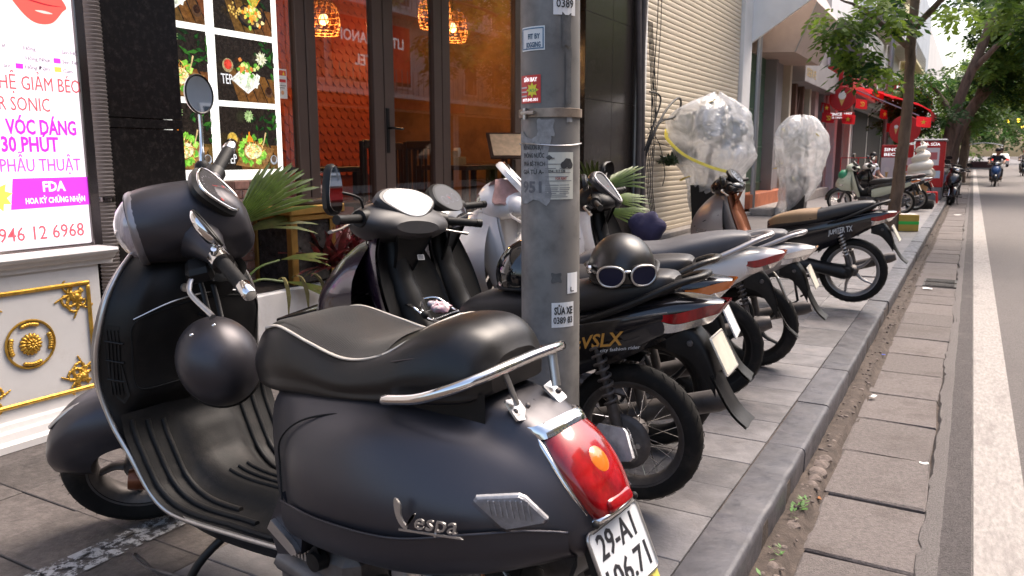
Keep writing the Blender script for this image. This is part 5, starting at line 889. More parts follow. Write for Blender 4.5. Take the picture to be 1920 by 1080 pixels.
# mirrors: right one upright, left one folded down
IST = STEER.inverted()
def mirror_head(Mm, parent):
    Mm = IST @ Mm
    mo = st(G().lathe([(0, -.022), (.03, -.02), (.050, -.010), (.056, .0), (.054, .006), (.05, .006)], 28, Mm @ Matrix.Scale(.93, 4) @ Matrix.Scale(1.18, 4, (0, 1, 0)))).obj('mirror', CHROME, parent, 60)
    st(G().lathe([(0, .005), (.051, .005)], 28, Mm @ Matrix.Scale(.93, 4) @ Matrix.Scale(1.18, 4, (0, 1, 0)))).obj('mirror_glass', MIRR, mo, 0); st(G().lathe([(.050, .006), (.0535, .009), (.056, .004)], 28, Mm @ Matrix.Scale(.93, 4) @ Matrix.Scale(1.18, 4, (0, 1, 0)))).obj('mirror_rim', SATIN, mo, 60)
    return mo
G().tube(cr([(1.105, -.155, 1.19), (1.11, -.16, 1.24), (1.125, -.175, 1.30), (1.13, -.18, 1.365)], 5), [.014] * 3 + [.009] * 4 + [.0065] * 9, 8).obj('mirror_stem', CHROME, ho, 60)
G().lathe([(.024, 0), (.022, .02), (.012, .03)], 14, Matrix.Translation((1.107, -.157, 1.195))).obj('stem_boot', RUB, ho)
mirror_head(frame((1.12, -.175, 1.425), (.10, -.985, -.12), (.12, -.1, 1)), ho)
G().tube(cr([(.64, .12, 1.02), (.61, .15, 1.015), (.585, .165, 1.03)], 5), .007, 8).obj('mirror_stem', CHROME, ho, 60)
mirror_head(frame((.625, .155, 1.075), (-.30, .72, .63), (-.78, 0, -.62)), ho)
# --- fender, wheel, fork (steered)
ax_, az_ = 1.432, .245
fs = []
for ph, rr, hw in ((18, .252, .05), (31, .270, .078), (50, .286, .095), (72, .296, .104), (95, .298, .105), (120, .300, .10), (140, .285, .09)):
    a = R(ph); d = np.array([math.cos(a), 0, math.sin(a)])
    row = []
    for k, (yy, dr) in enumerate(((1.0, -.14), (1.06, -.10), (1.0, -.055), (.72, -.015), (.35, .0), (0, .004))): q = np.array([ax_, 0, az_]) + d * (rr + dr * (1 if ph > 15 else .6)); row.append((q[0], yy * hw, q[2]))
    fs.append(row)
F = np.array([cr(np.array(fs)[:, j], 5) for j in range(6)]).transpose(1, 0, 2); F = np.array([cr(r, 4) for r in F]); Bm = F[:, ::-1].copy(); Bm[:, :, 1] *= -1; F = np.concatenate([F, Bm[:, 1:]], 1)
fo = sw(G().grid(F)).obj('front_fender', MATTE, VS, 60)
sw(G().tube([tuple(np.array([ax_, 0, az_]) + np.array([math.cos(R(p)), 0, math.sin(R(p))]) * (.294)) for p in range(50, 95, 4)], .011, 8, flat=.6)).obj('fender_crest', STEEL, fo, 60)
def wheel(parent, cx, cz, r, w_, rim_r, xf=None, spokes=5, m_rim=STEEL, y0=0, name='wheel', style='cast', seg=40, tread=True):
    Wm = Matrix.Translation((cx, y0, cz)) @ Matrix.Rotation(R(90), 4, 'X'); f = xf or (lambda g: g)
    pr2 = [(rim_r - .004, -w_ * .36), (rim_r + .006, -w_ * .44), ((r + rim_r) / 2, -w_ * .52), (r - w_ * .16, -w_ * .44), (r - w_ * .04, -w_ * .22), (r, 0), (r - w_ * .04, w_ * .22), (r - w_ * .16, w_ * .44), ((r + rim_r) / 2, w_ * .52), (rim_r + .006, w_ * .44), (rim_r - .004, w_ * .36)]
    ty = f(G().lathe(pr2, seg, Wm)).obj('tyre', TYRE, parent, 60)
    if tread:
        g = G()
        for k in range(34):
            a = k * 6.283 / 34
            for s_ in (-1, 1):
                P = [((r - q * q * w_ * .55 + .0006) * math.cos(a + s_ * .03 + q * .35), (r - q * q * w_ * .55 + .0006) * math.sin(a + s_ * .03 + q * .35), s_ * q * w_) for q in (.06, .14, .22, .30, .37)]
                g.tube([tuple(Wm @ Vector(p)) for p in P], .0012, 4)
        f(g).obj('tread_groove', MATS.get('panel_gap') or gap, ty, 0, kind='stuff')
    f(G().lathe([(rim_r - .004, -w_ * .40), (rim_r + .004, -w_ * .42), (rim_r - .003, -w_ * .36), (rim_r - .022, -w_ * .25), (rim_r - .028, 0), (rim_r - .022, w_ * .25), (rim_r - .003, w_ * .36), (rim_r + .004, w_ * .42), (rim_r - .004, w_ * .40)], seg, Wm)).obj('rim', m_rim, parent, 60)
    f(G().lathe([(0, -.05), (.03, -.05), (.045, -.03), (.045, .03), (.03, .05), (0, .05)], 18, Wm)).obj('hub', DSTEEL, parent, 40)
    if style == 'cast':
        for k in range(spokes):
            a = k * 6.283 / spokes; c_, s_ = math.cos(a), math.sin(a); P = [(.035, 0), (.5 * rim_r, .012), (rim_r - .02, -.004)]
            f(G().tube([tuple(Wm @ Vector((x * c_ - y * s_, x * s_ + y * c_, 0))) for x, y in cr(P, 5)], np.linspace(.022, .013, 11), 8, flat=.7)).obj('spoke', m_rim, parent, 60)
    else:
        for k in range(24):
            a = k * 6.283 / 24; b_ = a + (.5 if k % 2 else -.5); s_ = .03 if k % 4 < 2 else -.03
            f(G().tube([tuple(Wm @ Vector((.04 * math.cos(b_), .04 * math.sin(b_), s_))), tuple(Wm @ Vector(((rim_r - .012) * math.cos(a), (rim_r - .012) * math.sin(a), 0)))], .0016, 5, caps=False)).obj('spoke', CHROME, parent, 60)
fwp = G().tube([(ax_, -.05, az_), (ax_, .07, az_)], .012, 8); fwo = sw(fwp).obj('front_wheel', DSTEEL, VS); wheel(fwo, ax_, az_ - .008, .237, .115, .152, sw, 5, DSTEEL)
sw(G().tube(cr([(ax_ - .19, .10, az_ + .33), (ax_ - .10, .115, az_ + .16), (ax_ - .035, .11, az_ + .03), (ax_, .10, az_)], 5), [.03] * 8 + [.026] * 8, 10)).obj('fork_arm', SATIN, fwo, 60)
sw(G().lathe([(0, .0), (.03, .0), (.034, .01), (.034, .06), (.03, .07), (0, .07)], 18, Matrix.Translation((ax_ - .075, .155, az_ + .045)) @ Matrix.Rotation(R(70), 4, 'Y'))).obj('shock_reservoir', M('rust_brown', (.16, .05, .02), .3, .4), fwo, 40)
sw(G().tube([(ax_ - .06, .13, az_ + .05), (ax_ - .16, .13, az_ + .26)], .024, 10)).obj('shock', DSTEEL, fwo)
# --- rear wheel, engine, exhaust, stand
rwo = G().tube([(0, -.06, .255), (0, .1, .255)], .014, 8).obj('rear_wheel', DSTEEL, VS); wheel(rwo, 0, .255, .255, .13, .158, None, 5)
eng = G().box(.12, .40, .06, .20, .22, .375, .03).obj('engine_cover', M('engine_grey', (.17, .15, .14), .45, .5, var=.2, vs=14, dirt=.4, dcol=(.06, .05, .04), ds=8), VS, 40)
G().tube(cr([(.36, .14, .30), (.2, .15, .28), (.02, .15, .26)], 5), np.linspace(.085, .06, 11), 12, flat=.5).obj('transmission_case', MATS['engine_grey'], VS, 60)
for k in range(6): G().box(.25 + k * .012, .256 + k * .012, .19, .21, .33, .375, .001).obj('cooling_fin', STEEL, eng)
G().lathe([(0, .03), (.022, .028), (.025, 0)], 14, frame((.215, .2, .35), (1, 0, 0), (0, 0, 1), (0, 1, 0))).obj('filler_cap', SATIN, VS)
G().tube(cr([(.05, -.18, .22), (-.12, -.2, .27), (-.33, -.2, .36), (-.36, -.2, .37)], 4), [.05] * 5 + [.06] * 6 + [.05] * 2, 12).obj('exhaust', DSTEEL, VS, 60)
for k, (P, m_, r_) in enumerate((([(-.16, .1, .41), (-.22, .12, .36), (-.24, .13, .28)], M('copper_wire', (.5, .2, .08), .4, .5), .004), ([(-.2, .08, .42), (-.27, .1, .37), (-.29, .12, .28)], STEEL, .005))): G().tube(cr(P, 4), r_, 6).obj('cable', m_, VS, 60)
sg = G().tube(cr([(.66, .12, .27), (.72, .215, .17), (.76, .27, .03)], 5), .012, 8).obj('side_stand', SATIN, VS, 60)
G().tube(cr([(.73, .235, .14), (.80, .25, .135), (.95, .235, .10), (1.06, .215, .085), (1.085, .20, .08), (1.06, .195, .07), (.93, .215, .075), (.76, .24, .10)], 6), .0045, 6).obj('stand_tang', DSTEEL, sg, 60)
G().box(.735, .80, .255, .295, .008, .03, .006).obj('stand_foot', SATIN, sg)
# hanging hook strap + open face helmet on the hook
hk = innpt(.02, .80)
G().tube(cr([tuple(hk), (hk.x - .03, .02, .80), (hk.x - .04, .02, .82)], 4), .006, 8).obj('bag_hook', SATIN, VS, 60)
# ================================================================ other parked motorbikes
GLB = M('gloss_black', (.010, .009, .011), .16, coat=.5, rv=.05, vs=5, dirt=.10, dcol=(.06, .05, .04), ds=8)
GLW = M('pearl_white', (.80, .77, .75), .25, coat=.5, dirt=.2, dcol=(.36, .31, .27), ds=7)
GSV = M('silver_paint', (.42, .40, .40), .35, .6, dirt=.2, dcol=(.2, .17, .15), ds=8)
COPP = M('copper_brown', (.34, .13, .065), .35, .4, dirt=.2, dcol=(.15, .1, .08), ds=8)
PURP = M('purple_black', (.020, .010, .022), .22, coat=.4, dirt=.3, dcol=(.09, .07, .07), ds=6)
PLY = M('plate_aged', (.60, .56, .47), .5, var=.1, vs=20, dirt=.25, dcol=(.3, .25, .2), ds=15)
TANS = M('tan_vinyl', (.25, .155, .08), .55, var=.12, vs=14, bump=.05, bs=300)
GREYS = M('grey_vinyl', (.075, .073, .080), .5, var=.1, vs=10, bump=.05, bs=400); BLKS = M('dusty_black_vinyl', (.022, .020, .021), .45, bump=.05, bs=400, dirt=.2, dcol=(.07, .06, .05), ds=6)
GREEN_P = M('mint_paint', (.60, .64, .52), .3, coat=.4, dirt=.15, dcol=(.4, .38, .3), ds=9)
def coil(a, b, r, turns, wr, n=10):
    a, b = np.array(a, float), np.array(b, float); d = b - a; u = np.cross(d, (0, 1, 0)); u /= np.linalg.norm(u); v = np.cross(d, u); v /= np.linalg.norm(v)
    t = np.linspace(0, 1, int(turns * n) + 1); return G().tube([a + d * q + r * (u * math.cos(q * turns * 6.283) + v * math.sin(q * turns * 6.283)) for q in t], wr, 6)
def bike(name, label, base, head, C, lift=.0, lean=-2., steer=0., group='motorbikes parked along the pavement', dz=0, S=1.):
    """C: colours and options of one motorbike; x forward, y left, origin under the rear axle"""
    pitch = math.atan2(lift, 1.25)
    o = bpy.data.objects.new(name, None); COL.objects.link(o); o.empty_display_size = .1; tag(o, label, 'motorbike', group)
    o.matrix_world = Matrix.Translation((*base, dz)) @ Matrix.Rotation(R(head), 4, 'Z') @ Matrix.Rotation(R(lean), 4, 'X') @ Matrix.Translation((1.25 * S, 0, 0)) @ Matrix.Rotation(pitch, 4, 'Y') @ Matrix.Translation((-1.25 * S, 0, 0)) @ Matrix.Scale(S, 4)
    r = C.get('r', .255); WB = 1.24; main, acc, seatm = C['main'], C.get('acc', C['main']), C['seat']; low = C.get('low', False)
    rake = R(26); axv = Vector((-math.sin(rake), 0, math.cos(rake))); a0 = Vector((WB + .09, 0, 0)); SM = Matrix.Translation(a0) @ Matrix.Rotation(R(steer), 4, axv) @ Matrix.Translation(-a0)
    def st(g): g.v = [tuple(SM @ Vector(p)) for p in g.v]; return g
    wst = C.get('wheel', 'cast'); rm = C.get('rim', DSTEEL)
    rw = G().tube([(0, -.11, r), (0, .11, r)], .012, 8).obj('rear_wheel', DSTEEL, o); wheel(rw, 0, r, r, C.get('tw', .085), r - .058, None, 5, rm, style=wst, tread=not low, seg=24 if low else 40)
    fw_ = st(G().tube([(WB, -.09, r), (WB, .09, r)], .012, 8)).obj('front_wheel', DSTEEL, o); wheel(fw_, WB, r, r, .072, r - .052, st, 5, rm, style=wst, tread=False, seg=24 if low else 32)
    # tail body
    tb = [(.66, [(0, .60), (.04, .595), (.075, .56), (.085, .48), (.075, .40), (.045, .35)]), (.56, [(0, .64), (.06, .635), (.105, .60), (.122, .52), (.115, .42), (.075, .345)]), (.42, [(0, .67), (.075, .665), (.125, .635), (.145, .56), (.135, .46), (.09, .37)]), (.2, [(0, .70), (.085, .695), (.133, .67), (.15, .605), (.138, .52), (.095, .45)]),
          (0, [(0, .73), (.08, .725), (.122, .70), (.135, .65), (.12, .585), (.08, .535)]), (-.16, [(0, .748), (.065, .745), (.096, .727), (.105, .69), (.09, .645), (.055, .618)]), (-.27, [(0, .744), (.04, .742), (.062, .731), (.067, .710), (.056, .690), (.034, .682)]), (-.318, [(0, .737), (.014, .735), (.024, .73), (.026, .724), (.02, .718), (.01, .716)])]
    A = surf(tb, 4 if low else 6, 3 if low else 4); g = G().grid(A); cap(g, A[0]); bo = g.obj('tail_body', main, o, 60)
    if acc is not main:
        A2 = A[:, A.shape[1] // 2:]; k0 = int(A2.shape[1] * .62); A2 = A2[3:-8, k0:] + np.array([0, .0025, 0])
        for s in (1, -1): G().grid(A2 * (1, s, 1), flip=s > 0).obj('side_panel', acc, o, 60)
    if C.get('stripe'):
        for s in (1, -1): G().tube(cr([(.58, .113 * s, .575), (.42, .143 * s, .60), (.2, .147 * s, .645), (0, .132 * s, .682), (-.16, .103 * s, .708)], 5), .0055, 6, flat=.6).obj('trim_strip', C['stripe'], o, 60)
    if C.get('decal'):
        Md_ = frame((.16, .151, .570), (-.985, -.05, .165), (.16, -.10, .98)); dm = C.get('dmat'); txt('decal', C['decal'], .062, dm, bo, Md_, width=.19, shear=.3, bold=.02, ext=.001)
        if C.get('decal2'): txt('decal', C['decal2'], .016, INK('decal_white', (.6, .6, .6)), bo, Md_ @ Matrix.Translation((.10, -.018, 0)), width=.14, shear=.2, ext=.001)
    # seat
    sp = [(.66, [(0, .655), (.03, .652), (.05, .64), (.055, .62), (.045, .60), (0, .60)]), (.58, [(0, .70), (.06, .695), (.085, .675), (.09, .64), (.07, .61), (0, .61)]), (.42, [(0, .735), (.08, .73), (.12, .70), (.125, .66), (.10, .64), (0, .64)]), (.25, [(0, .745), (.085, .742), (.13, .715), (.135, .685), (.11, .665), (0, .665)]),
          (.12, [(0, .775), (.085, .77), (.125, .745), (.13, .715), (.105, .695), (0, .695)]), (-.02, [(0, .80), (.075, .795), (.105, .77), (.11, .745), (.09, .725), (0, .725)]), (-.13, [(0, .805), (.055, .80), (.075, .785), (.078, .765), (.06, .75), (0, .75)]), (-.165, [(0, .79), (.03, .787), (.04, .78), (.04, .77), (.03, .765), (0, .765)])]
    sp = [(x, [(y * 1.06, z + (.022 if i < 3 else .008 if i == 3 else 0)) for i, (y, z) in enumerate(p)]) for x, p in sp]; A = surf(sp, 4 if low else 6, 3 if low else 4); g = G().grid(A); cap(g, A[-1][::-1]); cap(g, A[0]); so = g.obj('seat', seatm, o, 60)
    if C.get('seat2'):
        k = 26 if not low else 18; B = A[k:] + np.array([0, 0, .0025]); B = B * (1, 1.012, 1); g = G().grid(B); cap(g, B[-1][::-1]); g.obj('rear_seat_cover', C['seat2'], so, 60)
    # grab rail
    rm2 = C.get('rail', SATIN)
    for s in (1, -1): G().tube(cr([(.17, .138 * s, .655), (.05, .142 * s, .695), (-.08, .128 * s, .75), (-.19, .092 * s, .80), (-.245, .045 * s, .815), (-.252, 0, .816)], 5), [.012] * 2 + [.02] * 20 + [.021] * 4, 10, flat=.62).obj('grab_rail', rm2, o, 60)
    G().grid(surf([(-.10, [(0, .775), (.05, .775)]), (-.2, [(0, .79), (.045, .79)]), (-.25, [(0, .80), (.03, .80)])], 3, 2)).obj('rail_plate', rm2, o)
    # tail lamp
    for s in (1, -1):
        lp = [[(-.10, .097 * s, .695), (-.10, .099 * s, .685)], [(-.18, .092 * s, .705), (-.172, .091 * s, .670)], [(-.26, .066 * s, .727), (-.243, .063 * s, .686)], [(-.315, .03 * s, .736), (-.29, .03 * s, .698)], [(-.325, 0, .737), (-.30, 0, .70)]]
        lm = C.get('lamp', LENSR); G().grid(np.array([cr(q, 3) for q in np.array([cr(np.array(lp)[:, j], 4) for j in (0, 1)]).transpose(1, 0, 2)]) + np.array([-.012, .012 * s, .002]), flip=s > 0).obj('tail_lamp', lm, o, 50)
        lo_ = np.array(lp) * 1.0; lo2 = np.array([[q[1], (q[1][0] + .03, q[1][1] * .88, q[1][2] - .034)] for q in lp]); G().grid(np.array([cr(lo2[:, j], 4) for j in (0, 1)]).transpose(1, 0, 2) + np.array([-.010, .011 * s, 0]), flip=s > 0).obj('indicator', SILV, o, 50)
    # mudguard, plate, flap
    mg = [(-.14, [(0, .665), (.05, .66), (.06, .61), (.055, .57)]), (-.21, [(0, .655), (.048, .65), (.056, .59), (.05, .545)]), (-.265, [(0, .60), (.045, .59), (.05, .53), (.045, .48)]), (-.30, [(0, .50), (.042, .49), (.046, .45), (.042, .42)])]
    mu = G().grid(surf(mg, 4, 3)).obj('rear_mudguard', SATIN, o, 60)
    fl_ = cr([(-.29, .50), (-.325, .43), (-.36, .375), (-.405, .335)], 4); G().grid(np.array([[(x, y, z + (.006 if abs(y) < .03 else 0)) for y in (-.055, -.03, 0, .03, .055)] for x, z in fl_])).obj('mud_flap', SATIN, mu, 60); G().grid(np.array([[(x + .006, y, z - .006) for y in (-.055, 0, .055)] for x, z in fl_]), flip=True).obj('mud_flap', SATIN, mu, 60)
    Mp_ = frame((-.315, 0, .565), (0, -1, 0), (.42, 0, .9)); pl = G().prism(rrect(.15, .135, .008), Mp_, .003).obj('number_plate', C.get('plate', PLY), o, 30)
    if not low: G().tube([tuple(Mp_ @ Vector((*q, .003))) for q in rrect(.142, .127, .008)], .0022, 5, True).obj('plate_rim', STEEL, pl, 60)
    G().lathe([(0, .008), (.009, .007), (.011, 0)], 12, frame((-.22, .056, .60), (1, 0, 0), (0, 0, 1), (0, 1, 0))).obj('reflector', DSTEEL, o)
    HG = [[tuple(np.array([0, y, r]) + (r + .03 + (.012 if abs(y) < .03 else 0)) * np.array([math.cos(R(a)), 0, math.sin(R(a))])) for y in (-.06, -.05, -.025, 0, .025, .05, .06)] for a in range(30, 101, 10)]; G().grid(np.array(HG)).obj('wheel_hugger', SATIN, o, 60)
    # swing arm / engine
    if C.get('cvt'):
        cv = G().tube(cr([(.42, .12, .33), (.25, .13, .31), (.05, .13, .27), (-.02, .13, r)], 5), [.095] * 4 + [.09, .085, .082, .085, .09, .095, .098, .092, .08, .06, .04, .02], 14, flat=.6).obj('transmission_case', SATIN, o, 60)
        G().lathe([(0, .05), (.035, .048), (.05, .03), (.055, 0)], 18, frame((.02, .155, .275), (1, 0, 0), (0, 0, 1), (0, 1, 0))).obj('case_cap', SATIN, cv); G().lathe([(0, .04), (.03, .038), (.04, 0)], 16, frame((.33, .15, .32), (1, 0, 0), (0, 0, 1), (0, 1, 0))).obj('case_cap', SATIN, cv)
    else:
        G().tube([(.48, .09, .32), (.2, .095, .29), (0, .095, r)], .018, 8, flat=1.4).obj('swing_arm', DSTEEL, o, 60)
        cc = G().tube(cr([(.46, .115, .315), (.25, .115, .295), (.08, .115, r + .01)], 4), [.05] * 5 + [.055] * 4, 12, flat=.35).obj('chain_case', DSTEEL, o, 60); G().lathe([(0, .02), (.08, .018), (.095, .008), (.098, 0)], 24, frame((0, .10, r), (1, 0, 0), (0, 0, 1), (0, 1, 0))).obj('sprocket_cover', DSTEEL, cc, 40)
        for k, (bx, bz) in enumerate(((.0, r), (.05, r + .04), (.06, r - .05))): G().lathe([(0, .012), (.009, .012), (.011, 0)], 6, frame((bx, .12, bz), (1, 0, 0), (0, 0, 1), (0, 1, 0))).obj('bolt', STEEL, cc)
        G().tube([(-.06, .1, r), (-.06, .125, r)], .01, 6).obj('adjuster', STEEL, cc)
    for s in (1, -1):
        sa, sb = (.085, .125 * s, .60), (.005, .125 * s, r + .035); G().tube([sa, sb], .011, 8).obj('shock_rod', DSTEEL, o); coil(sa, (.03, .125 * s, r + .14), .022, 8, .0055).obj('shock_spring', C.get('spring', DSTEEL), o, 60); G().tube([(.03, .125 * s, r + .14), sb], .02, 10).obj('shock_body', DSTEEL, o, 40)
    G().tube([(.86, 0, .33), (.62, 0, .30), (.46, 0, .30)], [.055, .075, .07], 12).obj('engine', DSTEEL, o, 60); G().box(.5, .72, -.12, .12, .2, .36, .04).obj('crankcase', C.get('crank', DSTEEL), o, 40)
    G().tube(cr([(.80, -.06, .26), (.55, -.12, .17), (.3, -.14, .2), (-.12, -.15, .31), (-.3, -.15, .36)], 4), [.014] * 8 + [.04] * 8 + [.03], 10).obj('exhaust', DSTEEL, o, 60)
    cs = G().tube([(.44, .1, .24), (.40, .13, .02), (.43, .16, -.0)], .011, 6).obj('centre_stand', SATIN, o); G().tube([(.44, -.1, .24), (.40, -.13, .02), (.43, -.16, .0)], .011, 6).obj('centre_stand', SATIN, o)
    for s in (1, -1): G().tube([(.36, .08 * s, .27), (.36, .21 * s, .27)], .011, 8).obj('foot_peg', RUB, o); G().tube([(.62, .08 * s, .22), (.62, .24 * s, .22)], .012, 8).obj('foot_peg', RUB, o)
    # frame tunnel + leg shield
    tu = [(.62, .50), (.74, .44), (.84, .47), (.925, .60), (.985, .78), (1.0, .95)]
    G().tube(cr([(x, 0, z) for x, z in tu], 4), [.085] * 5 + [.08] * 6 + [.072] * 4 + [.06] * 3 + [.05] * 3, 12, flat=1).obj('tunnel', C.get('inner', SATIN), o, 60)
    sh = []; kw, kx = C.get('shw', 1.), C.get('shx', 0.)
    for x, y, z, bul in ((1.02, .105, .93, .05), (1.0, .15, .86, .09), (.965, .185, .76, .11), (.93, .195, .66, .11), (.895, .19, .55, .10), (.86, .165, .44, .07), (.84, .12, .35, .03)): x += kx; y *= kw; bul *= (1 + (kw - 1) * .6); sh.append([(x - .035, y, z), (x - .02 + bul * .25, y * .93, z), (x + bul * .8, y * .6, z), (x + bul, y * .25, z), (x + bul, 0, z)])
    A = np.array([cr(np.array(sh)[:, j], 4) for j in range(5)]).transpose(1, 0, 2); A = np.array([cr(q, 3) for q in A]); B = A[:, ::-1].copy(); B[:, :, 1] *= -1; A = np.concatenate([A, B[:, 1:]], 1); G().grid(A).obj('leg_shield', C.get('front', main), o, 60)
    A3 = A * (1, .97, 1) + np.array([-.012, 0, 0]); A3[:, :, 0] = A3[:, :, 0] * .35 + A3[:, [0], 0] * .65 - .0; G().grid(A3, flip=True).obj('inner_shield', C.get('inner', SATIN), o, 60)
    CW = C.get('cw', 1.); A4 = surf([(1.0, [(0, .95), (.10, .91), (.185 * CW, .78), (.185 * CW, .62), (.12, .47)]), (1.12, [(0, .90), (.10, .86), (.175 * CW, .74), (.17 * CW, .60), (.10, .48)]), (1.24, [(0, .80), (.085, .77), (.13 * CW, .68), (.125 * CW, .57), (.07, .49)]), (1.31, [(0, .69), (.05, .675), (.07, .62), (.065, .56), (.035, .52)]), (1.335, [(0, .62), (.015, .615), (.022, .60), (.02, .575), (.01, .56)])], 4 if low else 6, 3 if low else 4)
    A4[:, :, 0] += C.get('cx', 0.); co = G().grid(A4, flip=True).obj('front_cowl', C.get('cowl', C.get('front', main)), o, 60)
    for s in (1, -1):
        G().tube([(1.03 + C.get('cx', 0), .187 * CW * s, .74), (1.16 + C.get('cx', 0), .168 * CW * s, .69), (1.27 + C.get('cx', 0), .112 * CW * s, .635)], .004, 6).obj('cowl_seam', C.get('stripe', gap), co, 60)
        G().prism([(-.05, -.012), (.05, -.02), (.06, .012), (-.03, .018)], frame((1.20 + C.get('cx', 0), .150 * CW * s, .60), (-.9, .25 * s, 0) if s > 0 else (.9, .25, 0), (0, 0, 1)), .006, .003).obj('turn_signal', LENSO if C.get('stripe') else SILV, co, 30)
    if C.get('beak'):
        for s in (1, -1): G().grid(surf([(1.16, [(0, .68), (.10 * s, .64), (.15 * s, .55)]), (1.36, [(0, .64), (.085 * s, .61), (.125 * s, .52)]), (1.54, [(0, .585), (.05 * s, .57), (.075 * s, .52)]), (1.66, [(0, .545), (.006 * s, .542), (.008 * s, .535)])], 5, 3, False), flip=s < 0).obj('beak', C['beak'], o, 60)
    # fork, fender
    for s in (1, -1): st(G().tube([(WB - .005, .075 * s, r), (WB - .10, .075 * s, r + .22), (WB - .17, .07 * s, r + .36)], [.022, .022, .016], 10)).obj('fork_leg', C.get('fork', DSTEEL), fw_, 60)
    F = []
    for ph in (2, 20, 45, 75, 105, 130, 150):
        a = R(ph); rr = r + .045 - .01 * (ph < 10); hw = .05 if 15 < ph < 140 else .03; d = np.array([math.cos(a), 0, math.sin(a)])
        F.append([tuple(np.array([WB, 0, r]) + d * (rr + dr) + np.array([0, hw * yy, 0])) for yy, dr in ((1.25, -.07), (1.2, -.03), (.9, -.006), (.4, .004), (0, .006))])
    F = np.array([cr(np.array(F)[:, j], 4) for j in range(5)]).transpose(1, 0, 2); B = F[:, ::-1].copy(); B[:, :, 1] *= -1; st(G().grid(np.concatenate([F, B[:, 1:]], 1))).obj('front_fender', C.get('fender', main), o, 60)
    # handlebar cover, dash, grips, levers, mirrors
    hx, hz = .985, .985; hw = C.get('hw', 1.15)
    hs = [(.14, .05, .02, -.06), (.10, .11, .055, -.09), (.04, .14, .075, -.10), (-.03, .145, .07, -.09), (-.09, .12, .035, -.07), (-.12, .07, .0, -.05)]
    A = surf([(hx + u, [(ry * hw * math.sin(a), hz + (tp + bt) / 2 + (tp - bt) / 2 * math.cos(a)) for a in np.linspace(0, math.pi, 8)]) for u, ry, tp, bt in hs], 4, 3); g = G().grid(A, flip=True); cap(g, A[-1]); cap(g, A[0][::-1]); ho = st(g).obj('handlebar_cover', C.get('head', main), o, 60)
    st(G().grid(surf([(hx - .10, [(0, hz - .02), (.085, hz - .03), (.085, hz - .07)]), (hx - .07, [(0, hz - .10), (.07, hz - .11), (.06, hz - .14)]), (hx - .03, [(0, hz - .2), (.05, hz - .2), (.04, hz - .22)])], 4, 3))).obj('column_cover', C.get('inner', SATIN), ho, 60)
    Md_ = frame((hx - .075, 0, hz + .055), (0, -1, 0), (.66, 0, .75)); dp = cr(C.get('dash', [(-.115, .02), (-.07, .075), (0, .09), (.07, .075), (.115, .02), (.07, -.035), (0, -.055), (-.07, -.035)]), 4, True)
    do = st(G().prism(dp * 1.22, Md_ @ Matrix.Translation((0, 0, -.035)), .035, .012)).obj('dash_housing', C.get('dashm', SATIN), ho, 40)
    pr_ = Print().poly(dp, C.get('dcol', (.38, .40, .45))); [pr_.poly([(cx + .02 * math.cos(a), .012 + .02 * math.sin(a)), (cx + .023 * math.cos(a), .012 + .023 * math.sin(a)), (cx + .023 * math.cos(a + .5), .012 + .023 * math.sin(a + .5)), (cx + .02 * math.cos(a + .5), .012 + .02 * math.sin(a + .5))], (.15, .15, .2)) for cx in (-.055, .0, .055) for a in np.arange(0, 6.2, .62)]; pr_.poly([(0, .01), (.003, .012), (-.012, .03)], (.7, .05, .03))
    pr_.obj('dash_dial', PRINT, do, SM @ Md_ @ Matrix.Translation((0, 0, .0006)), dz=.00006); C.get('noglass') or st(G().prism(dp, Md_ @ Matrix.Translation((0, 0, .003)), .004)).obj('dash_glass', CLEAR, do, 20)
    if C.get('bezel'): st(G().tube([tuple(Md_ @ Vector((*p, .003))) for p in dp * 1.06], .007, 8, True)).obj('dash_bezel', C['bezel'], do, 60)
    for s in (1, -1):
        st(G().tube(cr([(hx + .0, .10 * s, hz - .01), (hx - .02, .18 * s, hz + .0), (hx - .035, .22 * s, hz + .002)], 4), [.06, .055, .05, .045, .042, .04, .037, .034, .032], 12)).obj('switch_block', C.get('switch', SATIN), ho, 60)
        n = 16; st(G().tube([(hx - .035 - .055 * k / n, (.215 + .125 * k / n) * s, hz + .002 - .006 * k / n) for k in range(n + 1)], [.0165 + .0012 * (k % 2) for k in range(n + 1)], 10)).obj('grip', RUB, ho, 50)
        st(G().tube([(hx - .09, .34 * s, hz - .004), (hx - .098, .362 * s, hz - .005)], .0185, 10)).obj('bar_end', SATIN if not C.get('ends') else CHROME, ho)
        st(G().tube(cr([(hx + .02, .19 * s, hz - .02), (hx + .035, .22 * s, hz - .025), (hx + .0, .28 * s, hz - .04), (hx - .035, .345 * s, hz - .05)], 4), [.008] * 10 + [.009, .011, .011], 8, flat=.6)).obj('brake_lever', STEEL, ho, 60)
        mm = C.get('mirrors', '')
        if ('L' if s > 0 else 'R') in mm:
            mz, mo_ = C.get('mz', .16), C.get('mout', .27); st(G().tube(cr([(hx + .0, .17 * s, hz + .03), (hx - .005, .2 * s, hz + .08), (hx - .0, mo_ * s, hz + mz)], 4), .0055, 8)).obj('mirror_stem', SATIN, ho, 60)
            Mm_ = frame((hx - .01, (mo_ + .01) * s, hz + mz + .01), (.25 * s, -1, 0), (.1, 0, 1)); pts = cr(C.get('mshape', [(-.075, -.03), (.045, -.045), (.075, -.005), (.05, .04), (-.05, .035)]), 3, True)
            mo = st(G().prism(pts * 1.06, Mm_ @ Matrix.Translation((0, 0, -.03)), .032, .012)).obj('mirror', SATIN, ho, 40); st(G().prism(pts * .93, Mm_ @ Matrix.Translation((0, 0, .0025)), .001)).obj('mirror_glass', MIRR, mo, 0)
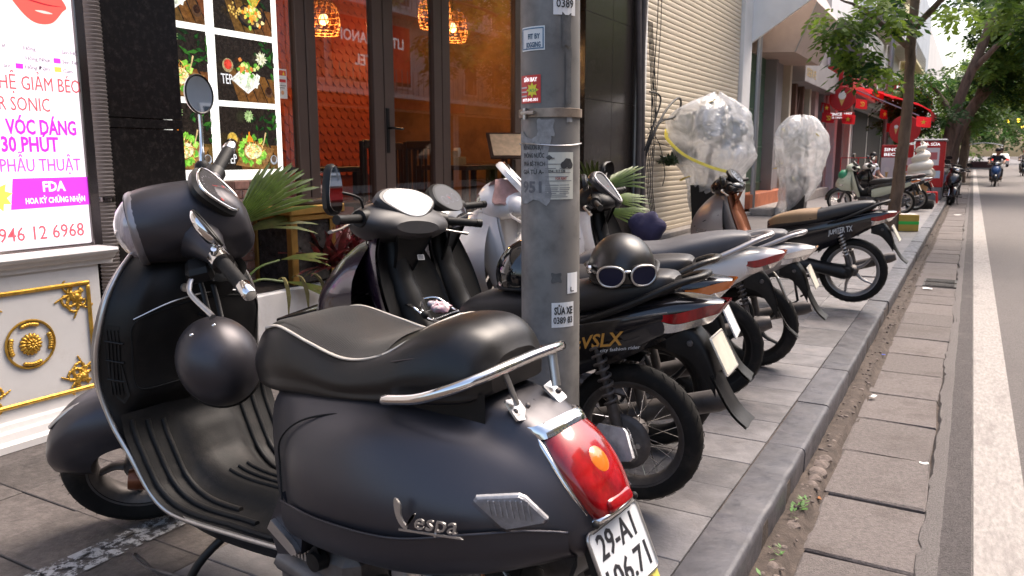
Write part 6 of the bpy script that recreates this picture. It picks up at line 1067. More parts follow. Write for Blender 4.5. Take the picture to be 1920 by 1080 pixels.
    Hm = Matrix.Translation((hx + .135, 0, hz - .02)) @ Matrix.Rotation(R(80), 4, 'Y'); st(G().lathe([(.07, -.02), (.06, .005), (.03, .02), (0, .024)], 18, Hm @ Matrix.Scale(.75, 4, (1, 0, 0)))).obj('headlamp', SILV, ho, 60)
    return o, SM, ho
DEC_GOLD = INK('decal_gold', (.52, .26, .05)); DEC_W = INK('decal_silver', (.55, .54, .52))
B2, SM2, H2 = bike('motorbike', 'black motorbike with spoked wheels and gold side decal right behind the lamp post', (-.95, 2.56), 181,
    dict(main=GLB, acc=GLB, seat=BLKS, stripe=GSV, decal='EVSLX', decal2='city fashion rider', dmat=DEC_GOLD, wheel='spoke', rim=DSTEEL, crank=STEEL, front=PURP, fender=GLB, head=M('grey_dash', (.055, .053, .055), .45, dirt=.3, dcol=(.1, .09, .08), ds=20), hw=1.5, shw=1.02, cw=1.25, cx=.02, cowl=PURP, beak=GLB, mirrors='L', mz=.10, mout=.30, mshape=[(-.035, -.07), (.03, -.085), (.04, .03), (.015, .085), (-.02, .06)], dash=[(-.12, .03), (-.075, .075), (0, .085), (.075, .075), (.12, .03), (.055, -.035), (0, -.05), (-.055, -.035)], dcol=(.22, .25, .30), dashm=M('grey_dash', (.055, .053, .055), .45, dirt=.3, dcol=(.1, .09, .08), ds=20), num=('29-X3', '187.52'), r=.248), lift=.04, steer=-16)
B3, SM3, H3 = bike('motorbike', 'dark motorbike with speckled grab rail and orange tail lamp second behind the lamp post', (-1.10, 3.16), 188,
    dict(main=GLB, acc=GLB, seat=BLKS, front=PURP, shw=.95, cw=1.05, lamp=LENSO, rail=M('speckled_black', (.05, .045, .04), .3, .3, var=.6, vs=60), wheel='cast', rim=SATIN, tw=.095, dcol=(.03, .03, .035), noglass=True, mirrors='', plate=PLW, num=('29-M1', '640.08')), lift=.02, steer=4)
B4, SM4, H4 = bike('motorbike', 'white motorbike with winged badge and pink towel over its dash', (-1.10, 3.98), 199,
    dict(main=GLW, acc=GLW, seat=GREYS, front=GLW, shw=1.35, shx=.03, cw=1.5, cx=.04, beak=GLW, fender=GLW, head=GLW, rail=GSV, dashm=GLW, bezel=CHROME, dash=[(-.09, .10), (0, .125), (.09, .10), (.115, .0), (.06, -.10), (-.06, -.10), (-.115, .0)], dcol=(.03, .012, .012), wheel='cast', rim=SATIN, tw=.095, cvt=True, switch=GLW, inner=GLW, mirrors='', plate=PLY), lift=.0, steer=25, S=1.06)
B5, SM5, H5 = bike('motorbike', 'black and white motorbike with silver dash trim and long mud flap', (-1.05, 4.75), 182,
    dict(main=GLW, acc=GSV, seat=GREYS, front=GLW, shw=1.25, head=SATIN, rail=GSV, dashm=M('dark_dash', (.02, .018, .02), .4), bezel=GSV, noglass=True, dash=[(-.10, .07), (-.05, .115), (.05, .115), (.10, .07), (.035, -.085), (-.035, -.085)], lamp=SILV, dcol=(.015, .015, .018), wheel='cast', rim=SATIN, cvt=True, mirrors='LR', mz=.13, mout=.30, num=('30-K4', '552.19'), fender=GLW), lift=.0, steer=10)
B6, SM6, H6 = bike('motorbike', 'black motorbike with tan seat and copper silver front raised on its stand', (-.76, 6.95), 179,
    dict(main=GLB, acc=GLB, seat=BLKS, seat2=None, front=GSV, inner=COPP, head=GLB, fender=GLB, decal='JUPITER TX', dmat=DEC_W, wheel='cast', rim=M('grey_rim', (.30, .29, .29), .4, .6), cvt=True, spring=STEEL, mirrors='L', mz=.06, mout=.32, mshape=[(-.075, -.03), (.075, -.025), (.075, .03), (-.075, .035)], num=('29-U1', '174.36'), r=.262), lift=.06, steer=8)
# tan front half of the sixth seat
sp = [(.655, [(0, .684), (.032, .68), (.056, .662), (.061, .63)]), (.58, [(0, .726), (.064, .721), (.094, .699), (.099, .65)]), (.42, [(0, .761), (.085, .756), (.131, .724), (.136, .67)]), (.25, [(0, .771), (.090, .768), (.141, .739), (.146, .694)])]
G().grid(surf(sp, 6, 4)).obj('seat_front_cover', TANS, B6, 60)
# winged badge on the white leg shield
Mb = frame((.93, .203, .70), (.25, .15, .0), (0, .1, 1), None); Mb = frame((.885, .198, .60), (-.55, .6, 0), (0, .1, 1))
wp = Print()
for k in range(5): wp.poly([(-.005, .0 + k * .004), (.045 - k * .004, .03 + k * .014), (.04 - k * .004, .018 + k * .014), (.0, -.006 + k * .003)], (.03, .03, .03))
# helmet with goggles on the second bike, shiny helmet behind it, towel, jacket
def helmet(name, label, M4, m, r=.118, goggles=False, cut=-.45):
    h = E(name, (0, 0, 0), label, 'helmet'); h.matrix_world = M4
    P = np.array([[(r * 1.12 * math.sin(a) * math.cos(t), r * .97 * math.sin(a) * math.sin(t), r * 1.02 * math.cos(a)) for t in np.linspace(0, 6.283, 40, endpoint=False)] for a in np.linspace(.001, math.acos(cut), 18)])
    P[:, :, 2] += r * -cut * 1.02; sh_ = G().grid(P, wv=True).obj('shell', m, h, 60); G().tube(P[-1], .006, 8, True).obj('edge_trim', RUB, h, 60)
    inn_ = P * (.93, .93, .96); G().grid(inn_[6:], wv=True, flip=True).obj('lining', RUB, h, 60)
    for s in (1, -1): G().tube(cr([(0.0, r * .95 * s, .035), (.02, r * .7 * s, -.01), (.04, r * .2 * s, -.02)], 4), .008, 6, flat=.3).obj('chin_strap', SATIN, h, 60)
    if goggles:
        for s in (1, -1):
            ctr = (.06 + .0, 0); Mg = frame((r * 1.16, .052 * s, .035), (-.32 * s, 1, 0), (.0, 0, 1)) if True else None
            pts = cr([(-.040, .014), (-.02, .03), (.022, .03), (.043, .015), (.04, -.012), (.015, -.032), (-.022, -.03), (-.04, -.01)], 4, True)
            fo_ = G().prism(pts * 1.05, Mg @ Matrix.Translation((0, 0, -.03)), .03, .004).obj('goggle_cup', SATIN, h, 40); G().tube([tuple(Mg @ Vector((*p, .002))) for p in pts], .0038, 8, True).obj('goggle_rim', STEEL, fo_, 60); G().prism(pts * .9, Mg, .003).obj('goggle_lens', M('blue_lens', (.004, .007, .03), .22, spec=.35), fo_, 20)
        G().tube(cr([(r * 1.17, -.018, .046), (r * 1.2, 0, .05), (r * 1.17, .018, .046)], 4), .005, 8).obj('goggle_bridge', CHROME, h, 60)
        for s in (1, -1): G().tube(cr([(r * .95, .092 * s, .04), (r * .55, r * .93 * s, .045), (-.02, r * 1.02 * s, .05), (-.10, r * .62 * s, .052), (-.138, 0, .054)], 5), .009, 6, flat=.35).obj('goggle_strap', SATIN, h, 60)
        G().box(r * .3, r * .6, -r * 1.08, -r * .9, .03, .06, .006).obj('strap_buckle', CHROME, h)
    return h
MH = M('matte_helmet', (.016, .0145, .014), .32, spec=.6, rv=.05, vs=6, dirt=.08, dcol=(.1, .08, .07), ds=20); SHH = M('gloss_helmet', (.008, .008, .009), .05, coat=1)
def onb(B, p, rz=0., rx=0., ry=0.): return B.matrix_world @ Matrix.Translation(p) @ Matrix.Rotation(rz, 4, 'Z') @ Matrix.Rotation(ry, 4, 'Y') @ Matrix.Rotation(rx, 4, 'X')
helmet('helmet', 'matte black open helmet with chrome rimmed goggles on the seat beside the lamp post', onb(B2, (.02, .03, .802), R(118), 0, R(3)), MH, .114, True, -.30)
helmet('helmet', 'glossy black helmet with white band behind the lamp post', onb(B2, (.36, .02, .765), R(60), 0, 0), SHH, .125, False, -.3)
helmet('helmet', 'matte black helmet hanging inside the leg shield of the foreground scooter', VS.matrix_world @ Matrix.Translation((.775, .055, .685)) @ Matrix.Rotation(R(-55), 4, 'Y') @ Matrix.Rotation(R(-35), 4, 'X'), MATTE, .112, False, -.25)
for a in (-.3, .3):
    G().ell((.07, .1 * a, .118), (.006, .006, .004), 6).obj('rivet', CHROME, bpy.data.objects['helmet.002'], 60)
HS = bpy.data.objects['helmet.002']; ih = HS.matrix_world.inverted() @ VS.matrix_world
for dy in (0, .035): G().tube([tuple(ih @ Vector(p)) for p in cr([(.80, .02 + dy, .77), (.845, .0 + dy, .83), (.885, -.01 + dy, .90), (.90, .0 + dy, .93)], 5)], .007, 6, flat=.4).obj('hanging_strap', SATIN, HS, 60)
# towel on the white bike's dash
g = G(); rs = np.random.RandomState(3); P = []
for i in range(15):
    row = []
    for j in range(11):
        u, v = (i / 14 - .5) * .26, (j / 10 - .5) * .20; zz = -.55 * abs(u) ** 1.5 * 3.2 - 1.6 * v * v * (1 if v > 0 else 2) + rs.randn() * .004; row.append((v * .8 - .02, u * .75, zz + .012 * math.sin(u * 40)))
    P.append(row)
P = np.array(P); g.grid(P); g.grid(P + np.array([0, 0, -.006]), flip=True); rim_ = list(P[:, 0]) + list(P[-1]) + list(P[::-1, -1]) + list(P[0][::-1])
to = g.obj('towel', M('pink_towel', (.50, .28, .25), .95, bump=1.0, bs=260, var=.15, vs=40, sheen=.3), None, 60, label='small pink terry towel draped over the dash of the white motorbike', cat='towel')
to.matrix_world = B4.matrix_world @ SM4 @ Matrix.Translation((1.0, .06, 1.085)) @ Matrix.Rotation(R(-20), 4, 'Y')
# navy jacket on the fifth bike
g = G().ell((0, 0, 0), (.11, .09, .10), 14); rs = np.random.RandomState(4); g.v = [tuple(np.array(p) * (1 + .12 * math.sin(p[0] * 60 + p[2] * 40) + .08 * math.sin(p[1] * 70)) + rs.randn(3) * .002) for p in g.v]
ja = g.obj('folded_jacket', M('navy_cloth', (.025, .022, .06), .85, bump=.4, bs=60), None, 60, label='crumpled navy jacket on the motorbike behind the goggled helmet', cat='jacket'); ja.matrix_world = onb(B5, (.66, .0, .80))
for s in (1, -1): G().ell((1.03, .11 * s, .545), (.15, .045, .065), 10).obj('side_cover', GSV, B2, 60)
# carrier rack with pink rag on the second bike
ck = E('carrier_rack', (0, 0, 0)); ck.parent = B2
for s in (1, -1): G().tube(cr([(.92, .05 * s, .66), (.86, .085 * s, .665), (.78, .09 * s, .62), (.70, .08 * s, .615), (.64, .06 * s, .64)], 5), .006, 8).obj('rack_rail', CHROME, ck, 60)
for x, z in ((.82, .64), (.76, .618), (.70, .615)): G().tube([(x, -.085, z), (x, .085, z)], .0045, 6).obj('rack_rung', CHROME, ck, 60)
g = G(); rs = np.random.RandomState(8)
for k in range(7): g.ell((.78 + rs.randn() * .02, rs.randn() * .025, .645 + rs.rand() * .02), (.03, .025, .015), 6)
g.xf(lambda p: tuple(np.array(p) + rs.randn(3) * .002)).obj('rag', M('pink_rag', (.55, .28, .34), .9, var=.4, vs=60, col2=(.6, .55, .55)), None, 60, label='crumpled pink and white rag on the chrome carrier of the black motorbike', cat='rag').matrix_world = B2.matrix_world.copy()
sm = G().tube(cr([(.86, .02, .665), (.8, .11, .665), (.77, .13, .65)], 4), .006, 8).obj('rack_lever', CHROME, ck, 60); G().ell((.765, .135, .648), (.016, .016, .016), 8).obj('lever_knob', RUB, ck)
st2 = Print().rect(0, 0, .035, .022, (.45, .45, .46)); [st2.rect(.003, .003 + k * .0045, .030, .0055 + k * .0045, (.05, .05, .06)) for k in range(4)]; st2.obj('warning_sticker', PRINT, H2, SM2 @ frame((.905, -.035, .83), (0, -1, 0), (.3, 0, .95)))
# winged badge with lettering
txt('badge_text', 'HONDA', .02, INK('badge', (.03, .03, .03)), B4, frame((.885, .214, .575), (-.62, .78, 0), (0, 0, 1)) @ Matrix.Translation((-.03, 0, .004)), width=.06, bold=.02)
for k in range(5): G().prism([(-.03 + k * .002, .028 + k * .012), (.030 - k * .004, .022 + k * .016), (.034 - k * .004, .030 + k * .016), (-.02 + k * .002, .034 + k * .013)], frame((.885, .214, .575), (-.62, .78, 0), (0, 0, 1)), .006).obj('badge_feather', MATS['ink_badge'], B4)
# ---------------------------------------------------------------- lamp post with stickers
GALV = M('galvanised_steel', (.20, .19, .178), .55, .2, var=.35, vs=12, dirt=.5, dcol=(.12, .11, .10), ds=6, rv=.1)
px_, py_, pr0 = -1.085, 2.16, .091
lp = E('lamp_post', (px_, py_, 0), 'galvanised steel lamp post covered with stickers among the motorbikes', 'lamp post')
LEANM = Matrix.Rotation(R(-.55), 4, 'Y')
G().lathe([(pr0 + .006, 0), (pr0, .02), (pr0 - .004, 1.5), (pr0 - .012, 3.2), (pr0 - .03, 6.5)], 40, LEANM).obj('shaft', GALV, lp, 60)
G().box(-.2, .2, -.2, .2, 0, .015, .004).obj('base_plate', GALV, lp)
va = math.atan2(-py_, -px_)                               # direction from the post to the camera
def PS(z, off=0.): a = va + off; return LEANM @ frame((pr0 * math.cos(a) * .985, pr0 * math.sin(a) * .985, z), (-math.sin(a), math.cos(a), 0), (0, 0, 1))
RR = pr0 * .985
BK = INK('sticker_black', (.03, .03, .03)); NAV = INK('navy', (.03, .09, .16))
def sticker(z, off, w_, h_, col, name='sticker'): p = Print().rect(-w_ / 2, 0, w_ / 2, h_, col); return p.obj(name, PRINT, lp, PS(z, off), wrap=RR)
def stxt(s, z, off, x, y, size, m, width, bold=.01, parent=None): return txt('sticker_text', s, size, m, parent or lp, PS(z, off) @ Matrix.Translation((0, 0, .0012)), 'CENTER', bold=bold, ext=.0003, width=width, wrap=RR)
def stx(par, s, z, off, size, m, width, bold=.01): return stxt(s, z, off, 0, 0, size, m, width, bold, par)
a_ = sticker(1.635, .50, .072, .12, (.80, .79, .78)); stx(a_, 'SỬA', 1.695, .50, .036, BK, .058, .03); stx(a_, '0389', 1.655, .50, .032, BK, .055)
b_ = sticker(1.54, -.62, .082, .066, (.72, .74, .74)); p = Print()
for r4 in ((-.038, .004, .038, .007), (-.038, .059, .038, .062), (-.038, .007, -.035, .059), (.035, .007, .038, .059)): p.rect(*r4, (.05, .16, .28))
p.obj('sticker_print', PRINT, b_, PS(1.54, -.62) @ Matrix.Translation((0, 0, .0008)), wrap=RR); stx(b_, 'FIT BY', 1.572, -.55, .02, NAV, .04, .02); stx(b_, 'JOGGING', 1.549, -.57, .02, NAV, .05, .02)
c_ = sticker(1.395, -.74, .078, .078, (.62, .05, .04)); stx(c_, 'SÂN BAY', 1.455, -.70, .016, WHI, .05, .02); Print().poly(star(.022, 8, .6, .012, .036), (.85, .75, .05)).obj('sticker_print', PRINT, c_, PS(1.395, -.74) @ Matrix.Translation((0, 0, .0012)), wrap=RR); stx(c_, '24/24', 1.426, -.61, .012, INK('green', (.1, .4, .1)), .03, .02); stx(c_, '0979.845.001', 1.40, -.72, .012, WHI, .06, .01)
for k in range(3): Print().rect(-.036, .018 + k * .012, -.008, .022 + k * .012, (.7, .6, .58)).obj('sticker_print', PRINT, c_, PS(1.395, -.74) @ Matrix.Translation((0, 0, .0012)), wrap=RR)
d_ = sticker(1.12, .30, .095, .135, (.62, .61, .53)); p = Print(); rs = np.random.RandomState(6)
for k in range(12): y0 = .006 + k * .0052 if k < 6 else .04 + (k - 6) * .012; p.rect(-.042, y0, -.042 + .03 + rs.rand() * .02, y0 + .0022, (.22, .22, .22)); p.rect(.0, y0, .0 + .02 + rs.rand() * .02, y0 + .0022, (.22, .22, .22))
p.poly([(-.03, .128), (-.02, .12), (-.03, .112), (-.04, .12)], (.1, .1, .1)); p.disc(.014, .098, .011, (.06, .06, .06)); p.disc(.034, .098, .011, (.06, .06, .06)); p.poly([(.006, .102), (.02, .118), (.036, .116), (.042, .104), (.03, .1), (.016, .096)], (.06, .06, .06)); p.obj('sticker_print', PRINT, d_, PS(1.12, .30) @ Matrix.Translation((0, 0, .0008)), wrap=RR, dz=.00002)
stx(d_, '0941 917 528', 1.197, .22, .012, BK, .05, .01); stx(d_, 'FOR RENT', 1.176, .36, .012, INK('rent', (.35, .1, .1)), .035, .01); stx(d_, 'La Thành', 1.235, .02, .010, BK, .022, 0)
e_ = sticker(.74, .46, .075, .075, (.80, .80, .79)); stx(e_, 'SỬA XE', 1.0 * .78, .47, .030, BK, .062, .035); stx(e_, '0389 83', .752, .46, .028, BK, .064, .02)
f_ = sticker(.84, .85, .045, .062, (.82, .82, .82)); stx(f_, 'L.', .846, .80, .02, BK, .014, .02)
# torn paper remains
def torn(z, off, w_, h_, seed, col, nm='torn_paper'):
    rs = np.random.RandomState(seed); P = [(x + rs.randn() * w_ * .022, y + rs.randn() * h_ * .022) for x, y in cr([(-w_ / 2, 0), (0, h_ * .04), (w_ / 2, 0), (w_ / 2 * .9, h_ * .5), (w_ / 2, h_), (0, h_ * .9), (-w_ / 2, h_), (-w_ / 2 * .92, h_ * .5)], 3, True)]
    # fan of small cells so the paper bends round the post
    g = G(); cx, cy = 0, h_ / 2; M4 = PS(z, off); f = lambda x, y, d=.0009: M4 @ Vector(((RR + d) * math.sin(x / RR), y, (RR + d) * math.cos(x / RR) - RR))
    for i in range(len(P)):
        a, b = np.array(P[i]), np.array(P[(i + 1) % len(P)]); c0 = np.array([cx, cy]); prev = None
        for t0, t1 in ((0, .35), (.35, .7), (.7, 1)): q = [c0 + (a - c0) * t0, c0 + (a - c0) * t1, c0 + (b - c0) * t1, c0 + (b - c0) * t0]; g.add([tuple(f(*k)) for k in q], [(0, 1, 2, 3)])
    return g.obj(nm, M('old_paper' + nm, col, .85, var=.25, vs=40, dirt=.4, dcol=(.15, .14, .13), ds=30), lp, 0)
t1 = torn(1.115, -.62, .11, .20, 1, (.30, .295, .29)); torn(1.30, -.15, .05, .05, 2, (.42, .42, .42)); torn(1.39, .62, .02, .16, 3, (.10, .10, .10), 'glue_remains'); torn(1.55, .55, .03, .09, 5, (.10, .10, .10), 'glue_remains'); torn(1.34, .66, .02, .03, 9, (.7, .7, .7)); torn(.875, .2, .03, .03, 12, (.09, .09, .09), 'glue_remains')
for s, z, o_ in (('ĐỐI NGUỒN BỘT', 1.263, -.62), ('THÔNG NƯỚC', 1.24, -.60), ('PHÁ BÊ-TẠCH', 1.216, -.58), ('GIÁ TỪ A-', 1.193, -.62)): stxt(s, z, o_, 0, 0, .018, BK, .075, .012)
stxt('951', 1.14, -.62, 0, 0, .045, M('faded_ink', (.14, .14, .15), .7), .07, .03)
# steel band clamp and wire
cl = G().lathe([(RR + .001, -.013), (RR + .004, -.012), (RR + .004, .012), (RR + .001, .013)], 40, LEANM @ Matrix.Translation((0, 0, 1.367))).obj('band_clamp', M('rusty_band', (.30, .24, .19), .5, .6, var=.4, vs=12, dirt=.5, dcol=(.16, .07, .03), ds=14), lp, 40)
G().box(-.03, -.022, -.012, .02, 0, .012, M4=PS(1.361, -.55)).obj('clamp_ear', STEEL, cl); G().tube([tuple(PS(1.367, -.72) @ Vector(p)) for p in ((-.02, 0, .012), (.03, 0, .014))], .006, 8).obj('clamp_bolt', STEEL, cl)
G().tube([(LEANM @ Vector(((RR + .002) * math.cos(a), (RR + .002) * math.sin(a), 1.278 + .004 * math.sin(a * 2)))) for a in np.linspace(0, 6.283, 40, endpoint=False)], .0018, 5, True).obj('tie_wire', STEEL, lp, 60)
# ---------------------------------------------------------------- planter with palm and red plants, brass pedestal
pln = G().box(-4.05, -3.62, 3.2, 4.5, 0, .42, .01).obj('planter', WHITEP, None, 30, label='low white planter box along the restaurant front', cat='planter')
G().box(-4.0, -3.67, 3.25, 4.45, .421, .43).obj('planter_soil', M('soil', (.035, .025, .02), .95, bump=.6, bs=60), None, 30, label='dark soil filling the white planter box', cat='soil')
bp_ = E('brass_pedestal', (-3.84, 3.86, .43), 'brass edged pedestal with black marble panels beside the palm', 'pedestal'); BRS = M('brass', (.45, .27, .08), .35, .9, var=.2, vs=8)
G().box(-.16, .16, -.19, .19, .0, .40, .004).obj('core', M('dark_marble', (.03, .027, .026), .2, var=.8, vs=30), bp_)
for a, b2_, c3 in ((-.19, .19, .401), (-.19, .19, .53)): pass
G().box(-.19, .19, -.22, .22, .401, .44, .006).obj('cap_moulding', BRS, bp_); G().box(-.22, .22, -.25, .25, .4405, .50, .008).obj('cap_moulding', BRS, bp_); G().box(-.18, .18, -.21, .21, .5005, .53, .006).obj('cap_moulding', M('dark_top', (.06, .04, .03), .4), bp_)
for y0, y1 in ((-.2, -.15), (.15, .2)): G().box(.161, .175, y0, y1, 0, .40, .003).obj('corner_strip', BRS, bp_)
for x0, x1 in ((-.175, -.13), (.13, .175)): G().box(x0, x1, -.205, -.191, 0, .40, .003).obj('corner_strip', BRS, bp_)
PALM = M('palm_green', (.085, .13, .022), .42, var=.35, vs=14, spec=.5); PALM2 = M('palm_yellow', (.13, .15, .03), .5, var=.3, vs=20, dirt=.5, dcol=(.18, .09, .03), ds=14)
def fan(parent, o, d, up, L_, spread, n, m, nm='frond'):
    o, d, up = np.array(o, float), np.array(d, float), np.array(up, float); d /= np.linalg.norm(d); q = np.cross(d, up); q /= np.linalg.norm(q); u = np.cross(q, d); g = G(); rs = np.random.RandomState(int(abs(o[0] * 1000 + o[2] * 777)) % 9999)
    for k in range(n):
        a0, a1 = [(-1 + 2 * (k + e) / n) * spread for e in (0, 1)]; am = (a0 + a1) / 2; ll = L_ * (1 - .12 * abs(am) / spread) * rs.uniform(.92, 1.05)
        P = []
        for t in (0.04, .35, .7, .92, 1.0):
            wdt = 1 if t < .82 else max(.0, (1 - t) / .18) * .9 + .05
            dr = lambda a: d * math.cos(a) + q * math.sin(a)
            mid = o + dr(am) * ll * t - up * .22 * L_ * t * t * abs(am / spread) ** 1.5 - up * .10 * L_ * t ** 3; half = (dr(a1) - dr(a0)) * ll * t * .5 * wdt
            P.append([mid - half, mid + u * .014 * min(1, t * 3) * wdt, mid + half])
        g.grid(np.array(P))
    return g.obj(nm, m, parent, 25)
pa = E('fan_palm', (-3.72, 3.22, .43), 'green fan palm growing behind the foreground scooter', 'plant')
def stem(pr_, a, b, r_=.008, m=PALM): a, b = np.array(a), np.array(b); G().tube(cr([a, (a + b) / 2 + np.array([0, 0, .05]), b], 5), r_, 6).obj('stem', m, pr_, 60)
for o_, d, up, L_, sp_, n, m in (((.05, -.02, .40), (.15, .75, .58), (.6, -.45, .5), .62, .42, 12, PALM), ((.0, .1, .48), (.05, .9, .52), (.5, -.3, .7), .62, .38, 8, PALM), ((-.02, .12, .36), (.1, .9, .25), (.3, -.2, .9), .55, .3, 7, PALM2), ((.05, -.15, .36), (.45, -.35, .55), (.4, .2, .7), .45, .9, 14, PALM), ((.08, .3, .18), (.3, .85, .1), (.3, -.1, .9), .36, .22, 5, PALM2), ((.10, .3, .05), (.3, .85, -.2), (.3, 0, .9), .38, .2, 5, PALM2)): stem(pa, (0, .0, 0), o_); fan(pa, o_, d, up, L_, sp_, n, m)
dl = E('dried_leaves', (-3.60, 3.62, .40), 'withered leaves hanging over the planter edge', 'leaves')
for k in range(3): o_ = np.array([.02 * k, .09 * k - .16, .10]); G().grid(np.array([[o_ + np.array([.08 * math.sin(t * 2), .06 * k * t - .016 * math.sin(t * 3.1), .05 * math.sin(t * 3) - .24 * t * t]), o_ + np.array([.085 * math.sin(t * 2) + .01, .06 * k * t + .01 * math.sin(t * 11), .05 * math.sin(t * 3) - .24 * t * t]), o_ + np.array([.08 * math.sin(t * 2), .06 * k * t + .016 * math.sin(t * 3.1), .05 * math.sin(t * 3) - .24 * t * t])] for t in np.linspace(0, 1, 9)])).obj('leaf', M('withered', (.17, .14, .05), .8, var=.4, vs=20, rnd=.4), dl, 30)
REDL = M('cordyline_red', (.32, .045, .055), .4, var=.5, vs=12, rnd=.3, col2=(.06, .03, .02))
def rosette(x, y, z, n, L_, label, seed):
    c = E('cordyline', (x, y, z), label, 'plant', 'red leaved plants in the planter'); rs = np.random.RandomState(seed)
    for k in range(n):
        a = k * 2.4; el = R(75 - 70 * k / n); d = np.array([abs(math.cos(a)) * .9 * math.cos(el) if False else math.cos(a) * math.cos(el), math.sin(a) * math.cos(el), math.sin(el)]); q = np.array([-math.sin(a), math.cos(a), 0]); l = L_ * rs.uniform(.8, 1.1)
        G().grid(np.array([[d * l * t - np.array([0, 0, .25 * l * t * t]) + q * s * .022 * math.sin(math.pi * min(1, t * .9 + .1)) + np.array([0, 0, .008 * abs(s)]) for s in (-1, 0, 1)] for t in np.linspace(0.02, 1, 7)])).obj('leaf', REDL, c, 40)
for i, (x, y, lb_) in enumerate(((-3.70, 4.12, 'red leaved plant just right of the brass pedestal'), (-3.74, 4.35, 'red leaved plant at the right end of the white planter'), (-3.68, 3.95, 'low red leaved plant in front of the brass pedestal'), (-3.62, 4.02, 'bushy red leaved plant spilling over the planter edge'), (-3.6, 4.25, 'small red leaved plant behind the black motorbike mirror'))): rosette(x, y, .50, 26, .42, lb_, i)
pa2 = E('fan_palm', (-3.7, 8.2, 0), 'green palm fronds behind the lamp post near the dark column', 'plant')
for o_, d in (((.1, .2, .85), (.5, .6, .5)), ((.05, 0, .8), (.3, -.5, .7)), ((.1, .35, .7), (.4, .8, .2)), ((.1, .1, .6), (.7, .3, .1))): stem(pa2, (0, .1, .4), o_); fan(pa2, o_, d, (.3, -.2, .9), .6, .55, 10, PALM)
G().lathe([(0, 0), (.16, 0), (.2, .4), (.17, .4), (.16, .36), (0, .36)], 20, Matrix.Translation((0, .1, 0))).obj('pot', M('dark_pot', (.05, .045, .04), .6), pa2)
# ================================================================ farther motorbikes, cyclo, cars and people
MAROON = M('maroon_vinyl', (.06, .02, .018), .45); BLUEP = M('blue_paint', (.03, .08, .22), .3, coat=.4)
low = dict(wheel='spoke', rim=STEEL, low=True)
B7, SM7, H7 = bike('motorbike', 'pale mint motorbike with a green bag on its front behind the tree trunk', (-1.22, 18.72), 178, dict(main=GLB, acc=GREEN_P, seat=BLKS, front=GREEN_P, head=GREEN_P, fender=GLB, mirrors='R', mz=.2, lamp=LENSO, **low), steer=10)
bike('motorbike', 'dark motorbike with maroon seat parked behind the mint one', (-1.05, 20.2), 182, dict(main=GLW, acc=GLB, seat=MAROON, front=GLB, mirrors='LR', mz=.18, **low), steer=-8)
bike('motorbike', 'black motorbike facing the camera parked on the gutter by the red kiosk', (-.40, 26.2), 268, dict(main=GLB, seat=BLKS, fork=CHROME, mirrors='LR', wheel='cast', rim=SATIN, low=True), steer=18, dz=-.14)
bike('motorbike', 'blue grey motorbike half hidden beside the red kiosk', (-.75, 27.3), 262, dict(main=BLUEP, seat=BLKS, front=BLUEP, mirrors='LR', wheel='cast', rim=SATIN, low=True), steer=-5)
bike('motorbike', 'black motorbike parked under the leaning trees farther along the kerb', (-.9, 31.6), 255, dict(main=GLB, seat=BLKS, mirrors='L', wheel='cast', rim=SATIN, low=True))
RB, _, _ = bike('motorbike', 'dark scooter ridden along the road towards the camera', (.95, 41.9), 268, dict(main=GLB, seat=BLKS, front=BLUEP, mirrors='LR', mz=.2, wheel='cast', rim=SATIN, low=True), dz=-.14, lean=0, group='motorbikes on the road')
R2, _, _ = bike('motorbike', 'second distant motorbike on the road behind the rider', (2.9, 62), 268, dict(main=GLB, seat=BLKS, mirrors='LR', wheel='cast', rim=SATIN, low=True), dz=-.14, lean=0, group='motorbikes on the road')
gb_ = G().ell((0, 0, 0), (.13, .15, .12), 12); gb_.obj('bag', M('green_bag', (.05, .30, .16), .35, bump=.3, bs=30), None, 60, label='green plastic bag in front of the mint motorbike', cat='bag').matrix_world = B7.matrix_world @ Matrix.Translation((1.16, .02, .80))
SKIN = M('skin', (.40, .22, .15), .55); HAIR = M('hair', (.012, .010, .009), .5)
def blob_obj(g, name, m, parent, vox):
    o = g.obj(name, m, parent, 60); md = o.modifiers.new('remesh', 'REMESH'); md.mode = 'VOXEL'; md.voxel_size = vox; md.use_smooth_shade = True; return o
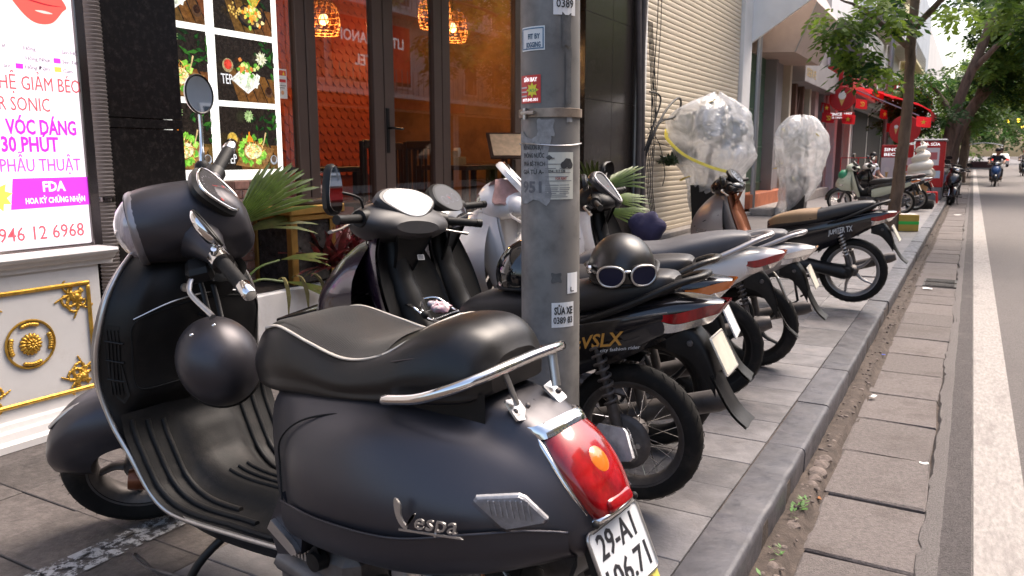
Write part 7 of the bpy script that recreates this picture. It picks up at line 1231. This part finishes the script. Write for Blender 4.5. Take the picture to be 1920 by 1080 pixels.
def person(label, M4, J, shirt, trous, hairm=HAIR, helmetm=None, group=None, sleeve=.5):
    p = E('person', (0, 0, 0), label, 'person', group); p.matrix_world = M4; V = lambda k: np.array(J[k], float)
    g = G(); hd = V('head'); f = np.array(J.get('face', (1, 0, 0)), float); f /= np.linalg.norm(f); q = np.cross((0, 0, 1), f)
    g.ell(hd, (.088, .078, .115), 12); g.ell(hd + f * .03 + (0, 0, -.06), (.06, .055, .06), 8); g.tube([hd + f * .085 + (0, 0, .015), hd + f * .108 + (0, 0, -.025)], [.009, .016], 6)
    for s in (1, -1): g.ell(hd + q * .082 * s, (.018, .014, .03), 6)
    g.tube([V('neck'), hd + (0, 0, -.06)], .052, 10); g.tube(cr([V('pelvis'), V('waist'), V('chest'), V('neck')], 4), [.13, .13, .128, .125, .125, .128, .135, .14, .14, .12, .09, .07, .055], 14, flat=.72)
    for s in 'lr':
        g.tube([V('sh' + s), V('el' + s), V('ha' + s)], [.052, .04, .028], 10); g.tube([V('hip' + s), V('kn' + s), V('ft' + s)], [.082, .058, .04], 10); toe = V('toe' + s); g.tube([V('ft' + s), toe], [.042, .032], 8)
        d = V('ha' + s) - V('el' + s); d /= np.linalg.norm(d); h0 = V('ha' + s); w_ = np.cross(d, (0, 0, 1)); w_ /= np.linalg.norm(w_); u = np.cross(w_, d); g.ell(h0 + d * .05, (.035, .035, .03), 7)
        for k in range(4): b0 = h0 + d * .08 + w_ * (k - 1.5) * .02; g.tube([b0, b0 + d * (.045 - .006 * abs(k - 1.3)) - u * .01, b0 + d * .055 - u * .04], .0115, 6)
        g.tube([h0 + d * .03 + w_ * .03, h0 + d * .06 + w_ * .06 - u * .01, h0 + d * .085 + w_ * .055 - u * .02], .012, 6)
    blob_obj(g, 'body', SKIN, p, .0115)
    g = G().tube(cr([V('pelvis') + (0, 0, -.02), V('waist'), V('chest'), V('neck') + (0, 0, -.03)], 4), [.15, .15, .15, .148, .146, .148, .155, .16, .16, .145, .12, .095, .07], 14, flat=.76)
    for s in 'lr': a, b = V('sh' + s), V('el' + s); g.tube([V('neck') * .6 + a * .4 + (0, 0, -.04), a, a + (b - a) * sleeve], [.06, .072, .062], 10); 
    blob_obj(g, 'shirt', shirt, p, .016)
    g = G().tube([V('pelvis') + (0, 0, .03), V('pelvis') + (0, 0, -.06)], [.15, .14], 12)
    for s in 'lr': g.tube([V('pelvis'), V('hip' + s), V('kn' + s), V('kn' + s) * .25 + V('ft' + s) * .75], [.11, .098, .075, .062], 10)
    blob_obj(g, 'trousers', trous, p, .016)
    for s in 'lr': G().tube([V('ft' + s) + (0, 0, -.01), V('toe' + s)], [.05, .04], 8).obj('shoe', SATIN, p, 60)
    if helmetm: gg = G().grid(np.array([[hd + np.array([.125 * math.sin(a) * math.cos(t), .115 * math.sin(a) * math.sin(t), .02 + .135 * math.cos(a)]) for t in np.linspace(0, 6.283, 20, endpoint=False)] for a in np.linspace(.01, 1.75, 9)]), wv=True); gg.obj('helmet_shell', helmetm, p, 60)
    else:
        gg = G().grid(np.array([[hd + np.array([.098 * math.sin(a) * math.cos(t), .088 * math.sin(a) * math.sin(t), .012 + .118 * math.cos(a)]) - f * .012 for t in np.linspace(0, 6.283, 20, endpoint=False)] for a in np.linspace(.01, 1.5, 9)]), wv=True); gg.obj('hair', hairm, p, 60)
    for s in (1, -1): G().ell(hd + f * .079 + q * .032 * s + np.array([0, 0, .012]), (.008, .010, .006), 6).obj('eye', SATIN, p, 60)
    G().tube([hd + f * .085 + q * .024 + np.array([0, 0, -.055]), hd + f * .092 + np.array([0, 0, -.057]), hd + f * .085 - q * .024 + np.array([0, 0, -.055])], .006, 6).obj('mouth', M('lips', (.30, .10, .08), .5), p, 60)
    return p
ride = lambda x=0.: dict(pelvis=(.35 + x, 0, .84), waist=(.37 + x, 0, 1.0), chest=(.40 + x, 0, 1.2), neck=(.43 + x, 0, 1.36), head=(.47 + x, 0, 1.52), shl=(.42 + x, .19, 1.30), shr=(.42 + x, -.19, 1.30), ell=(.62 + x, .30, 1.12), elr=(.62 + x, -.30, 1.12), hal=(.83 + x, .28, 1.03), har=(.83 + x, -.28, 1.03), hipl=(.37 + x, .11, .82), hipr=(.37 + x, -.11, .82), knl=(.76 + x, .20, .72), knr=(.76 + x, -.20, .72), ftl=(.70 + x, .19, .32), ftr=(.70 + x, -.19, .32), toel=(.84 + x, .2, .29), toer=(.84 + x, -.2, .29))
pas = ride(-.38); pas.update(hal=(.25, .14, .98), har=(.25, -.14, .98), ell=(.10, .28, 1.08), elr=(.10, -.28, 1.08), ftl=(.32, .2, .36), ftr=(.32, -.2, .36), toel=(.45, .21, .33), toer=(.45, -.21, .33), head=(.07, .10, 1.56))
NAVY = M('navy_shirt', (.02, .022, .035), .8); GREYT = M('grey_trousers', (.05, .045, .045), .8); WSH = M('white_shirt', (.70, .72, .75), .7); BLUET = M('blue_jacket', (.03, .05, .22), .7)
person('rider in dark shirt and helmet steering the scooter on the road', RB.matrix_world, ride(), NAVY, GREYT, helmetm=SATIN)
person('passenger in grey shirt sitting behind the helmeted rider', RB.matrix_world, pas, M('grey_shirt', (.10, .09, .10), .8), GREYT, helmetm=M('brown_helmet', (.05, .03, .025), .3))
person('distant rider in pale shirt on the second motorbike', R2.matrix_world, ride(), M('beige_shirt', (.45, .35, .28), .8), GREYT, helmetm=REDP)
sit = dict(pelvis=(0, 0, .45), waist=(-.02, 0, .62), chest=(0, 0, .84), neck=(.03, 0, 1.02), head=(.06, 0, 1.18), face=(1, -.35, -.1), shl=(.01, .19, .95), shr=(.01, -.19, .95), ell=(.12, .24, .70), elr=(.12, -.24, .70), hal=(.34, .12, .60), har=(.34, -.10, .60), hipl=(.05, .11, .44), hipr=(.05, -.11, .44), knl=(.44, .14, .46), knr=(.44, -.14, .46), ftl=(.42, .14, .08), ftr=(.42, -.14, .08), toel=(.56, .15, .05), toer=(.56, -.15, .05))
sm2 = person('seated man in white shirt and blue trousers on the pavement behind the parked bikes', Matrix.Translation((-2.36, 23.6, 0)) @ Matrix.Rotation(R(-25), 4, 'Z'), sit, WSH, BLUET)
stl = E('low_chair', (-2.36, 23.6, 0), 'low dark chair under the seated man', 'chair', rz=R(-25)); G().box(-.2, .2, -.2, .2, .33, .36, .01).obj('seat', BRN, stl); [G().box(a * .17 - .02, a * .17 + .02, b * .17 - .02, b * .17 + .02, 0, .33).obj('leg', BRN, stl) for a in (-1, 1) for b in (-1, 1)]
rl_ = E('railing', (-3.2, 24.2, 0), 'thin dark red metal railing behind the seated man', 'railing'); [G().tube([(a, 0, 0), (a, 0, 1.15)], .015, 6).obj('post', REDP, rl_) for a in (0, .45, .9)]; [G().tube([(0, 0, z), (.9, 0, z)], .012, 6).obj('rail', REDP, rl_) for z in (.6, 1.15)]
# cyclo with canopy, far on the road
cy = E('cyclo', (.55, 58, -.14), 'cyclo rickshaw with grey canopy far down the road', 'cyclo'); CAN = M('canopy_cloth', (.35, .36, .40), .8)
G().grid(np.array([[(x, y, 2.05 + .30 * math.cos(x * 1.15) ** 1 - .3 + (.06 if abs(y) < .3 else 0)) for x in np.linspace(-1.0, 1.0, 11)] for y in np.linspace(-.5, .5, 4)])).obj('canopy', CAN, cy, 60)
for a in (-.85, .85): G().tube([(a, -.4, .6), (a, -.4, 1.9)], .02, 6).obj('canopy_post', METG, cy)
G().box(-.7, .7, -.35, .35, .45, .95, .08).obj('seat', M('cyclo_seat', (.08, .03, .03), .6), cy, 40); G().box(-.95, .95, -.5, -.4, .45, .55, .02).obj('bumper', METG, cy)
for a in (-.75, .75): wheel(cy, a, .33, .33, .05, .29, lambda g, a=a: g.xf(lambda p: (a + (p[1]), p[0] - a, p[2])), 6, STEEL, tread=False, seg=20)
# cars at the far end
def car(x, y, label, m, hd):
    c = E('parked_car', (x, y, -.14), label, 'car', 'cars far down the road', rz=R(hd)); prof = [(-2.1, .35), (-2.15, .75), (-1.95, .95), (-1.35, 1.02), (-.75, 1.45), (.9, 1.48), (1.6, 1.05), (2.1, .95), (2.15, .4), (1.9, .28), (-1.9, .28)]
    A = np.array([[(x_, y_ * (1 if z < 1.1 else .82), z) for x_, z in prof] for y_ in (-.85, -.82, .82, .85)]); g = G().grid(A, wv=True); g.f += [tuple(range(11)), tuple(range(33, 44))[::-1]]; g.obj('body', m, c, 30)
    G().add([(.93, -.66, 1.45), (.93, .66, 1.45), (1.62, .70, 1.07), (1.62, -.70, 1.07)], [(0, 1, 2, 3)]).xf(lambda p: (p[0] + .02, p[1], p[2] + .01)).obj('windscreen', WINM, c, 0); G().add([(-.78, -.66, 1.45), (-.78, .66, 1.45), (-1.36, .70, 1.05), (-1.36, -.70, 1.05)], [(3, 2, 1, 0)]).xf(lambda p: (p[0] - .02, p[1], p[2] + .01)).obj('rear_window', WINM, c, 0)
    for s in (1, -1):
        G().add([(-.65, .745 * s, 1.38), (.85, .745 * s, 1.40), (1.3, .80 * s, 1.08), (-1.1, .80 * s, 1.08)], [(0, 1, 2, 3)]).xf(lambda p: (p[0], p[1] + .03 * s, p[2])).obj('side_window', WINM, c, 0); G().box(-2.17, -2.1, s * .5, s * .8, .75, .92, .01).obj('tail_light', M('car_tail', (.7, .02, .02), .3, emit=1.2, ecol=(1, .05, .03)), c); G().box(2.08, 2.17, s * .5, s * .8, .7, .85, .01).obj('headlight', SILV, c)
        for wx in (-1.3, 1.35): wheel(c, wx, .32, .32, .19, .2, None, 5, STEEL, y0=.75 * s, tread=False, seg=20)
car(4.6, 84, 'dark red car driving away far down the road', M('car_red', (.18, .012, .012), .25, coat=.6), 90); car(2.6, 105, 'white car at the far end of the road', M('car_white', (.6, .6, .6), .25, coat=.6), 90); car(7.4, 96, 'grey car at the far right of the road', M('car_grey', (.12, .12, .13), .25, coat=.6), 90)
